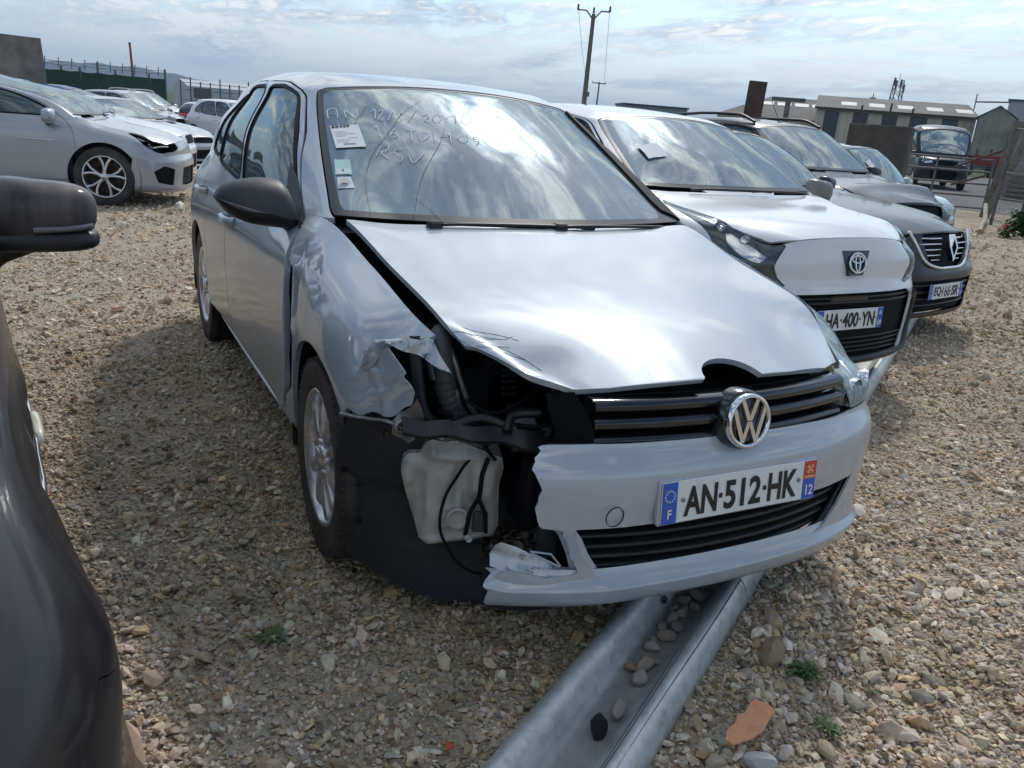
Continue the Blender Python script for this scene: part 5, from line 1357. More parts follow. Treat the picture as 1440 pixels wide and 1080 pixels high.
# wheel-arch liner hanging out in front of the wheel
ln = fill([[(-.872, -.262, .070), (-.80, -.345, .058), (-.70, -.405, .045), (-.585, -.455, .022), (-.48, -.52, .035)],
           [(-.868, -.310, .572), (-.83, -.350, .575), (-.77, -.41, .575), (-.71, -.45, .57), (-.64, -.48, .56)],
           [(-.858, -.270, .110), (-.872, -.255, .23), (-.884, -.252, .33), (-.884, -.262, .45), (-.868, -.310, .572)],
           [(-.48, -.52, .035), (-.53, -.49, .2), (-.58, -.47, .4), (-.64, -.48, .56)]], 36, 36)
uu = np.linspace(0, 1, 36)[None, :]; vv = np.linspace(0, 1, 36)[:, None]
ln[..., 1] -= .035 * np.sin(math.pi * uu) * (1 - .3 * vv) + .012 * np.sin(9 * vv + 2 * uu) * uu
step = 1 / (1 + np.exp(-(vv - .60 - .05 * uu) * 90)); ln[..., 1] -= .014 * step; ln[..., 0] -= .010 * step
ln[..., 2] += (.012 * np.sin(7 * uu + 1) + .018 * np.abs((uu * 7.3) % 1 - .5) + .010 * np.abs((uu * 17.1 + .2) % 1 - .5)) * np.clip(1 - vv * 6, 0, 1)
for k_ in (.22, .36, .80): ln[..., 1] -= .006 * np.exp(-((vv - k_ - .03 * np.sin(3 * uu)) / .012) ** 2)
for k_ in (.30, .55): ln[..., 1] -= .005 * np.exp(-((uu - k_) / .014) ** 2) * (vv > .1)
li = two_sided(ln, .004, (-.6, -1, 0)).build('torn_arch_liner', LINER, golf)
for (x, y, z) in ((-.880, -.292, .41), (-.868, -.285, .325), (-.850, -.312, .10), (-.842, -.32, .26)):
    MB().lathe([(.009, 0), (.007, -.004), (.0005, -.005)], 10, 'y').build('liner_clip', BAYDARK, li).location = (x, y - .012, z)
MB().add([(-.884, -.272, .352), (-.875, -.285, .360), (-.79, -.372, .372), (-.875, -.285, .350)], [(0, 1, 2), (0, 2, 3)]).build('liner_slit', INK, li)
# lower undertray shreds towards the lip
ut = fill([[(-.66, -.40, .045), (-.55, -.50, .03), (-.45, -.62, .05), (-.40, -.74, .13)], [(-.62, -.40, .20), (-.55, -.47, .17), (-.47, -.56, .17), (-.40, -.66, .22)],
           [(-.66, -.40, .045), (-.62, -.40, .20)], [(-.40, -.74, .13), (-.40, -.66, .22)]], 20, 8)
two_sided(crumple(ut, .008, 21, 20), .004, (-.5, -1, .3)).build('undertray_shred', LINER, golf)
# washer tank
TN = np.array([-.35, -1, 0]); TN = TN / np.linalg.norm(TN)
TP = [(-.771, -.467, .5), (-.76, -.471, .512), (-.73, -.481, .516), (-.714, -.487, .549), (-.701, -.492, .555), (-.671, -.502, .546), (-.645, -.511, .55), (-.609, -.524, .539), (-.555, -.543, .516), (-.527, -.553, .505), (-.521, -.555, .474), (-.53, -.551, .422), (-.524, -.554, .306), (-.535, -.55, .278), (-.701, -.492, .247), (-.724, -.484, .272), (-.761, -.471, .398), (-.775, -.466, .459)]
# a lumpy blow-moulded front: dense height field inside the outline
t_ax = np.array([-TN[1], TN[0], 0]) * -1; c0 = np.array(TP).mean(0)
if t_ax[0] < 0: t_ax = -t_ax
P2d = np.array([((np.array(p) - c0) @ t_ax, p[2]) for p in TP])
gu = np.linspace(P2d[:, 0].min() - .004, P2d[:, 0].max() + .004, 56); gz_ = np.linspace(P2d[:, 1].min() - .004, P2d[:, 1].max() + .004, 64)
U_, Z_ = np.meshgrid(gu, gz_, indexing='ij'); sd = sdpoly(U_.ravel(), Z_.ravel(), P2d).reshape(U_.shape)
def bumpf(cx, cz, rx, rz, h, p=4): return h * np.exp(-(np.abs((U_ - cx) / rx) ** p + np.abs((Z_ - cz) / rz) ** p))
H = .016 * np.sqrt(np.clip(sd / .022, 0, 1))
H += bumpf(-.088, .385, .022, .085, -.016) + bumpf(-.085, .30, .03, .02, .008, 2) + bumpf(-.02, .47, .035, .035, .004, 2) + bumpf(.055, .36, .020, .05, -.014) + bumpf(.03, .43, .022, .06, -.010) + bumpf(.085, .44, .032, .05, .012) + bumpf(0.0, .34, .030, .030, .006, 8) + bumpf(0.0, .34, .024, .024, -.004, 8) + bumpf(.01, .515, .06, .014, .012, 2) + bumpf(-.05, .535, .014, .02, .012, 2) + bumpf(.06, .285, .05, .014, .010, 2) + bumpf(-.03, .27, .09, .012, .006, 2) + bumpf(-.105, .44, .010, .012, .006, 2)
GP = c0[None, None] + (U_[..., None] * t_ax) ; GP[..., 2] = Z_; H = H * 1.5; GP = GP + H[..., None] * TN
n_u, n_v = U_.shape
idx = np.arange(n_u * n_v).reshape(n_u, n_v); q = np.stack([idx[:-1, :-1], idx[1:, :-1], idx[1:, 1:], idx[:-1, 1:]], -1).reshape(-1, 4)
F3 = np.concatenate([q[:, [0, 1, 2]], q[:, [0, 2, 3]]]); V3 = GP.reshape(-1, 3)
N3 = normals(V3, F3)
if (N3 @ TN).sum() < 0: F3 = F3[:, ::-1]; N3 = -N3
S = clip((np.concatenate([V3, N3, sd.reshape(-1, 1)], 1), F3), sd.ravel())
S[0][:, 3:6] = np.where(S[0][:, 6:7] < .004, S[0][:, 3:6] * .6 + TN * .4, S[0][:, 3:6])
tank = sheet('washer_tank', S, TANK, golf, .0, 0)
bk = thick_poly('x', [np.array(p) - TN * .001 for p in TP], TN, .13, TANK, golf); bk.f = bk.f[:len(TP)]; bk.sm = bk.sm[:len(TP)]
bk.build('tank_side', TANK, tank)
for pts, r in (([(-.602, -.546, .519), (-.632, -.556, .501), (-.656, -.551, .46), (-.677, -.540, .409), (-.688, -.536, .342), (-.682, -.538, .294), (-.658, -.545, .245), (-.634, -.545, .208), (-.60, -.552, .178), (-.565, -.56, .165)], .0042),
               ([(-.575, -.570, .516), (-.594, -.578, .473), (-.600, -.580, .412), (-.618, -.573, .37), (-.626, -.568, .300)], .0062),
               ([(-.600, -.581, .405), (-.584, -.588, .366), (-.575, -.586, .307)], .0058)):
    w = MB().tube(spline(pts, 6), r, 8).build('loose_wire', BAYDARK, golf)
MB().lathe([(.0095, -.012), (.0095, .008), (.006, .009), (.006, -.004), (.0005, -.004)], 12, 'y').build('wire_plug', WHITEPL, golf).location = (-.622, -.572, .294)
# lamp cavity: dark slam panel, inner wing, hoses, pipes
bay = MB()
bay.box((-.74, -.30, .45), (.74, -.26, .80)); bay.box((-.48, -.62, .30), (.60, -.50, .44), .02); bay.box((-.34, -.66, .57), (.42, -.58, .70), .01)
bay.box((-.60, -.40, .44), (-.10, -.28, .70), .02)
bay.build('engine_bay', BAYDARK, golf)['kind'] = 'stuff'
MB().box((-.50, -.66, .40), (-.40, -.60, .53), .01).build('crash_beam_end', BAYDARK, golf)
cm = fill([[(-.80, -.520, .588), (-.688, -.595, .598), (-.575, -.632, .578), (-.456, -.675, .556), (-.331, -.70, .552)], [(-.79, -.480, .612), (-.688, -.560, .630), (-.575, -.590, .612), (-.456, -.630, .590), (-.315, -.66, .600)],
           [(-.80, -.520, .588), (-.79, -.480, .612)], [(-.331, -.70, .552), (-.315, -.66, .600)]], 30, 7)
two_sided(crumple(cm, .008, 31, 26), .012, (0, -.6, 1)).build('lamp_carrier', BLACK, golf)
for k, pts in enumerate((((-.33, -.69, .57), (-.36, -.66, .65), (-.41, -.62, .70)), ((-.55, -.61, .60), (-.52, -.58, .63), (-.45, -.60, .64)), ((-.45, -.64, .585), (-.40, -.62, .62), (-.36, -.64, .60)), ((-.68, -.56, .61), (-.60, -.56, .625), (-.52, -.60, .60)))):
    MB().tube(spline(pts, 5), [.010 + .003 * (k % 2)] * 11, 7).build('carrier_strut', BLACK, golf)
hs = MB(); hp = spline([(-.60, -.30, .780), (-.640, -.36, .785), (-.650, -.405, .742), (-.636, -.408, .662), (-.612, -.415, .599), (-.575, -.42, .530)], 10)
hr = [.030 + (.0025 * math.sin(i * 2.2) if 24 < i < 40 else 0) for i in range(len(hp))]
hs.tube(hp, hr, 14).build('intake_hose', HOSE, golf)
MB().tube(spline([(-.63, -.40, .77), (-.621, -.42, .736), (-.604, -.425, .686), (-.579, -.43, .623), (-.548, -.43, .579), (-.509, -.43, .560)], 6), .0085, 8).build('metal_pipe', PIPE, golf)
MB().tube(spline([(-.616, -.43, .66), (-.604, -.435, .61), (-.583, -.44, .565), (-.55, -.44, .552)], 6), .0075, 8).build('metal_pipe', PIPE, golf)
MB().tube(spline([(-.72, -.38, .80), (-.715, -.40, .70), (-.700, -.42, .60), (-.66, -.44, .55)], 6), .024, 10, flat=.6).build('inner_wing_post', LINER, golf)
MB().tube(spline([(-.69, -.39, .80), (-.688, -.41, .74), (-.680, -.42, .69)], 6), .016, 8, flat=.4).build('inner_wing_tab', HOSE, golf)
ab = MB()
for i in range(5): ab.box((-.475 + .002 * i, -.415, .695 - .018 * i), (-.43 + .002 * i, -.405, .703 - .018 * i), .002)
ab.build('air_box_rib', LINER, golf)['kind'] = 'stuff'
MB().box((-.52, -.40, .56), (-.36, -.34, .74), .015).build('air_box', BAYDARK, golf)
ec = fill([[(-.405, -.80, .622), (-.455, -.70, .60)], [(-.440, -.733, .738), (-.478, -.66, .715)], [(-.405, -.80, .622), (-.412, -.775, .68), (-.440, -.733, .738)], [(-.455, -.70, .60), (-.478, -.66, .715)]], 10, 10)
two_sided(ec, .004, (-.8, -1, 0)).build('grille_end_cap', BAYDARK, golf)
for k_, (x_, y_, z_, s_) in enumerate(((-.47, -.50, .615, .022), (-.55, -.50, .60, .018), (-.44, -.62, .60, .016), (-.62, -.47, .60, .02), (-.40, -.60, .585, .018), (-.58, -.54, .555, .02), (-.52, -.62, .56, .016))):
    MB().box((-s_, -s_ * .7, -s_ * .6), (s_, s_ * .7, s_ * .6), s_ * .2).build('connector', LINER, golf).matrix_world = Matrix.Translation((x_, y_, z_)) @ Matrix.Rotation(k_ * 1.1, 4, 'Z') @ Matrix.Rotation(k_ * .5, 4, 'X')
for k_, pts in enumerate((((-.66, -.42, .60), (-.58, -.50, .58), (-.50, -.58, .60), (-.42, -.64, .61)), ((-.60, -.46, .64), (-.54, -.50, .61), (-.47, -.52, .64), (-.40, -.50, .68)), ((-.69, -.47, .60), (-.66, -.50, .57), (-.60, -.53, .565), (-.55, -.56, .50)))):
    MB().tube(spline(pts, 6), .0055, 7).build('wiring_loom', BAYDARK, golf)
MB().tube(spline([(-.362, -.50, .70), (-.372, -.53, .66), (-.392, -.55, .62)], 5), .008, 6).build('broken_tab', HOSE, golf)
MB().grid(crumple(fill([[(-.50, -.55, .595), (-.43, -.57, .592)], [(-.50, -.53, .60), (-.43, -.54, .612)], [(-.50, -.55, .595), (-.50, -.53, .60)], [(-.43, -.57, .592), (-.43, -.54, .612)]], 10, 4), .006, 40, 60)).build('broken_chip', TORN, golf)
MB().lathe([(.030, .004), (.030, -.004), (.026, -.006), (.025, -.002), (.006, -.001), (.0005, -.001)], 24, 'y').build('tank_plug', TANK, tank).matrix_world = Matrix.Translation((-.645, -.553, .343)) @ Matrix.Rotation(rad(-19), 4, 'Z')
MB().box((-.020, -.006, -.030), (.020, .006, .030), .004).build('tank_recess_shade', HOSE, tank).matrix_world = Matrix.Translation((-.588, -.572, .335)) @ Matrix.Rotation(rad(-19), 4, 'Z')  # dark box set on the tank as the painted shade of a recess
for p in ((-.690, -.505, .575), (-.683, -.51, .562), (-.676, -.51, .572)):
    MB().grid(superell(*p, .006, .006, .006, 1, 1, 8, 6)).build('clip_stud', WHITEPL, golf)
# rest of the bumper at the torn end: bracket beside the lower grille and torn upper of the lip
bp_ = fill([[(-.364, -.832, .276), (-.40, -.822, .282), (-.447, -.807, .297)], [(-.452, -.815, .415), (-.475, -.808, .418), (-.515, -.790, .424)],
            [(-.364, -.832, .276), (-.405, -.824, .335), (-.430, -.820, .385), (-.452, -.815, .415)], [(-.447, -.807, .297), (-.462, -.803, .345), (-.485, -.797, .395), (-.515, -.790, .424)]], 8, 14)
bp_[..., 1] -= .012 * np.sin(np.linspace(0, math.pi, 8))[None]; two_sided(bp_, .003, (-.3, -1, 0)).build('bumper_strut', SILVER, golf)
tl = fill([[(-.645, -.742, .300), (-.58, -.780, .292), (-.50, -.806, .285), (-.40, -.830, .272)], [(-.625, -.735, .356), (-.606, -.740, .366), (-.566, -.755, .351), (-.525, -.772, .332), (-.470, -.792, .300), (-.40, -.818, .285)],
           [(-.645, -.742, .300), (-.640, -.730, .33), (-.625, -.735, .356)], [(-.40, -.830, .272), (-.40, -.818, .285)]], 26, 10)
two_sided(crumple(tl, .003, 50, 45), .003, (-.3, -1, .3)).build('torn_lip_upper', TORN, golf)
MB().tube([(-.545, -.772, .345), (-.495, -.790, .338), (-.470, -.800, .305)], .003, 6).tube([(-.545, -.776, .342), (-.505, -.792, .322), (-.475, -.802, .305)], .003, 6).build('lip_rib', SILVER, golf)
MB().box((-.50, -.74, .265), (-.42, -.71, .385), .01).build('fog_lamp_cup', LINER, golf)
# scratches on the bonnet corner
def on_skin(p, off):
    d = np.linalg.norm(G.A[:, :3] - np.array(p), axis=1); i = d.argmin(); n = G.A[i, 3:6]; p = np.array(p); return p + n * ((G.A[i, :3] - p) @ n + off)
sc = MB(); r5 = np.random.default_rng(5)
for L_ in SCRAPES[:7]:
    for rep in range(1):
        P = spline([np.array(p) + r5.normal(0, .006, 3) * (1, 1, .2) for p in L_], 5); P = [on_skin(p, .0004) for p in P]
        k = int(r5.integers(0, 3)); sc.tube(P[k:], [.0002 + .0011 * abs(math.sin(i * 1.3 + rep)) for i in range(len(P) - k)], 5, flat=.25)
o = sc.build('scrape_marks', mat('scrape_black', (.07, .07, .07), .8), golf); o['kind'] = 'stuff'
# handwriting, notes and cracks on the windscreen
def nearest_n(p):
    d = np.linalg.norm(G.A[:, :3] - np.array(p), axis=1); return G.A[d.argmin(), 3:6]
WN = np.array([0, -.43, .90])
CHALK = mat('white_paint_marker', (.72, .74, .72), .6)
def strokes(lines, r, m, name, parent, off):
    b = MB()
    for L_ in lines:
        P = [np.array(p) + nearest_n(p) * off for p in L_]
        pp = spline(P, 4) if len(P) > 2 else P
        b.tube(pp, r, 5, flat=.35)
    o = b.build(name, m, parent); return o
o = strokes(WRITING, .0015, CHALK, 'handwriting', golf, .001); o['kind'] = 'stuff'
for L_ in CRACKS:
    strokes([L_], .0009, INK, 'crack', golf, .0005)
def note(pts, m, name, off, curl=0.0):
    P = [np.array(p) + nearest_n(p) * off for p in pts]
    g = fill([[P[3], P[2]], [P[0], P[1]], [P[3], P[0]], [P[2], P[1]]], 8, 8)
    return MB().grid(g, True).build(name, m, golf), P
pn, PP = note(NOTES[0], PAPER, 'price_note', .0015)
a, b_, c_, d_ = PP; ex = (b_ - a) / np.linalg.norm(b_ - a); ey = (a - d_) / np.linalg.norm(a - d_); nz = np.cross(ex, ey)
me = text_mesh('53429', .022, .0003, 1.25, .0009, 'LEFT'); tx = link('note_number', me, INK, pn)
org = a - ey * .012 + ex * .004 + nz * .001
tx.matrix_world = Matrix(((ex[0], ey[0], nz[0], org[0]), (ex[1], ey[1], nz[1], org[1]), (ex[2], ey[2], nz[2], org[2]), (0, 0, 0, 1)))
INKG = mat('print_grey', (.25, .25, .3), .7)
lb = MB()
for k, (u0, u1) in enumerate(((.1, .5), (.08, .8), (.1, .45), (.5, .85), (.1, .6), (.1, .5), (.3, .72))):
    v = .30 + .09 * k; p0 = a + (b_ - a) * u0 + (d_ - a) * v; p1 = a + (b_ - a) * u1 + (d_ - a) * v
    lb.tube([p0 + nz * .0006, p1 + nz * .0006], .0009 if k < 6 else .002, 4, flat=.3)
o = lb.build('note_print', INKG, pn); o['kind'] = 'stuff'
STK1 = mat('sticker_green', (.38, .60, .55), .5); STK2 = mat('sticker_white', (.60, .68, .68), .5)
s1, P1 = note(NOTES[1], STK1, 'windscreen_sticker', -.001); s2, P2_ = note(NOTES[2], STK2, 'windscreen_sticker', -.001)
def sub(P, u0, u1, v0, v1, m, name, par):
    f = lambda u, v: P[0] + (P[1] - P[0]) * u + (P[3] - P[0]) * v + np.array([0, -.0005, .001])
    MB().add([f(u0, v1), f(u1, v1), f(u1, v0), f(u0, v0)], [(0, 1, 2, 3)]).build(name, m, par)
sub(P1, .06, .94, .60, .95, STK2, 'sticker_band', s1); sub(P1, .42, .56, .64, .80, INKG, 'sticker_mark', s1)
MB().lathe([(.017, 0), (.0005, .0)], 20, 'y').build('sticker_disc', mat('sticker_grey', (.18, .22, .22), .5), s2).matrix_world = Matrix.Translation((np.array(P2_).mean(0) + np.array([-.002, -.002, .008])).tolist()) @ Matrix.Rotation(rad(-64), 4, 'X')
# ------------------------------------------------------------------ the other cars: same cutting, other proportions
HOOD_G = [(-.60, .335), (0, .262), (.60, .345), (.735, .375), (.704, 0), (.692, -.30), (.655, -.48), (.528, -.668), (.385, -.752), (.20, -.795), (0, -.803), (-.20, -.795), (-.385, -.752), (-.528, -.668), (-.655, -.48), (-.692, -.30), (-.704, 0), (-.735, .375)]
BUMP_G = [(-5.3, -.5), (5.3, -.5), (5.22, 4), (5.15, 5.7), (4.7, 6.3), (3.2, 6.1), (0, 6.15), (-3.2, 6.1), (-4.7, 6.3), (-5.15, 5.7), (-5.22, 4)]
LAMPIN = mat('lamp_housing', (.05, .052, .055), .35, coat=.5)
def mirror_poly(p): return [(-a, b) for a, b in p][::-1]

def make_car(name, label, spec, front, yaw, group=None):
    fy = spec['ymap'][0][1] if 'ymap' in spec else -.88
    c_, s_ = math.cos(yaw), math.sin(yaw)
    loc = (front[0] - s_ * (-fy), front[1] + c_ * (-fy), front[2] if len(front) > 2 else 0)
    root = thing(name, label, spec.get('cat', 'car'), loc, yaw, group)
    c = Car(root, spec)
    pm = spec['paint']; gs, gw = spec.get('side_glass', GLASS_S), spec.get('front_glass', GLASS_W)
    fine = spec.get('res', (6, 3))[0] >= 8
    lo = lambda A: 8.0001 - A[:, 7]
    feats = []                                          # nose and tail openings
    for nm, poly, m, th, off in spec.get('feats', []):
        f = c.fcl(poly); feats.append(f)
        S = c.cut(c.S('low'), f, .01)
        sheet(nm, S, m, root, th, off); c.cuts.append(([f], 0))
    for nm, poly, kind in spec.get('lamps', []):
        for P in (poly, mirror_poly(poly)):
            sgn = np.sign(np.array(P)[:, 0].mean())
            if spec.get('missing_lamp') == sgn:
                f = c.fcl(P); feats.append(f); S = c.cut(c.S('low'), f, .01); sheet('lamp_cavity', S, BAYDARK, root, 0, -.09); c.cuts.append(([f], 0)); continue
            f = c.fcl(P); feats.append(f); c.cuts.append(([f], 0))
            S = c.cut(c.S('low'), f, .02)
            if kind == 'tail':
                sheet(nm, S, REDLAMP, root, .02); continue
            h = sheet(nm, S, LAMPIN if kind == 'dark' else REFLECTOR, root, .03, -.012)
            sheet('lamp_lens', S, LENS, h, 0, .001)
            if fine or spec.get('bowls'):
                Q = S[0]; ctr = Q[:, :3].mean(0)
                for w in ((.33, .0), (.62, 0)):
                    k = np.argsort(np.abs(Q[:, 0]))[int(len(Q) * w[0])]; p = Q[k, :3]
                    q = Q[np.argmin(np.linalg.norm(Q[:, :3] - (p * .5 + ctr * .5), axis=1))]
                    b = MB().lathe([(.034, -.005), (.036, .004), (.030, .010), (.0005, -.002)], 18, 'y').build('lamp_bowl', REFLECTOR, h)
                    b.location = q[:3] - q[3:6] * .006; b.rotation_euler = Vector(q[3:6]).to_track_quat('-Y', 'Z').to_euler()
    f_bu = c.fcl(spec.get('bumper', BUMP_G))
    c.panel('front_bumper', ['low'], [f_bu, lo], feats, spec.get('bumper_mat', pm), thick=.01, gap=.003)
    f_h = lambda A: sdpoly(A[:, 8], A[:, 9], HOOD_G)
    sheet('bonnet', c.cut(c.S('hood'), f_h, .002), spec.get('bonnet_mat', pm), root, .014)
    for sg in (-1, 1):
        W_ = [c.fyz(p, sg) for p in (WIN_F, WIN_R, WIN_Q)]
        wl = [(lambda f: (lambda A: f(A) + .014))(f) for f in W_]
        for nm, poly in (('front_door', DOOR_F), ('rear_door', DOOR_R)):
            c.panel(nm, ['low', 'gh'], [c.fyz(poly, sg)], wl, pm, arch=True, thick=.014, gap=.003)
        for f in W_:
            sheet('side_window', c.cut(c.S('low', 'gh'), f, -.004), gs, root, 0, -.006)
            sheet('window_seal', c.less(c.cut(c.S('low', 'gh'), f, -.0135), f, 0), SEAL, root, .01, .002)
            c.cuts.append(([f], -.014))
    f_ws, f_wi = c.fcl(WSCR), c.fcl(WSCR_IN)
    sheet('windscreen', c.cut(c.S('gh'), f_wi, -.02), gw, root, 0, -.004)
    sheet('windscreen_border', c.less(c.cut(c.S('gh'), f_ws, .03), f_wi, 0), FRIT, root, .004, -.003)
    c.cuts.append(([f_ws], -.03))
    if spec.get('rear_glass', True):
        RG = [(15.6, 8.8), (17, 8.75), (18.6, 8.75), (18.6, 10.2), (15.7, 10.1)]
        RG = [(14.75, 8.9), (17.2, 8.8), (17.2, 10.2), (14.8, 10.05)]
        for P in (RG, mirror_poly(RG)):
            f = c.fcl(P); sheet('rear_window', c.cut(c.S('gh'), f, 0), gs, root, 0, -.004); c.cuts.append(([f], 0))
    S = (c.A, c.body)
    for fs, gap in c.cuts:
        S = clip(S, -np.min([f(S[0]) for f in fs], axis=0) + (gap if len(fs) == 1 and gap < 0 else -.003))
    S = clip(S, c.arch(S[0]))
    if spec.get('roof_mat'):
        fr = lambda A: A[:, 10] - (1.0 + .0 * A[:, 9])
        sheet('roof', c.cut(S, fr, 0), spec['roof_mat'], root, .014); S = c.less(S, fr, 0)
    if spec.get('clad'):                                # dark plastic round the wheel arches and along the sills
        zc = spec.get('Rw', .316)
        fa = lambda A: np.where((A[:, 7] < 6.5) & (np.abs(A[:, 0]) > .5), spec['clad'] - c.arch(A), -1.)
        for y_ in (-1, 1):
            for x_ in (-1, 1): sheet('wheel_arch_trim', c.cut(S, lambda A: np.minimum(fa(A), np.minimum(x_ * A[:, 0], y_ * (A[:, 1] - c.wb / 2))), 0), GREYPL, root, .014, .004)
        S = c.less(S, fa, 0)
    sheet('body_shell', S, pm, root, .014)
    underbody(c, front=-.5)
    # cabin back planes, seats
    car_interior(c)
    for y, rr in ((0, 1), (c.wb, 1)):
        for sg in (-1, 1):
            wheel(root, sg * (spec.get('W', .889) - .115), y, spec.get('Rw', .316), spec.get('rim', .215), .205, sg, spec.get('style', 'five'), spec.get('rim_mat', ALLOY), detail=fine)
    zb = float(c.wz(.985)); yb = float(c.wy(.60)) + spec.get('mirror_dy', 0); mw = spec.get('W', .889)
    for sg in (-1, 1):
        if sg in spec.get('mirrors', (-1, 1)):
            mirror_housing(root, sg, sg * (mw - .03), yb, zb + .01, spec.get('mirror_mat', pm), .105, .078, .075, ind=fine)
        for y, z in ((1.47, .838), (2.30, .872)):
            yy, zz = float(c.wy(y)), float(c.wz(z))
            MB().tube(spline([(sg * (mw - .012), yy - .095, zz), (sg * (mw + .022), yy, zz + .004), (sg * (mw - .012), yy + .095, zz)], 5), .013, 7).build('door_handle', pm, root)
    wy, wz, kx = c.wy, c.wz, c.kx
    for pts in ([(-.42, .285, 1.003), (-.33, .276, 1.010), (.10, .258, 1.012), (.22, .262, 1.006)], [(.06, .262, 1.006), (.16, .256, 1.012), (.52, .315, 1.006), (.60, .345, 1.002)]):
        P = [(x * kx, float(wy(y)) - .005, float(wz(z)) + .006) for x, y, z in pts]
        MB().tube(spline(P, 5), .011, 6, flat=.7).build('wiper', BLACK, root)
    # nose back plate so that openings look into darkness
    MB().box((-.62 * kx, float(wy(-.50)), float(wz(.30))), (.62 * kx, float(wy(-.46)), float(wz(.74)))).build('radiator', BAYDARK, root)
    return root, c

def nose_y(c, x, z):
    """y of the skin of the nose at lateral x, height z (car frame)"""
    A = c.A[(c.A[:, 7] < 8.01) & (c.A[:, 9] < -.2)]
    d = (A[:, 0] - x) ** 2 + (A[:, 2] - z) ** 2
    return float(A[d.argmin(), 1])
def slat_bars(root, c, name, zs, x0, x1, m, h=.012, off=-.004, d=.03):
    for z in zs:
        xs = np.linspace(x0, x1, 15); rows = []
        ys = [nose_y(c, x, z) for x in xs]
        for dz, dy in ((-h, d), (-h * .8, .004), (0, 0), (h * .8, .004), (h, d)):
            rows.append([(x, y + dy + off, z + dz) for x, y in zip(xs, ys)])
        MB().grid(np.array(rows), True).build(name, m, root)

# ---- white crossover next to the silver car
WHITEP = paint('white_paint', (.70, .71, .72), 0.0, .35, dirt=.22)
DGREY = paint('dark_grey_paint', (.026, .028, .031), .0, .40, coat=.55, dirt=.08, dirtcol=(.10, .095, .09), cior=1.42, spec=.25)
MINT = paint('mint_paint', (.36, .47, .43), .1, .36, dirt=.2)
ay_spec = dict(res=(12, 5), W=.87, Rw=.315, rim=.215, archR=.37, paint=WHITEP, mirror_mat=mat('taupe_mirror', (.17, .16, .145), .45, coat=.3), clad=.03, mirrors=(-1, 1), tumble=.0,
    ymap=[(-.88, -.72), (-.40, -.38), (0, 0), (.27, .16), (1.10, .86), (2.578, 2.43), (3.33, 2.96)],
    zmap=[(.19, .22), (.33, .36), (.60, .66), (.768, .905), (.99, 1.03), (1.19, 1.20), (1.41, 1.395), (1.50, 1.485)],
    feats=[('lower_grille', [(-2.55, 5.25), (2.55, 5.25), (2.9, 4.9), (2.95, 3.2), (2.5, 1.6), (-2.5, 1.6), (-2.95, 3.2), (-2.9, 4.9)], BAYDARK, .05, -.03)],
    lamps=[('headlight', [(2.62, 6.75), (2.42, 7.95), (3.2, 8.2), (4.6, 8.2), (6.2, 8.2), (6.15, 7.9), (4.6, 7.15), (3.4, 6.35), (2.75, 5.8), (2.45, 5.65), (2.30, 5.8), (2.5, 6.2)], 'dark')],
    bumper=[(-5.3, -.5), (5.3, -.5), (5.22, 4), (5.15, 5.7), (4.7, 6.4), (3.2, 6.0), (2.6, 6.6), (2.5, 8.6), (-2.5, 8.6), (-2.6, 6.6), (-3.2, 6.0), (-4.7, 6.4), (-5.15, 5.7), (-5.22, 4)])
AY, cA = make_car('crossover_car', 'white compact crossover with black lower grille and plate reading HA-400-YN', ay_spec, (2.08, .60), rad(3))
ny = lambda z, x=0: nose_y(cA, x, z)
fr_ = MB().tube(spline([(x, ny(z, x) + .002, z) for x, z in ((-.62, .60), (-.70, .55), (-.72, .40), (-.62, .29), (-.3, .262), (0, .258), (.3, .262), (.62, .29), (.72, .40), (.70, .55), (.62, .60))], 5), .026, 8, flat=.8)
fr_.build('grille_surround', BLACK, AY)
MB().box((-.15, ny(.585) + .015, .575), (.15, ny(.585) + .05, .615), .01).build('sensor_cover', GLOSSBLK, AY)
slat_bars(AY, cA, 'grille_slat', (.575, .60), -.60, .60, BLACK, .008, .012)
slat_bars(AY, cA, 'grille_mesh_bar', (.30, .325, .35, .375), -.58, .58, BLACK, .006, .014)
plate(AY, (.0, ny(.48) - .008, .49), 'HA-400-YN', '69', tilt=rad(-3), region_red=False, tiny='AUTOMOBILES' if False else None)
bd = MB().prism([(-.105, .058), (.105, .058), (.05, -.070), (-.05, -.070)], -.004, .02, 'y').build('badge_plate', GLOSSBLK, AY)
bd.location = (0, ny(.775) - .006, .785); bd.rotation_euler = (rad(-14), 0, 0)
def ellipse_ring(b, cx, cz, rx, rz, r, y=-.012, n=28): b.tube([(cx + rx * math.cos(2 * math.pi * k / n), y, cz + rz * math.sin(2 * math.pi * k / n)) for k in range(n + 1)], r, 8, cap=False)
b = MB(); ellipse_ring(b, 0, -.006, .062, .050, .0055); b.build('badge_ring', CHROME, bd)
b = MB(); ellipse_ring(b, 0, .012, .044, .018, .0045); b.build('badge_bar', CHROME, bd)
b = MB(); ellipse_ring(b, 0, -.006, .017, .044, .0045); b.build('badge_loop', CHROME, bd)

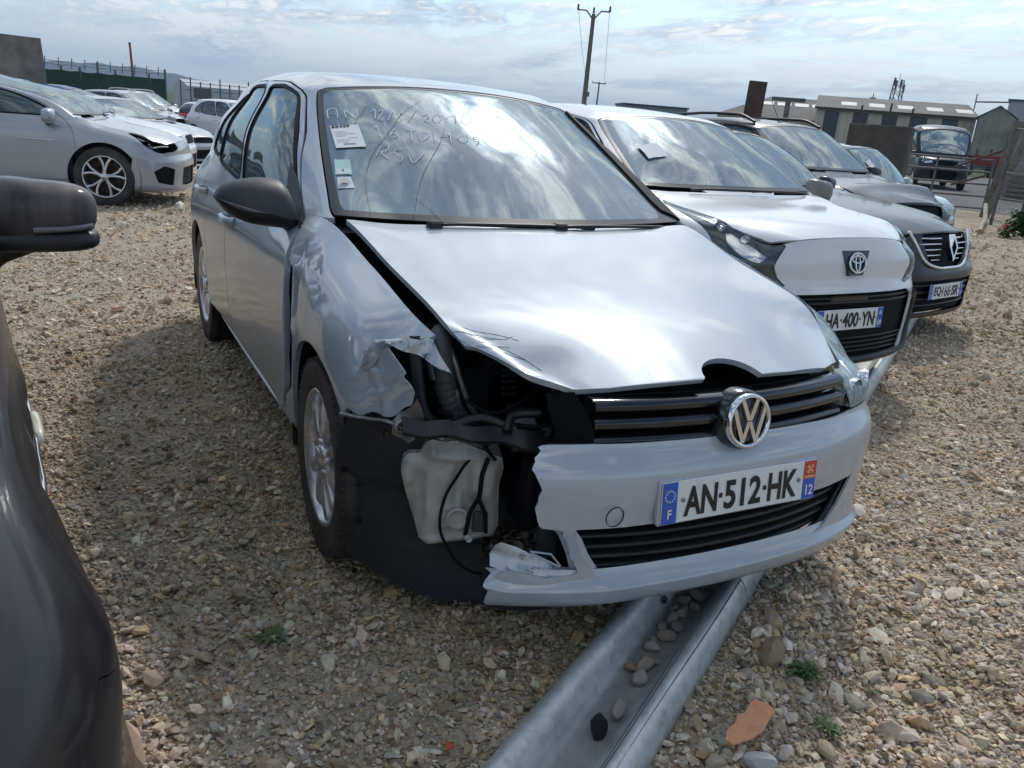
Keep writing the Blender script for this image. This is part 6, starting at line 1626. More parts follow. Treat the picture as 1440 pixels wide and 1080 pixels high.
def note_on(c, root, x0, x1, y0, y1, skew=.0):
    A = c.A[(np.abs(c.A[:, 6]) < 6.7) & (c.A[:, 7] > 8.05) & (c.A[:, 7] < 11)]
    def P(x, y):
        d = (A[:, 0] - x) ** 2 + (A[:, 1] - y) ** 2; i = np.argsort(d)[:4]; w = 1 / (d[i] + 1e-6); w /= w.sum()
        return np.array([x, y, (A[i, 2] * w).sum()]) + A[i[0], 3:6] * .006
    b = MB(); g = np.array([[P(x0 + (x1 - x0) * u + skew * v, y0 + (y1 - y0) * v) for u in np.linspace(0, 1, 4)] for v in np.linspace(0, 1, 4)])
    return b.grid(g, True).build('price_note', PAPER, root)
note_on(cA, AY, -.50, -.36, .46, .58)
for P_, nm_, m_, o_ in (([(2.95, 6.85), (4.1, 7.35), (4.35, 7.75), (3.3, 7.6), (2.85, 7.25)], 'lamp_insert', REFLECTOR, -.006), ([(2.46, 5.74), (3.35, 6.34), (3.6, 6.55), (3.55, 6.68), (3.3, 6.48), (2.46, 5.9)], 'led_strip', mat('led_strip', (.7, .72, .74), .3, coat=.6), .003)):
    for q_ in (P_, mirror_poly(P_)): sheet(nm_, cA.cut(cA.S('low'), cA.fcl(q_), 0), m_, AY, .006, o_)
# ---- dark grey hatchback with a wide chrome grille
re_spec = dict(res=(10, 4), W=.90, Rw=.32, rim=.22, paint=DGREY, archR=.37,
    ymap=[(-.88, -.90), (-.40, -.42), (0, 0), (.27, .50), (1.10, 1.22), (2.578, 2.67), (3.33, 3.5)],
    zmap=[(.19, .17), (.33, .30), (.60, .56), (.768, .80), (.99, .965), (1.19, 1.17), (1.41, 1.345), (1.50, 1.42)],
    feats=[('grille_opening', [(-1.55, 8.3), (1.55, 8.3), (1.75, 7.6), (1.25, 6.0), (.6, 5.45), (-.6, 5.45), (-1.25, 6.0), (-1.75, 7.6)], BAYDARK, .04, -.03),
           ('lower_grille', [(-2.3, 4.6), (2.3, 4.6), (2.6, 3.0), (2.2, 1.9), (-2.2, 1.9), (-2.6, 3.0)], BAYDARK, .05, -.03)],
    lamps=[('headlight', [(2.0, 8.2), (1.9, 7.5), (2.5, 6.95), (3.6, 7.0), (5.0, 7.5), (5.2, 8.2)], 'dark')])
RE, cR = make_car('hatchback_car', 'dark grey hatchback with chrome grille and plate reading EQ-166-SR', re_spec, (4.27, 1.60), rad(11))
nr = lambda z, x=0: nose_y(cR, x, z)
for k, z in enumerate((.755, .715, .675, .635, .60)):
    w_ = (.40, .37, .33, .28, .22)[k]
    for sg in (-1, 1): slat_bars(RE, cR, 'grille_bar', (z,), sg * .10, sg * w_, CHROME, .006, .004)
MB().tube(spline([(x, nr(z, x) - .006, z) for x, z in ((-.46, .80), (-.41, .72), (-.32, .60), (-.20, .555), (0, .545), (.20, .555), (.32, .60), (.41, .72), (.46, .80))], 5), .013, 8).build('grille_surround', CHROME, RE)
dm = MB()
for sg in (-1, 1):
    dm.prism([(0, .098), (sg * .062, 0), (0, -.098), (0, -.066), (sg * .040, 0), (0, .066)], -.03, .01, 'y')
d_ = dm.build('badge_lozenge', CHROME, RE); d_.location = (0, nr(.69) - .01, .69); d_.rotation_euler = (rad(-10), 0, 0)
slat_bars(RE, cR, 'lower_grille_slat', (.27, .32, .37, .42, .46), -.58, .58, BLACK, .009, .008)
plate(RE, (.0, nr(.375) - .010, .375), 'EQ-166-SR', '13', tilt=rad(-3), region_red=False)

# ---- dark estate on roof rails with a crumpled bonnet, and the small mint car
su_spec = dict(res=(8, 4), W=.88, Rw=.32, rim=.21, paint=DGREY, archR=.37, bonnet_mat=paint('grey_paint', (.075, .083, .094), .10, .40, coat=.6, dirt=.12, dirtcol=(.16, .155, .145), cior=1.45, spec=.25), tumble=.03,
    ymap=[(-.88, -.84), (-.40, -.40), (0, 0), (.27, .36), (1.10, 1.12), (2.578, 2.75), (3.33, 3.66)],
    zmap=[(.19, .20), (.33, .34), (.60, .62), (.768, .83), (.99, 1.03), (1.19, 1.24), (1.41, 1.47), (1.50, 1.575)],
    feats=[('grille_opening', [(-1.9, 7.8), (1.9, 7.8), (1.8, 6.2), (-1.8, 6.2)], BAYDARK, .04, -.03), ('lower_grille', [(-2.2, 4.6), (2.2, 4.6), (2.0, 2.2), (-2.0, 2.2)], BAYDARK, .05, -.03)],
    lamps=[('headlight', [(2.1, 8.2), (2.0, 6.6), (3.6, 6.5), (5.0, 7.3), (5.2, 8.2)], 'bright')])
def su_def(W, P, B):
    W = W.copy(); hd = (P[:, 1] > 7.9) & (B[:, 1] < .25)
    W[hd, 2] += .05 * np.exp(-((B[hd, 1] + .28) / .10) ** 2) * np.clip((B[hd, 0] + .9) / 1.4, 0, 1) - .05 * np.exp(-((B[hd, 1] + .55) / .12) ** 2) * np.clip(B[hd, 0] + .3, 0, 1)
    return W
su_spec['deform'] = su_def
SU, cS = make_car('estate_car', 'dark grey estate car with roof rails and a buckled lighter grey bonnet', su_spec, (6.45, 3.50), rad(1))
for sg in (-1, 1):
    ys = np.linspace(1.30, 3.15, 9); P = []
    for i, y in enumerate(ys):
        q = cS.A[np.argmin((cS.A[:, 0] - sg * .53) ** 2 + (cS.A[:, 1] - y) ** 2 + ((cS.A[:, 2] - 1.55) ** 2) * .5)]
        P.append((sg * .55, y, q[2] + (.012 if i in (0, 8) else .055)))
    MB().tube(spline(P, 4), .022, 8, flat=.8).build('roof_rail', BLACK, SU)
MB().grid(superell(0, 1.45, 1.535, .018, .05, .03, .8, .8), True, flip=True).tube([(0, 1.45, 1.55), (-.02, 1.62, 1.80)], .004, 5).build('roof_aerial', BLACK, SU)
mi_spec = dict(res=(7, 3), W=.82, Rw=.30, rim=.2, paint=MINT, archR=.35, roof_mat=GLOSSBLK, tumble=.10,
    ymap=[(-.88, -.58), (-.40, -.36), (0, 0), (.27, .12), (1.10, .58), (2.578, 2.3), (3.33, 2.85)],
    zmap=[(.19, .20), (.33, .33), (.60, .56), (.768, .73), (.99, .885), (1.19, 1.09), (1.41, 1.30), (1.50, 1.37)],
    feats=[('lower_grille', [(-2.0, 4.6), (2.0, 4.6), (2.0, 2.4), (-2.0, 2.4)], BAYDARK, .05, -.03)],
    lamps=[('headlight', [(2.3, 8.1), (2.2, 6.7), (3.2, 6.4), (4.2, 6.9), (4.3, 8.1)], 'bright')])
MI, cM = make_car('small_car', 'small mint car with glossy black roof at the far end of the row', mi_spec, (8.38, 4.62), rad(20))
note_on(cM, MI, -.50, -.36, .26, .40)
# ------------------------------------------------------------------ cars on the left
GROUNDED = lambda p: (p[0], p[1], float(ground_h(p[0], p[1])))
SILVER2 = paint('pale_silver_paint', (.36, .378, .41), .15, .36, dirt=.22)
SILVER3 = paint('mid_silver_paint', (.30, .315, .345), .25, .36, dirt=.22)
BLUEP = paint('blue_paint', (.03, .07, .22), .0, .40, coat=.4, dirt=.1, cior=1.4, spec=.25)
BLACKP = paint('black_paint', (.020, .021, .024), .3, .34, dirt=.3)
DUSTY = paint('dusty_dark_paint', (.013, .011, .012), .0, .40, coat=.55, dirt=.26, dirtcol=(.11, .088, .082), z0=1.12, z1=.82, cior=1.4, spec=.2)
DUSTYM = paint('dusty_mirror_paint', (.022, .019, .020), .0, .45, coat=.5, dirt=.75, dirtcol=(.20, .165, .16), z0=.05, z1=-.03, cior=1.4, spec=.25)
HATCH_L = [('headlight', [(2.2, 8.2), (2.0, 7.0), (2.6, 6.5), (3.6, 6.5), (4.6, 7.2), (5.1, 8.2)], 'bright')]
LOWG = [('lower_grille', [(-2.0, 4.4), (2.0, 4.4), (2.1, 2.2), (-2.1, 2.2)], BAYDARK, .05, -.03), ('grille_opening', [(-1.6, 7.9), (1.6, 7.9), (1.5, 6.3), (-1.5, 6.3)], BAYDARK, .04, -.02)]
TWIN = mat('two_tone_alloy', (.62, .62, .62), .25, .9)
me_spec = dict(res=(10, 4), W=.907, Rw=.335, rim=.235, archR=.385, style='twin', rim_mat=TWIN, paint=SILVER2, missing_lamp=-1, front_glass=GLASS_W,
    ymap=[(-.88, -.82), (-.40, -.41), (0, 0), (.27, .20), (.69, .56), (1.10, 1.32), (2.578, 2.67), (3.33, 3.46)],
    zmap=[(.19, .17), (.33, .31), (.60, .58), (.768, .76), (.99, .965), (1.19, 1.18), (1.41, 1.345), (1.50, 1.415)],
    mirror_dy=.06, feats=LOWG[:1] + [('corner_vent', [(-2.9, 4.3), (-3.6, 4.6), (-4.2, 4.0), (-3.9, 2.7), (-3.0, 2.4)], BAYDARK, .03, -.02)],
    lamps=[('headlight', [(2.1, 8.2), (2.0, 7.2), (2.6, 6.6), (3.6, 6.5), (4.7, 7.0), (5.35, 7.75), (5.2, 8.2)], 'bright')])
ME, cMe = make_car('hatchback_car', 'silver hatchback with two-tone alloy wheels and an empty right headlight hole', me_spec, GROUNDED((-.13, 9.18)), rad(75), 'cars parked across the yard')
for pts in ([(-.60, -.66, .70), (-.66, -.60, .70), (-.74, -.52, .685)], [(-.56, -.62, .60), (-.66, -.56, .60), (-.78, -.42, .61)]):
    MB().tube(spline(pts, 5), .014, 7, flat=.6).build('lamp_remnant', TANK, ME)
MB().box((-.70, -.50, .64), (-.64, -.46, .70), .006).build('lamp_ballast', STEEL, ME)
MB().tube(spline([(-.9, .46, .715), (-.912, .70, .712), (-.912, .86, .716)], 4), .012, 6, flat=.5).build('wing_trim', CHROME, ME)
two_sided(crumple(fill([[(-.70, -.70, .21), (-.82, -.55, .20), (-.89, -.42, .20)], [(-.72, -.76, .24), (-.86, -.60, .23), (-.92, -.44, .225)], [(-.70, -.70, .21), (-.72, -.76, .24)], [(-.89, -.42, .20), (-.92, -.44, .225)]], 14, 5), .006, 77, 30), .004, (0, 0, -1)).build('loose_splitter', SILVER2, ME)
def vary(base, **k): d = dict(base); d.update(k); return d
w2 = vary(me_spec, mirror_dy=-.1, ymap=[(-.88, -.82), (-.40, -.41), (0, 0), (.27, .42), (.69, .80), (1.10, 1.60), (2.578, 2.67), (3.33, 3.46)], res=(6, 3), paint=WHITEP, missing_lamp=0, rim_mat=ALLOY, style='five', feats=LOWG, lamps=HATCH_L)
WH2, _c2 = make_car('hatchback_car', 'white hatchback nosing out behind the silver hatchback with the empty lamp hole', w2, GROUNDED((.30, 12.3)), rad(74), 'cars parked across the yard')
coupe = vary(w2, W=.92, paint=SILVER3, tumble=.0, ymap=[(-.88, -.90), (-.40, -.44), (0, 0), (.27, .62), (1.10, 1.42), (2.578, 2.62), (3.33, 3.5)],
    zmap=[(.19, .15), (.33, .27), (.60, .50), (.768, .66), (.99, .90), (1.19, 1.08), (1.41, 1.235), (1.50, 1.305)])
CO, cCo = make_car('coupe_car', 'low grey coupe with long bonnet beside the silver car window', coupe, GROUNDED((1.08, 16.9)), rad(41), 'cars parked across the yard')
for sg in (-1, 1): MB().box((sg * .34 - .05, .20, .865), (sg * .34 + .05, .42, .885), .008).build('bonnet_vent', BLACK, CO)
suv2 = vary(w2, paint=BLUEP, W=.91, tumble=.02, Rw=.35, archR=.40, zmap=[(.19, .24), (.33, .40), (.60, .72), (.768, .98), (.99, 1.14), (1.19, 1.34), (1.41, 1.55), (1.50, 1.66)])
BS, cBs = make_car('suv_car', 'dark blue sport utility car in front of the green netting fence', suv2, GROUNDED((1.15, 24.9)), rad(72), 'cars parked across the yard')
h2 = vary(w2, paint=SILVER2, ymap=[(-.88, -.84), (-.40, -.40), (0, 0), (.27, .22), (1.10, 1.00), (2.578, 2.6), (3.33, 3.3)], zmap=[(.19, .2), (.33, .34), (.60, .63), (.768, .86), (.99, 1.05), (1.19, 1.26), (1.41, 1.50), (1.50, 1.60)])
H2, _ = make_car('hatchback_car', 'pale silver hatchback right of the blue car near the fence end', h2, GROUNDED((1.95, 29.2)), rad(44), 'cars parked across the yard')
H3, _ = make_car('estate_car', 'white estate car with roof rails behind the dark hatchback tail', vary(h2, paint=WHITEP), GROUNDED((3.0, 38.3)), rad(40), 'cars parked across the yard')
for sg in (-1, 1): MB().tube(spline([(sg * .52, 1.2, 1.58), (sg * .54, 1.4, 1.64), (sg * .54, 2.6, 1.63), (sg * .50, 2.8, 1.58)], 5), .022, 6).build('roof_rail', WHITEP, H3)
dk = vary(w2, paint=BLACKP, lamps=[('tail_lamp', [(13.0, 7.9), (14.3, 8.2), (15.6, 8.0), (15.3, 6.8), (13.6, 6.7)], 'tail')], feats=[])
DK, _ = make_car('hatchback_car', 'black hatchback seen from behind with a red tail lamp', dk, GROUNDED((4.10, 34.2)), rad(160), 'cars parked across the yard')
W3, _ = make_car('hatchback_car', 'white hatchback cut off by the silver car window pillar', vary(h2, paint=WHITEP, tumble=.02), GROUNDED((4.75, 26.4)), rad(28), 'cars parked across the yard')

# dark car right beside the camera
da = vary(me_spec, res=(14, 6), W=.90, paint=DUSTY, missing_lamp=0, Rw=.33, archR=.365, style='five', rim_mat=ALLOY, mirrors=(-1,), lamps=HATCH_L, feats=LOWG[:1], mirror_dy=0,
    ymap=[(-.88, -1.10), (-.56, -.88), (-.36, -.64), (0, 0), (.27, .30), (.69, .70), (1.10, 1.12), (2.578, 2.72), (3.33, 3.5)],
    zmap=[(.19, .22), (.33, .36), (.60, .66), (.768, .90), (.99, 1.04), (1.19, 1.24), (1.41, 1.45), (1.50, 1.55)])
def da_def(W, P, B):
    W = W.copy(); sd_ = np.abs(W[:, 0]) > .3
    g = .072 * smooth((-.30 - W[:, 1]) / .34) * smooth((.92 - W[:, 2]) / .22)
    W[sd_, 0] += np.sign(W[sd_, 0]) * g[sd_]
    cr = .012 * np.exp(-((W[:, 2] - .80) / .02) ** 2) * (W[:, 1] > -.5)
    W[sd_, 0] += np.sign(W[sd_, 0]) * cr[sd_]
    return W
da['deform'] = da_def
DA, cD = make_car('dark_car', 'dusty dark car at the left edge with only its mirror and wing in view', da, (-2.367, -1.908, 0), rad(6))
mh = mirror_housing(DA, 1, .880, .66, 1.055, DUSTYM, .125, .076, .085, ind=False)
MB().tube([(-.02, .02, -.06), (-.09, .03, -.085), (-.16, .04, -.13)], [.045, .05, .06], 12, flat=.8).build('mirror_arm', BLACK, mh)
ms = MB().grid(superell(0, -.004, -.056, .126, .084, .030, .6, .62), True, flip=True).build('mirror_base', BLACK, mh)
MB().tube(spline([(-.02, -.0845, -.028), (.05, -.082, -.026), (.108, -.062, -.022)], 5), .0075, 7).build('indicator_lens', GREYLENS, mh)
P = []
for y in np.linspace(-.26, .40, 14):
    q = cD.A[(cD.A[:, 0] > .3)]; q = q[np.argmin((q[:, 1] - y) ** 2 + (q[:, 2] - .745) ** 2)]; P.append((q[0] + .010, y, .745))
MB().tube(P, .006, 6, flat=1.6).build('wing_strip', CHROME, DA)
MB().grid(superell(P[6][0] + .006, P[6][1], .745, .012, .070, .020, .8, .7), True, flip=True).build('side_repeater', mat('repeater_lens', (.62, .60, .48), .2, coat=.8), DA)

# ------------------------------------------------------------------ posts, walls, fences, buildings
CONC = mat('old_concrete', (.25, .235, .205), .9, bump=(9, .5, .02), vary=(2.2, .38, .7, (.11, .10, .085)))
CONC2 = mat('dark_concrete', (.10, .088, .075), .9, bump=(14, .5, .02), vary=(3.1, .4, .7, (.05, .043, .038)))
RUST = mat('rusty_steel', (.115, .065, .048), .8, bump=(40, .4, .004), vary=(6, .4, .7, (.06, .04, .035)))
WOODP = mat('weathered_wood', (.19, .165, .135), .9, bump=(30, .5, .006), vary=(5, .35, .7, (.10, .085, .07)))
TUBE = mat('grey_tube', (.16, .165, .17), .5, .6, vary=(9, .4, .7, (.09, .085, .08)))
WIRE = mat('dull_wire', (.12, .12, .125), .6, .4)
NET = mat('green_netting', (.012, .048, .034), .85, bump=(160, .5, .006), vary=(1.6, .4, .65, (.02, .065, .05)))
def yaw_of(p, q): return math.atan2(q[1] - p[1], q[0] - p[0])
def place(o, p, rz): o.location = tuple(map(float, p)); o.rotation_euler = (0, 0, rz); return o
# concrete wall panel
p, q = at(-9.5, 28), at(-.86, 28.4)
L_ = float(np.linalg.norm(q[:2] - p[:2]))
w = MB().add([(0, 0, -.2), (L_ + .10, 0, -.2), (L_ + .10, .45, -.2), (0, .45, -.2), (0, .08, 2.92), (L_ - .06, .08, 2.86), (L_ - .06, .36, 2.86), (0, .36, 2.92)], [(0, 1, 5, 4), (1, 2, 6, 5), (2, 3, 7, 6), (3, 0, 4, 7), (4, 5, 6, 7), (3, 2, 1, 0)])
tag(place(w.build('concrete_wall', CONC), (p[0], p[1], p[2]), yaw_of(p, q)), 'tall weathered concrete wall panel behind the silver hatchback roof', 'wall')
# green netting fence
fr = thing('netting_fence', 'dark green netting fence on posts with barbed wire, before the hills', 'fence', tuple(at(-4, 44)))
p, q = at(-4, 44), at(5.45, 46.5); base = np.array(fr.location)
N_ = 10
for i in range(N_ + 1):
    t = i / N_; c = p + (q - p) * t - base; tall = (1 if i in (3, 6, 8) else 0)
    MB().box((c[0] - .05, c[1] - .05, -.1), (c[0] + .05, c[1] + .05, 2.42 + .28 * tall + (.25 if i == N_ else 0)), .01).build('post', TUBE, fr)
rows = []
for i in range(61):
    t = i / 60; c = p + (q - p) * t - base; sag = .02 * math.sin(t * math.pi * N_) ** 2
    rows.append([(c[0], c[1] - .07 - .02 * math.sin(i * 1.3 + k), z) for k, z in enumerate((.02, .7, 1.4, 2.22 - sag + .012 * math.sin(i * .9)))])
MB().grid(np.array(rows), True).build('netting', NET, fr)
for z in (2.44, 2.58):
    MB().tube([tuple(p + (q - p) * t - base + np.array([0, 0, z + .02 * math.sin(t * 60)])) for t in np.linspace(0, 1, 31)], .012, 4).build('barbed_wire', WIRE, fr)
b = MB()
for i in range(14): 
    t = (i + .4) / 14; c = p + (q - p) * t - base; b.tube([(c[0], c[1], 2.3), (c[0] + .03, c[1], 2.75)], .02, 5)
for i in range(3): pass
o = b.build('wire_upright', WIRE, fr); o['kind'] = 'stuff'
p = at(3.80, 47); tp = at(3.60, 47, el_z(2.36, 47))
RP = thing('leaning_pole', 'thin red pole leaning above the green netting fence', 'pole', tuple(p))
MB().tube([(0, 0, 0), tuple(tp - p)], [.075, .05], 8).build('shaft', mat('red_primer', (.30, .055, .045), .7), RP)
MB().tube([tuple((tp - p) * .97), tuple((tp - p) * 1.005)], .055, 8).build('cap', INK, RP)
# pale shed with fence posts and two dark boards in front
SHED = mat('pale_sheeting', (.50, .52, .53), .6, bump=(6, .2, .03), vary=(1.2, .4, .7, (.38, .40, .41)))
p, q = at(6.7, 108), at(14, 112); L_ = float(np.linalg.norm((q - p)[:2])); H_ = el_z(.62, 110) - p[2]
sh = thing('long_shed', 'long pale sheeted shed beyond the wire fence at left', 'building', tuple(p), yaw_of(p, q))
MB().box((0, 0, 0), (L_, 8, H_ * .75)).build('wall', SHED, sh)
MB().add([(0, 0, H_ * .75 + .003), (L_, 0, H_ * .75 + .003), (L_, 4, H_), (0, 4, H_), (0, 8, H_ * .75 + .003), (L_, 8, H_ * .75 + .003)], [(0, 1, 2, 3), (3, 2, 5, 4), (0, 3, 4), (1, 5, 2)]).build('roof', mat('pale_roof', (.46, .48, .50), .5), sh)
wf = thing('wire_fence', 'open wire fence with thin posts in front of the pale shed', 'fence', tuple(at(6.3, 60)))
p, q = at(6.3, 60), at(13, 62); base = np.array(wf.location)
for i in range(13):
    c = p + (q - p) * (i / 12) - base; MB().tube([(c[0], c[1], 0), (c[0], c[1], 2.35 + .25 * (i % 3 == 1))], .045, 6).build('post', TUBE, wf)
for z in (.6, 1.2, 1.8, 2.25): MB().tube([tuple(p - base + (0, 0, z)), tuple(q - base + (0, 0, z))], .018, 4).build('wire', WIRE, wf)
for az_, w_, z_ in ((7.55, 1.05, 1.35), (9.0, .9, .85)):
    p = at(az_, 58.5); sg_ = thing('dark_board', 'dark grey board on the wire fence, %s one' % ('larger left' if az_ < 8 else 'smaller right'), 'sign', tuple(p), -rad(az_))
    MB().box((-w_ / 2, -.03, z_), (w_ / 2, .03, z_ + .62), .01).build('panel', mat('board_grey', (.09, .095, .10), .6), sg_)
    for s in (-1, 1): MB().tube([(s * w_ * .35, .05, 0), (s * w_ * .35, .05, z_ + .5)], .03, 6).build('leg', TUBE, sg_)
# hills
def hills(name, d, pts, m, seed, rough):
    r = np.random.default_rng(seed); az_ = np.linspace(pts[0][0], pts[-1][0], 260); e = np.interp(az_, *zip(*pts))
    e = e + sum(rough / k * np.sin(az_ * k * .55 + r.uniform(0, 6)) for k in (1, 2, 4, 8, 15))
    rows = []
    for a, el in zip(az_, e):
        hgt = max(2., d * math.tan(rad(max(el, .02)))); pr_ = []
        for f, hh in ((.80, -2), (.86, .22), (.92, .55), (.97, .86), (1.0, 1.0), (1.06, .8), (1.2, -.02)):
            pr_.append((CAM_POS[0] + d * f * math.sin(rad(a)), CAM_POS[1] + d * f * math.cos(rad(a)), -2 if hh < 0 else hgt * hh * (1 + .06 * math.sin(a * 3 + f * 40))))
        rows.append(pr_)
    tag(MB().grid(np.array(rows), True).build(name, m), kind='structure')
hills('hills', 3000, [(-60, 1.2), (-20, 1.5), (-6, 1.15), (-.8, .98), (1, 1.08), (3, 1.05), (5.4, .90), (7.5, .70), (9.4, .56), (14, .45), (24, .40), (40, .35), (62, .45), (90, .5)], mat('far_hills', (.018, .032, .024), .95, vary=(.004, .4, .6, (.03, .042, .024))), 4, .035)
# utility poles
def utility(azb, azt, d, el, label, yarm):
    p = at(azb, d, 0); h = el_z(el, d); tp = at(azt, d, h) - p
    u = thing('utility_pole', label, 'pole', tuple(p), 0, 'wooden power poles on the skyline')
    MB().tube([(0, 0, 0), tuple(tp * .5), tuple(tp)], [.17, .15, .12], 10).build('shaft', WOODP, u)
    pr_ = np.array([math.cos(rad(azb)), -math.sin(rad(azb)), 0]); w_ = 1.0 * d / 55 if yarm else 1.15
    if yarm:
        MB().tube([tuple(tp * .955), tuple(tp * .985 - pr_ * w_ * .45 + (0, 0, .28)), tuple(tp * .985 - pr_ * w_ + (0, 0, .28))], .05, 6).build('arm', TUBE, u)
        MB().tube([tuple(tp * .955), tuple(tp * .985 + pr_ * w_ * .45 + (0, 0, .28)), tuple(tp * .985 + pr_ * w_ + (0, 0, .28))], .05, 6).build('arm', TUBE, u)
    else: MB().box(tuple(tp - pr_ * w_ - (0, .06, .12)), tuple(tp + pr_ * w_ + (0, .06, .0))).build('arm', WOODP, u)
    for s in (-1, 0, 1):
        c = tp * .985 + pr_ * w_ * s * .97 + np.array([0, 0, .28 if yarm and s else (.05 if not yarm else .15)])
        MB().lathe([(.05, 0), (.09, .08), (.05, .14), (.08, .22), (.02, .34)], 8, 'z', c).build('insulator', TUBE, u)
    return u, p, tp, pr_, w_
u1 = utility(31.66, 31.75, 55, 6.55, 'tall wooden power pole with a bent steel arm above the silver roof', True)
u2 = utility(32.5, 32.55, 150, 2.5, 'short distant wooden pole with flat crossarm right of the tall pole', False)
MB().box((.06, -.12, 2.9), (.30, .12, 3.2), .03).build('pole_box', TUBE, u1[0])
cb = MB()
for s in (-1, 1):
    a = u1[1] + u1[2] + u1[3] * u1[4] * s * .95 + (0, 0, .25); b_ = u2[1] + u2[2] + u2[3] * s
    cb.tube([tuple(a + (b_ - a) * t - np.array([0, 0, 2.2 * 4 * t * (1 - t)])) for t in np.linspace(0, 1, 14)], .012, 4)
o = cb.build('power_line', WIRE); tag(o, 'thin power lines hanging between the two wooden poles', 'cable')
# far grey-blue building
p, q = at(34.3, 150, 0), at(38.4, 152, 0); L_ = float(np.linalg.norm((q - p)[:2])); H_ = el_z(1.32, 150)
fb = thing('flat_building', 'low flat-roofed blue-grey building far behind the white crossover', 'building', tuple(p), yaw_of(p, q))
MB().box((0, 0, 0), (L_, 10, H_)).build('wall', mat('bluegrey_cladding', (.20, .235, .28), .6), fb); MB().box((-.2, -.2, H_ + .003), (L_ + .2, 10.2, H_ + .25)).build('roof_edge', mat('dark_edge', (.05, .055, .065), .6), fb)
for k in range(12): MB().box((L_ * (k + .5) / 12 - .04, -.06, 0), (L_ * (k + .5) / 12 + .04, -.003, H_)).build('cladding_rib', mat('bluegrey_rib', (.15, .18, .22), .6), fb)
# rusty beam
p = at(42.25, 13.2); bt = thing('steel_beam', 'rusty steel beam standing upright behind the roof rails', 'beam', tuple(p), rad(-38)); H_ = el_z(3.28, 13.2)
for y0 in (-.12, .10): MB().box((-.12, y0, -.05), (.12, y0 + .02, H_)).build('flange', RUST, bt)
MB().box((-.008, -.099, -.05), (.008, .099, H_ - .002)).build('web', RUST, bt); bt.rotation_euler = (rad(2), rad(1.5), rad(-38))
# dark concrete block with rebar
p, q = at(48.3, 15.6), at(51.85, 15.4); L_ = float(np.linalg.norm((q - p)[:2]))
cbk = MB().box((0, 0, 0), (L_, .35, 1.70), .02).build('concrete_block', CONC2); tag(place(cbk, (p[0], p[1], 0), yaw_of(p, q)), 'dark stained concrete block behind the small mint car', 'wall')
for k, (az_, lean) in enumerate(((48.9, -.02), (50.4, .04), (51.65, .03))):
    p = at(az_, 16.3); tag(MB().tube([(p[0], p[1], 0), (p[0] + lean * .3, p[1], 1.5), (p[0] + lean, p[1], 2.02 + .06 * (k == 1))], .018, 6).build('iron_rod', RUST), 'rusty iron rod above the concrete block, %s of three' % ('left' if k == 0 else 'middle' if k == 1 else 'right'), 'rod', 'iron rods behind the concrete block')
p = at(44.5, 17); sp_ = thing('sign_post', 'T-shaped steel post seen over the estate car roof', 'post', tuple(p), -rad(44.5))
MB().tube([(0, 0, 0), (0, 0, 2.02)], .05, 8).build('shaft', TUBE, sp_); MB().box((-.30, -.04, 2.02), (.30, .04, 2.09)).build('crossbar', TUBE, sp_)
# warehouse
WALLB = mat('beige_cladding', (.58, .50, .41), .8, bump=(3, .2, .03), vary=(.5, .35, .7, (.49, .42, .34)))
ROOFG = mat('fibre_cement_roof', (.20, .185, .16), .9, vary=(.35, .35, .7, (.135, .125, .11)), bump=(5, .3, .04))
SKYL = mat('roof_light', (.52, .52, .50), .6)
DWIN = mat('dark_pane', (.035, .045, .06), .15)
def shed_roof(L, D, eave, ridge):
    return [(-.3, -.4, eave), (L + .3, -.4, eave), (L + .3, D / 2, ridge), (-.3, D / 2, ridge), (-.3, D + .4, eave), (L + .3, D + .4, eave)]
p, q = at(46.3, 100, 0), at(55.15, 101, 0); L_ = float(np.linalg.norm((q - p)[:2])); ev = el_z(2.06, 100); rg = el_z(2.62, 110) + .2; D_ = 20
wh = thing('warehouse', 'long beige warehouse with grey sheet roof and dark windows behind the yard', 'building', tuple(p), yaw_of(p, q))
MB().box((0, 0, 0), (L_, D_, ev - .05)).build('wall', WALLB, wh)
MB().add([(L_ + .003, 0, ev - .05), (L_ + .003, D_, ev - .05), (L_ + .003, D_ / 2, rg - .06)], [(0, 1, 2)]).build('gable_wall', WALLB, wh)
v = shed_roof(L_, D_, ev, rg); rf = MB().add(v + [(a, b, c - .16) for a, b, c in v], [(0, 1, 2, 3), (3, 2, 5, 4), (6, 7, 1, 0), (7, 8, 2, 1), (10, 11, 5, 4), (8, 11, 5, 2), (6, 0, 3, 9), (9, 3, 4, 10), (9, 8, 7, 6), (10, 11, 8, 9)]).build('roof', ROOFG, wh)
MB().box((-.3, -.52, ev - .22), (L_ + .3, -.41, ev - .02)).build('gutter', mat('dark_gutter', (.05, .045, .04), .6), wh)
MB().tube([(L_ + .15, -.25, 0), (L_ + .15, -.25, ev - .2)], .09, 6).build('downpipe', mat('dark_gutter'), wh)
for k in range(5):
    x = L_ * (.10 + .187 * k); f = MB().box((x - .72, -.08, 1.3), (x + .72, .0 - .003, ev - .35)).build('window', mat('window_frame_dark', (.06, .055, .05), .6), wh)
    MB().box((x - .62, -.10, 1.4), (x + .62, -.083, ev - .45)).build('pane', DWIN, f)
    if k == 4: MB().box((x - .58, -.13, 1.6), (x + .58, -.105, 3.2)).build('white_blind', SKYL, f)
    for y0, y1 in ((2.2, 5.2),):
        def rz_(y): return ev + (rg - ev) * (y + .4) / (D_ / 2 + .4) + .02
        xx = x + 1.6; MB().add([(xx - .8, y0, rz_(y0)), (xx + .8, y0, rz_(y0)), (xx + .8, y1, rz_(y1)), (xx - .8, y1, rz_(y1))], [(0, 1, 2, 3)]).build('roof_light', SKYL, rf)
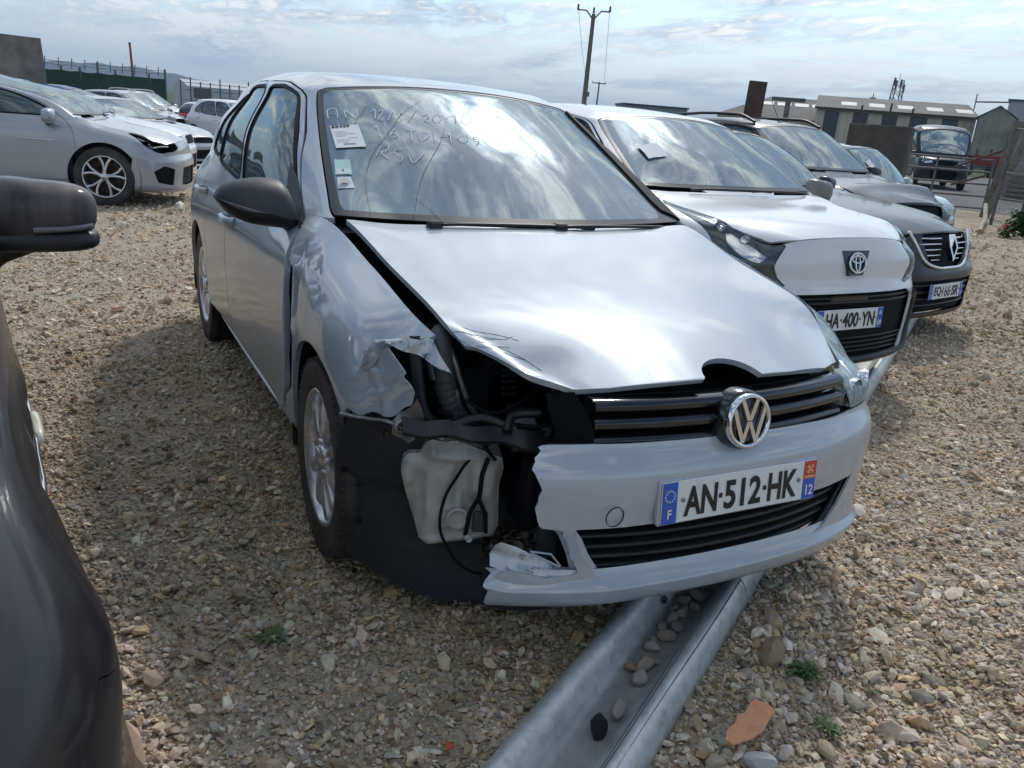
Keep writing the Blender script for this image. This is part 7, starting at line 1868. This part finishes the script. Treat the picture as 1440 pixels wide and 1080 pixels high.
for k in range(22):
    x = L_ * (k + .5) / 22; MB().box((x - .03, -.05, 0), (x + .03, -.003, ev - .06)).build('cladding_rib', mat('beige_rib', (.46, .40, .33), .8), wh)
p, q = at(40.3, 118, 0), at(47.6, 118, 0); L2 = float(np.linalg.norm((q - p)[:2])); ev2, rg2 = el_z(1.2, 118), el_z(2.45, 126)
w2_ = thing('warehouse', 'second grey-roofed warehouse set back to the left of the beige one', 'building', tuple(p), yaw_of(p, q))
MB().box((0, 0, 0), (L2, 18, ev2 - .05)).build('wall', WALLB, w2_)
v = shed_roof(L2, 18, ev2, rg2); v[3] = (L2 * .42, 9, rg2)
r2 = MB().add(v, [(0, 1, 2, 3), (3, 2, 5, 4), (0, 3, 4)]).build('roof', ROOFG, w2_)
for k in range(4):
    x = L2 * (.40 + .15 * k); f_ = lambda y: ev2 + (rg2 - ev2) * (y + .4) / 9.4 + .03
    MB().add([(x - .9, 5.2, f_(5.2)), (x + .9, 5.2, f_(5.2)), (x + .9, 6.6, f_(6.6)), (x - .9, 6.6, f_(6.6))], [(0, 1, 2, 3)]).build('roof_light', SKYL, r2)
# right hand gabled sheds and tall grey block
CORR = mat('striped_sheeting', (.36, .34, .30), .8, vary=(.8, .35, .7, (.18, .165, .145)))
for j, (a0, a1, d, e0, e1, lab) in enumerate(((55.25, 57.2, 96, 2.05, 2.75, 'narrow gabled sheet-metal shed end beside the warehouse'), (57.3, 62.5, 94, 1.55, 2.95, 'gabled sheet-metal shed at the right edge'))):
    p, q = at(a0, d, 0), at(a1, d, 0); L3 = float(np.linalg.norm((q - p)[:2])); e_, r_ = el_z(e0, d), el_z(e1, d)
    gs_ = thing('metal_shed', lab, 'building', tuple(p), yaw_of(p, q))
    MB().prism([(0, 0), (L3, 0), (L3, e_), (L3 / 2, r_), (0, e_)], 0, 14, 'y').build('wall', CORR, gs_)
    MB().add([(-.2, -.3, e_ + .03), (L3 / 2, -.3, r_ + .03), (L3 / 2, 14, r_ + .03), (-.2, 14, e_ + .03), (L3 + .2, -.3, e_ + .03), (L3 + .2, 14, e_ + .03)], [(0, 1, 2, 3), (1, 4, 5, 2)]).build('roof', SKYL if j else ROOFG, gs_)
    for k in range(int(L3 / .6)): MB().box((.3 + .6 * k - .05, -.05, 0), (.3 + .6 * k + .05, -.003, e_)).build('sheet_rib', mat('sheet_rib', (.33, .31, .27), .8), gs_)
p, q = at(56.6, 118, 0), at(60, 118, 0); L3 = float(np.linalg.norm((q - p)[:2])); gb_ = thing('grey_block', 'tall pale grey block rising behind the sheds at the right', 'building', tuple(p), yaw_of(p, q))
MB().box((0, 0, 0), (L3, 9, el_z(3.05, 118))).build('wall', mat('grey_render', (.33, .355, .39), .7), gb_); MB().box((-.15, -.15, el_z(3.05, 118) + .003), (L3 + .15, 9.1, el_z(3.15, 118))).build('roof_edge', mat('dark_edge'), gb_)
p = at(54.9, 108, 0); pf = thing('pipe_frame', 'thin pipe frame above the warehouse ridge', 'pipe', tuple(p), yaw_of(at(54.9, 108), at(56.5, 108)))
zt = el_z(3.05, 108); MB().tube([(0, 0, 0), (0, 0, zt + .5)], .07, 6).build('upright', TUBE, pf); MB().tube([(0, 0, zt - .3), (3.4, 0, zt - .15)], .09, 6).build('crossbar', TUBE, pf)
# lattice mast
p = at(50.62, 150, 0); ma = thing('lattice_mast', 'lattice radio mast with antennas rising behind the warehouse', 'mast', tuple(p), .3); H_ = el_z(3.85, 150); h0 = 0
for sx in (-1, 1):
    for sy in (-1, 1): MB().tube([(sx * 1.1, sy * 1.1, 0), (sx * .55, sy * .55, H_)], .08, 5).build('leg', TUBE, ma)
b = MB()
for k in range(9):
    z0, z1 = H_ * k / 9, H_ * (k + 1) / 9; a0, a1 = 1.1 - .55 * k / 9, 1.1 - .55 * (k + 1) / 9
    for s in (-1, 1):
        b.tube([(-a0, s * a0, z0), (a1, s * a1, z1)], .045, 4); b.tube([(a0, s * a0, z0), (-a1, s * a1, z1)], .045, 4); b.tube([(s * a0, -a0, z0), (s * a1, a1, z1)], .045, 4); b.tube([(-a1, s * a1, z1), (a1, s * a1, z1)], .05, 4)
b.build('brace', TUBE, ma)['kind'] = 'stuff'
for k, (x, y, z) in enumerate(((-.9, 0, .94), (.9, 0, .97), (0, -.9, .90), (.3, .8, .99))): MB().box((x - .18, y - .12, H_ * z - .7), (x + .18, y + .12, H_ * z + .5), .03).build('antenna', TUBE, ma)
MB().tube([(0, 0, H_), (0, 0, H_ + 1.0)], .04, 5).build('spike', TUBE, ma)
p = at(49.35, 130, 0); tag(MB().tube([(p[0], p[1], 0), (p[0], p[1], el_z(3.0, 130))], .07, 5).tube([(p[0] - .3, p[1] + .25, el_z(2.75, 130)), (p[0] + .3, p[1] - .25, el_z(2.75, 130))], .12, 5).build('roof_mast', TUBE), 'small antenna mast left of the lattice mast', 'mast')
# asphalt road behind the gate
ASPH = mat('asphalt', (.085, .083, .082), .9, bump=(40, .4, .01), vary=(.6, .4, .7, (.12, .115, .11)))
r0 = [at(44, 25.5, .006), at(66, 24.0, .006), at(66, 60, .006), at(44, 64, .006)]
tag(MB().add([tuple(v) for v in r0], [(0, 1, 2, 3)]).build('road', ASPH), kind='structure')
# van on the road
van = dict(res=(7, 3), W=.95, Rw=.35, rim=.2, archR=.40, paint=mat_van if False else paint('anthracite_paint', (.016, .019, .023), .0, .40, coat=.5, dirt=.08, cior=1.4, spec=.25), tumble=.42, mirror_mat=BLACK,
    ymap=[(-.88, -.78), (-.40, -.42), (0, 0), (.27, .02), (1.10, .60), (2.578, 3.2), (3.33, 4.4)],
    zmap=[(.19, .30), (.33, .46), (.60, .82), (.768, 1.08), (.99, 1.24), (1.19, 1.62), (1.41, 2.06), (1.50, 2.36)],
    feats=[('grille_opening', [(-1.8, 7.6), (1.8, 7.6), (1.7, 6.3), (-1.7, 6.3)], BAYDARK, .04, -.03), ('lower_grille', [(-2.2, 4.6), (2.2, 4.6), (2.0, 2.0), (-2.0, 2.0)], BAYDARK, .05, -.03)],
    lamps=[('headlight', [(2.3, 8.0), (2.1, 6.9), (3.0, 6.6), (4.2, 7.0), (4.6, 8.0)], 'bright')], cat='van')
vp = at(54.1, 36.0, 0)
VA, _ = make_car('delivery_van', 'anthracite high-roof delivery van parked on the road behind the gate', van, (vp[0], vp[1], 0), rad(-43))
# tube gate
p, q = at(50.6, 22.2, 0), at(56.6, 23.4, 0); L_ = float(np.linalg.norm((q - p)[:2])); ga = thing('tube_gate', 'grey tubular steel field gate closing the yard', 'gate', (p[0], p[1], .05), yaw_of(p, q))
for z in (.08, .36, .64, .92, 1.20): MB().tube([(0, 0, z), (L_, 0, z)], .024, 8).build('rail', TUBE, ga)
for x in (0, L_ * .5, L_): MB().tube([(x, .045 if 0 < x < L_ else 0, .03), (x, .045 if 0 < x < L_ else 0, 1.23)], .026, 8).build('upright', TUBE, ga)
# timber post, prop and mesh panel on the right
p = at(56.75, 22.2, 0); gp = thing('gate_post', 'leaning weathered timber gate post with a strut', 'post', tuple(p), -rad(57))
MB().box((-.10, -.08, -.1), (.10, .08, 2.15), .015).build('post', WOODP, gp); MB().tube([(.02, -.12, .0), (.30, -.10, 2.0)], .085, 7).build('strut', WOODP, gp); MB().tube([(-.25, .1, .9), (-.9, .2, .55)], .03, 6).tube([(.0, .06, 1.55), (-.95, .25, .95)], .03, 6).build('brace', RUST, gp)
gp.rotation_euler = (0, rad(6), -rad(57))
fe = thing('mesh_fence', 'grey steel mesh fence panel at the right edge of the yard', 'fence', tuple(at(57.2, 20.0, 0)), yaw_of(at(57.2, 20.0), at(64, 17.0)))
for x in (0, .9, 1.9): MB().tube([(x, 0, 0), (x, 0, 2.1)], .034, 8).build('post', TUBE, fe)
for z in (.55, 1.05, 1.9): MB().tube([(0, .04, z), (2.2, .04, z)], .02, 6).build('rail', TUBE, fe)
b = MB()
for k in range(44): b.tube([(.05 * k, .06, .05), (.05 * k, .06, 2.0)], .003, 4, cap=False)
for k in range(20): b.tube([(0, .064, .1 * k + .05), (2.2, .064, .1 * k + .05)], .003, 4, cap=False)
b.build('wire_mesh', WIRE, fe)['kind'] = 'stuff'
st = MB().tube(spline([at(56.75, 17.3, .05), at(56.75, 18.3, .09), at(56.85, 19.8, .12), at(56.7, 21.0, .34)], 5), .045, 8).build('wooden_stick', mat('pale_stick', (.42, .38, .30), .9, vary=(9, .4, .7, (.25, .21, .16)))); tag(st, 'pale bent stick lying on gravel before the gate post', 'stick')
# red machine and scrap behind the gate
p = at(55.9, 62, 0); rm_ = thing('farm_trailer', 'small red and grey trailer right of the van', 'trailer', tuple(p), -rad(54))
MB().box((-1.1, -.5, .75), (1.3, .6, 1.35), .04).build('body', mat('red_machine', (.20, .035, .03), .7), rm_); MB().box((-1.3, -.45, .55), (1.3, .55, .72), .03).build('frame', TUBE, rm_)
for x in (-.7, .7): MB().lathe([(.05, -.1), (.36, -.1), (.40, -.06), (.40, .06), (.36, .1), (.05, .1)], 20, 'y', (x, -.55, .40)).build('wheel', RUBBER, rm_)
for k in range(3): MB().box((-1.2 + .8 * k, -.52, 1.355), (-1.1 + .8 * k, .6, 1.75)).build('stake', RUST, rm_)
p = at(58.3, 33, 0); pl = thing('pallet_stack', 'stack of grey timber pallets beyond the gate post', 'pallet', tuple(p), .4)
for k in range(6): MB().box((-.6, -.5, .14 * k + .09), (.6, .5, .14 * k + .115)).box((-.6, -.5, .14 * k), (-.5, .5, .14 * k + .087)).box((.5, -.5, .14 * k), (.6, .5, .14 * k + .087)).build('pallet', WOODP, pl)
# trees on the skyline behind the gate
# ------------------------------------------------------------------ small things on the ground
r9 = np.random.default_rng(99)
def rock(x, y, z, s, col, label, seed, flat=.7, name='loose_stone', rot=0, group=None):
    m = mat('stone_%d' % seed, col, .85, vary=(30, .35, .7, tuple(c * .72 for c in col)), bump=(60, .4, .004))
    me = stone_mesh(seed, flat, 2); o = link(name, me, m); o.location = (x, y, z); o.scale = (s[0], s[1], s[2]); o.rotation_euler = (r9.uniform(-.25, .25), r9.uniform(-.25, .25), rot)
    for p_ in me.polygons: p_.use_smooth = False
    return tag(o, label, 'stone', group)
def rail_at(t, a): c = RAIL0 + RD * t + RN_ * a; return c[0], c[1]
x, y = rail_at(.013, -.014); o = rock(x, y, .034, (.044, .036, .040), (.018, .019, .024), 'black jagged lump in the rail trough, nearest the camera', 501, .9, 'black_lump', .5)
o['category'] = 'debris'
x, y = rail_at(.10, -.022); rock(x, y, .028, (.046, .028, .032), (.40, .37, .32), 'pale grey oblong stone beside the black lump in the rail', 502, .6, rot=.9)
tr = [(.243, -.022, .034, (.40, .37, .32)), (.305, -.010, .038, (.36, .29, .22)), (.272, .014, .024, (.34, .24, .16)), (.335, -.026, .022, (.33, .29, .23)), (.389, .0, .028, (.40, .36, .30)), (.43, .016, .018, (.36, .30, .23)), (.461, -.014, .032, (.32, .27, .21)), (.505, .018, .020, (.35, .31, .26)), (.522, -.020, .030, (.27, .26, .25)), (.56, .008, .026, (.33, .29, .24)), (.60, -.010, .034, (.30, .27, .24)), (.61, .024, .022, (.33, .28, .22)), (.65, -.026, .026, (.29, .26, .23)), (.67, .010, .030, (.30, .28, .25)), (.715, -.012, .034, (.28, .26, .23)), (.73, .020, .024, (.32, .28, .22)), (.77, .0, .030, (.29, .27, .24)), (.80, -.022, .028, (.27, .25, .22)), (.84, .012, .032, (.28, .26, .23)), (.90, -.008, .030, (.30, .27, .23)), (.96, .014, .034, (.27, .25, .22)), (1.04, -.012, .03, (.29, .26, .22))]
for i, (t, a, s, c) in enumerate(tr):
    x, y = rail_at(t, a); rock(x, y, .012 + s * .45, (s, s * .82, s * .9), c, 'grey brown stone lying in the trough of the guard rail', 520 + i, .65, rot=r9.uniform(0, 6), group='stones in the guard rail trough')
rock(.118, -.992, .028, (.050, .042, .062), (.33, .25, .15), 'large ochre stone right of the guard rail', 560, .9, rot=.4)
for i, (u_, v_, s, c, lab) in enumerate(((-.287, -1.244, .034, (.50, .43, .30), 'round cream stone below the orange shard'), (-.021, -1.316, .034, (.44, .36, .24), 'tan stone at the bottom edge right of the orange shard'), (-.197, -1.292, .05, (.52, .52, .51), 'flat white stone at the bottom edge'), (-1.30, -1.22, .017, (.52, .46, .36), 'cream stone beside the dark car bumper'))):
    rock(u_, v_, s * .5, (s, s * .8, s), c, lab, 570 + i, .55, rot=i * 1.3)
# orange shard
sh_ = [(-.052, -.085), (-.030, -.095), (.012, -.06), (.040, -.02), (.052, .040), (.060, .070), (.034, .085), (.000, .095), (-.012, .075), (-.020, .030), (-.040, .020), (-.036, -.01), (-.055, -.05)]
b = MB().prism(sh_, 0, .005, 'z'); o = b.build('plastic_shard', mat('orange_plastic', (.78, .36, .18), .45, bump=(40, .2, .002), vary=(22, .5, .75, (.50, .26, .15))))
o.location = (-.155, -1.20, .044); o.rotation_euler = (rad(6), rad(-8), rad(-52)); o.scale = (.82, .86, 1); tag(o, 'broken orange plastic shard lying on the gravel', 'shard')
for (x, y, s) in ((-.832, -.975, .012),):
    o = MB().prism([(-.01, -.012), (.012, -.006), (.004, .014)], 0, .004, 'z').build('plastic_chip', mat('red_chip', (.5, .10, .05), .4)); o.location = (x, y, .018); o.scale = (1.2, 1.2, 1); tag(o, 'tiny red plastic chip on the gravel left of the rail', 'shard')
# weeds
LEAFG = [mat('weed_leaf_%d' % i, c, .6) for i, c in enumerate(((.055, .10, .022), (.085, .125, .035), (.12, .13, .04)))]
def weed(x, y, s, n, label, seed, cat='weed', up=.5):
    r = np.random.default_rng(seed); b = MB()
    for i in range(n):
        a = r.uniform(0, 6.28); l = s * r.uniform(.5, 1.1); w_ = l * r.uniform(.10, .18); h = l * r.uniform(.15, up)
        d = np.array([math.cos(a), math.sin(a), 0]); t = np.array([-d[1], d[0], 0]); o0 = np.array([r.normal(0, s * .12), r.normal(0, s * .12), 0])
        mid = o0 + d * l * .5 + (0, 0, h); tip = o0 + d * l + (0, 0, h * r.uniform(.4, 1.1))
        b.add([o0 - t * w_ * .3, o0 + t * w_ * .3, mid + t * w_, tip, mid - t * w_, mid + (0, 0, -w_ * .3)], [(0, 1, 2, 5), (0, 5, 4), (5, 2, 3), (5, 3, 4)])
    z0 = float(ground_h(x, y)); g = thing('weed', label, cat, (x, y, z0 + .012)); b.build('leaves', LEAFG[seed % 3], g)['kind'] = 'stuff'
    return g
for k, (u_, v_) in enumerate(()): pass
weed(.153, -1.08, .046, 60, 'bright green weed tuft growing right of the ochre stone', 0)
weed(.036, -1.263, .042, 34, 'sparse weed sprig near the bottom right gravel', 1)
weed(.269, -1.202, .026, 16, 'tiny weed seedling on the right gravel', 3)
weed(-1.107, -.436, .052, 34, 'flat green weed patch on the gravel left of the front wheel', 4, up=.25)
p = at(58.9, 18.0, 0); weed(p[0], p[1], .40, 260, 'tall grass tuft at the foot of the mesh fence', 6, 'grass', 1.1)
p = at(58.2, 17.2, 0); weed(p[0], p[1], .22, 90, 'low grass patch in front of the mesh fence', 7, 'grass', .6)
p = at(58.1, 18.6, .04); o = MB().grid(crumple(superell(0, 0, 0, .15, .12, .09, .6, .6), .02, 3, 30), True, flip=True).build('red_rag', mat('red_rag', (.50, .06, .05), .8)); o.location = tuple(p); tag(o, 'crumpled red rag on the gravel near the grass tuft', 'rag')
# ------------------------------------------------------------------ air
hz = MB().box((-3900, -3900, -4.0), (3900, 3900, 110)).build('haze', None); tag(hz, kind='stuff')
hm = bpy.data.materials.new('air_haze'); hm.use_nodes = True; hm.node_tree.nodes.clear()
_o = hm.node_tree.nodes.new('ShaderNodeOutputMaterial'); _v = hm.node_tree.nodes.new('ShaderNodeVolumePrincipled')
_v.inputs['Color'].default_value = (.50, .72, 1.0, 1); _v.inputs['Density'].default_value = .00021; _v.inputs['Anisotropy'].default_value = 0.0
hm.node_tree.links.new(_v.outputs[0], _o.inputs['Volume']); hz.data.materials.append(hm)
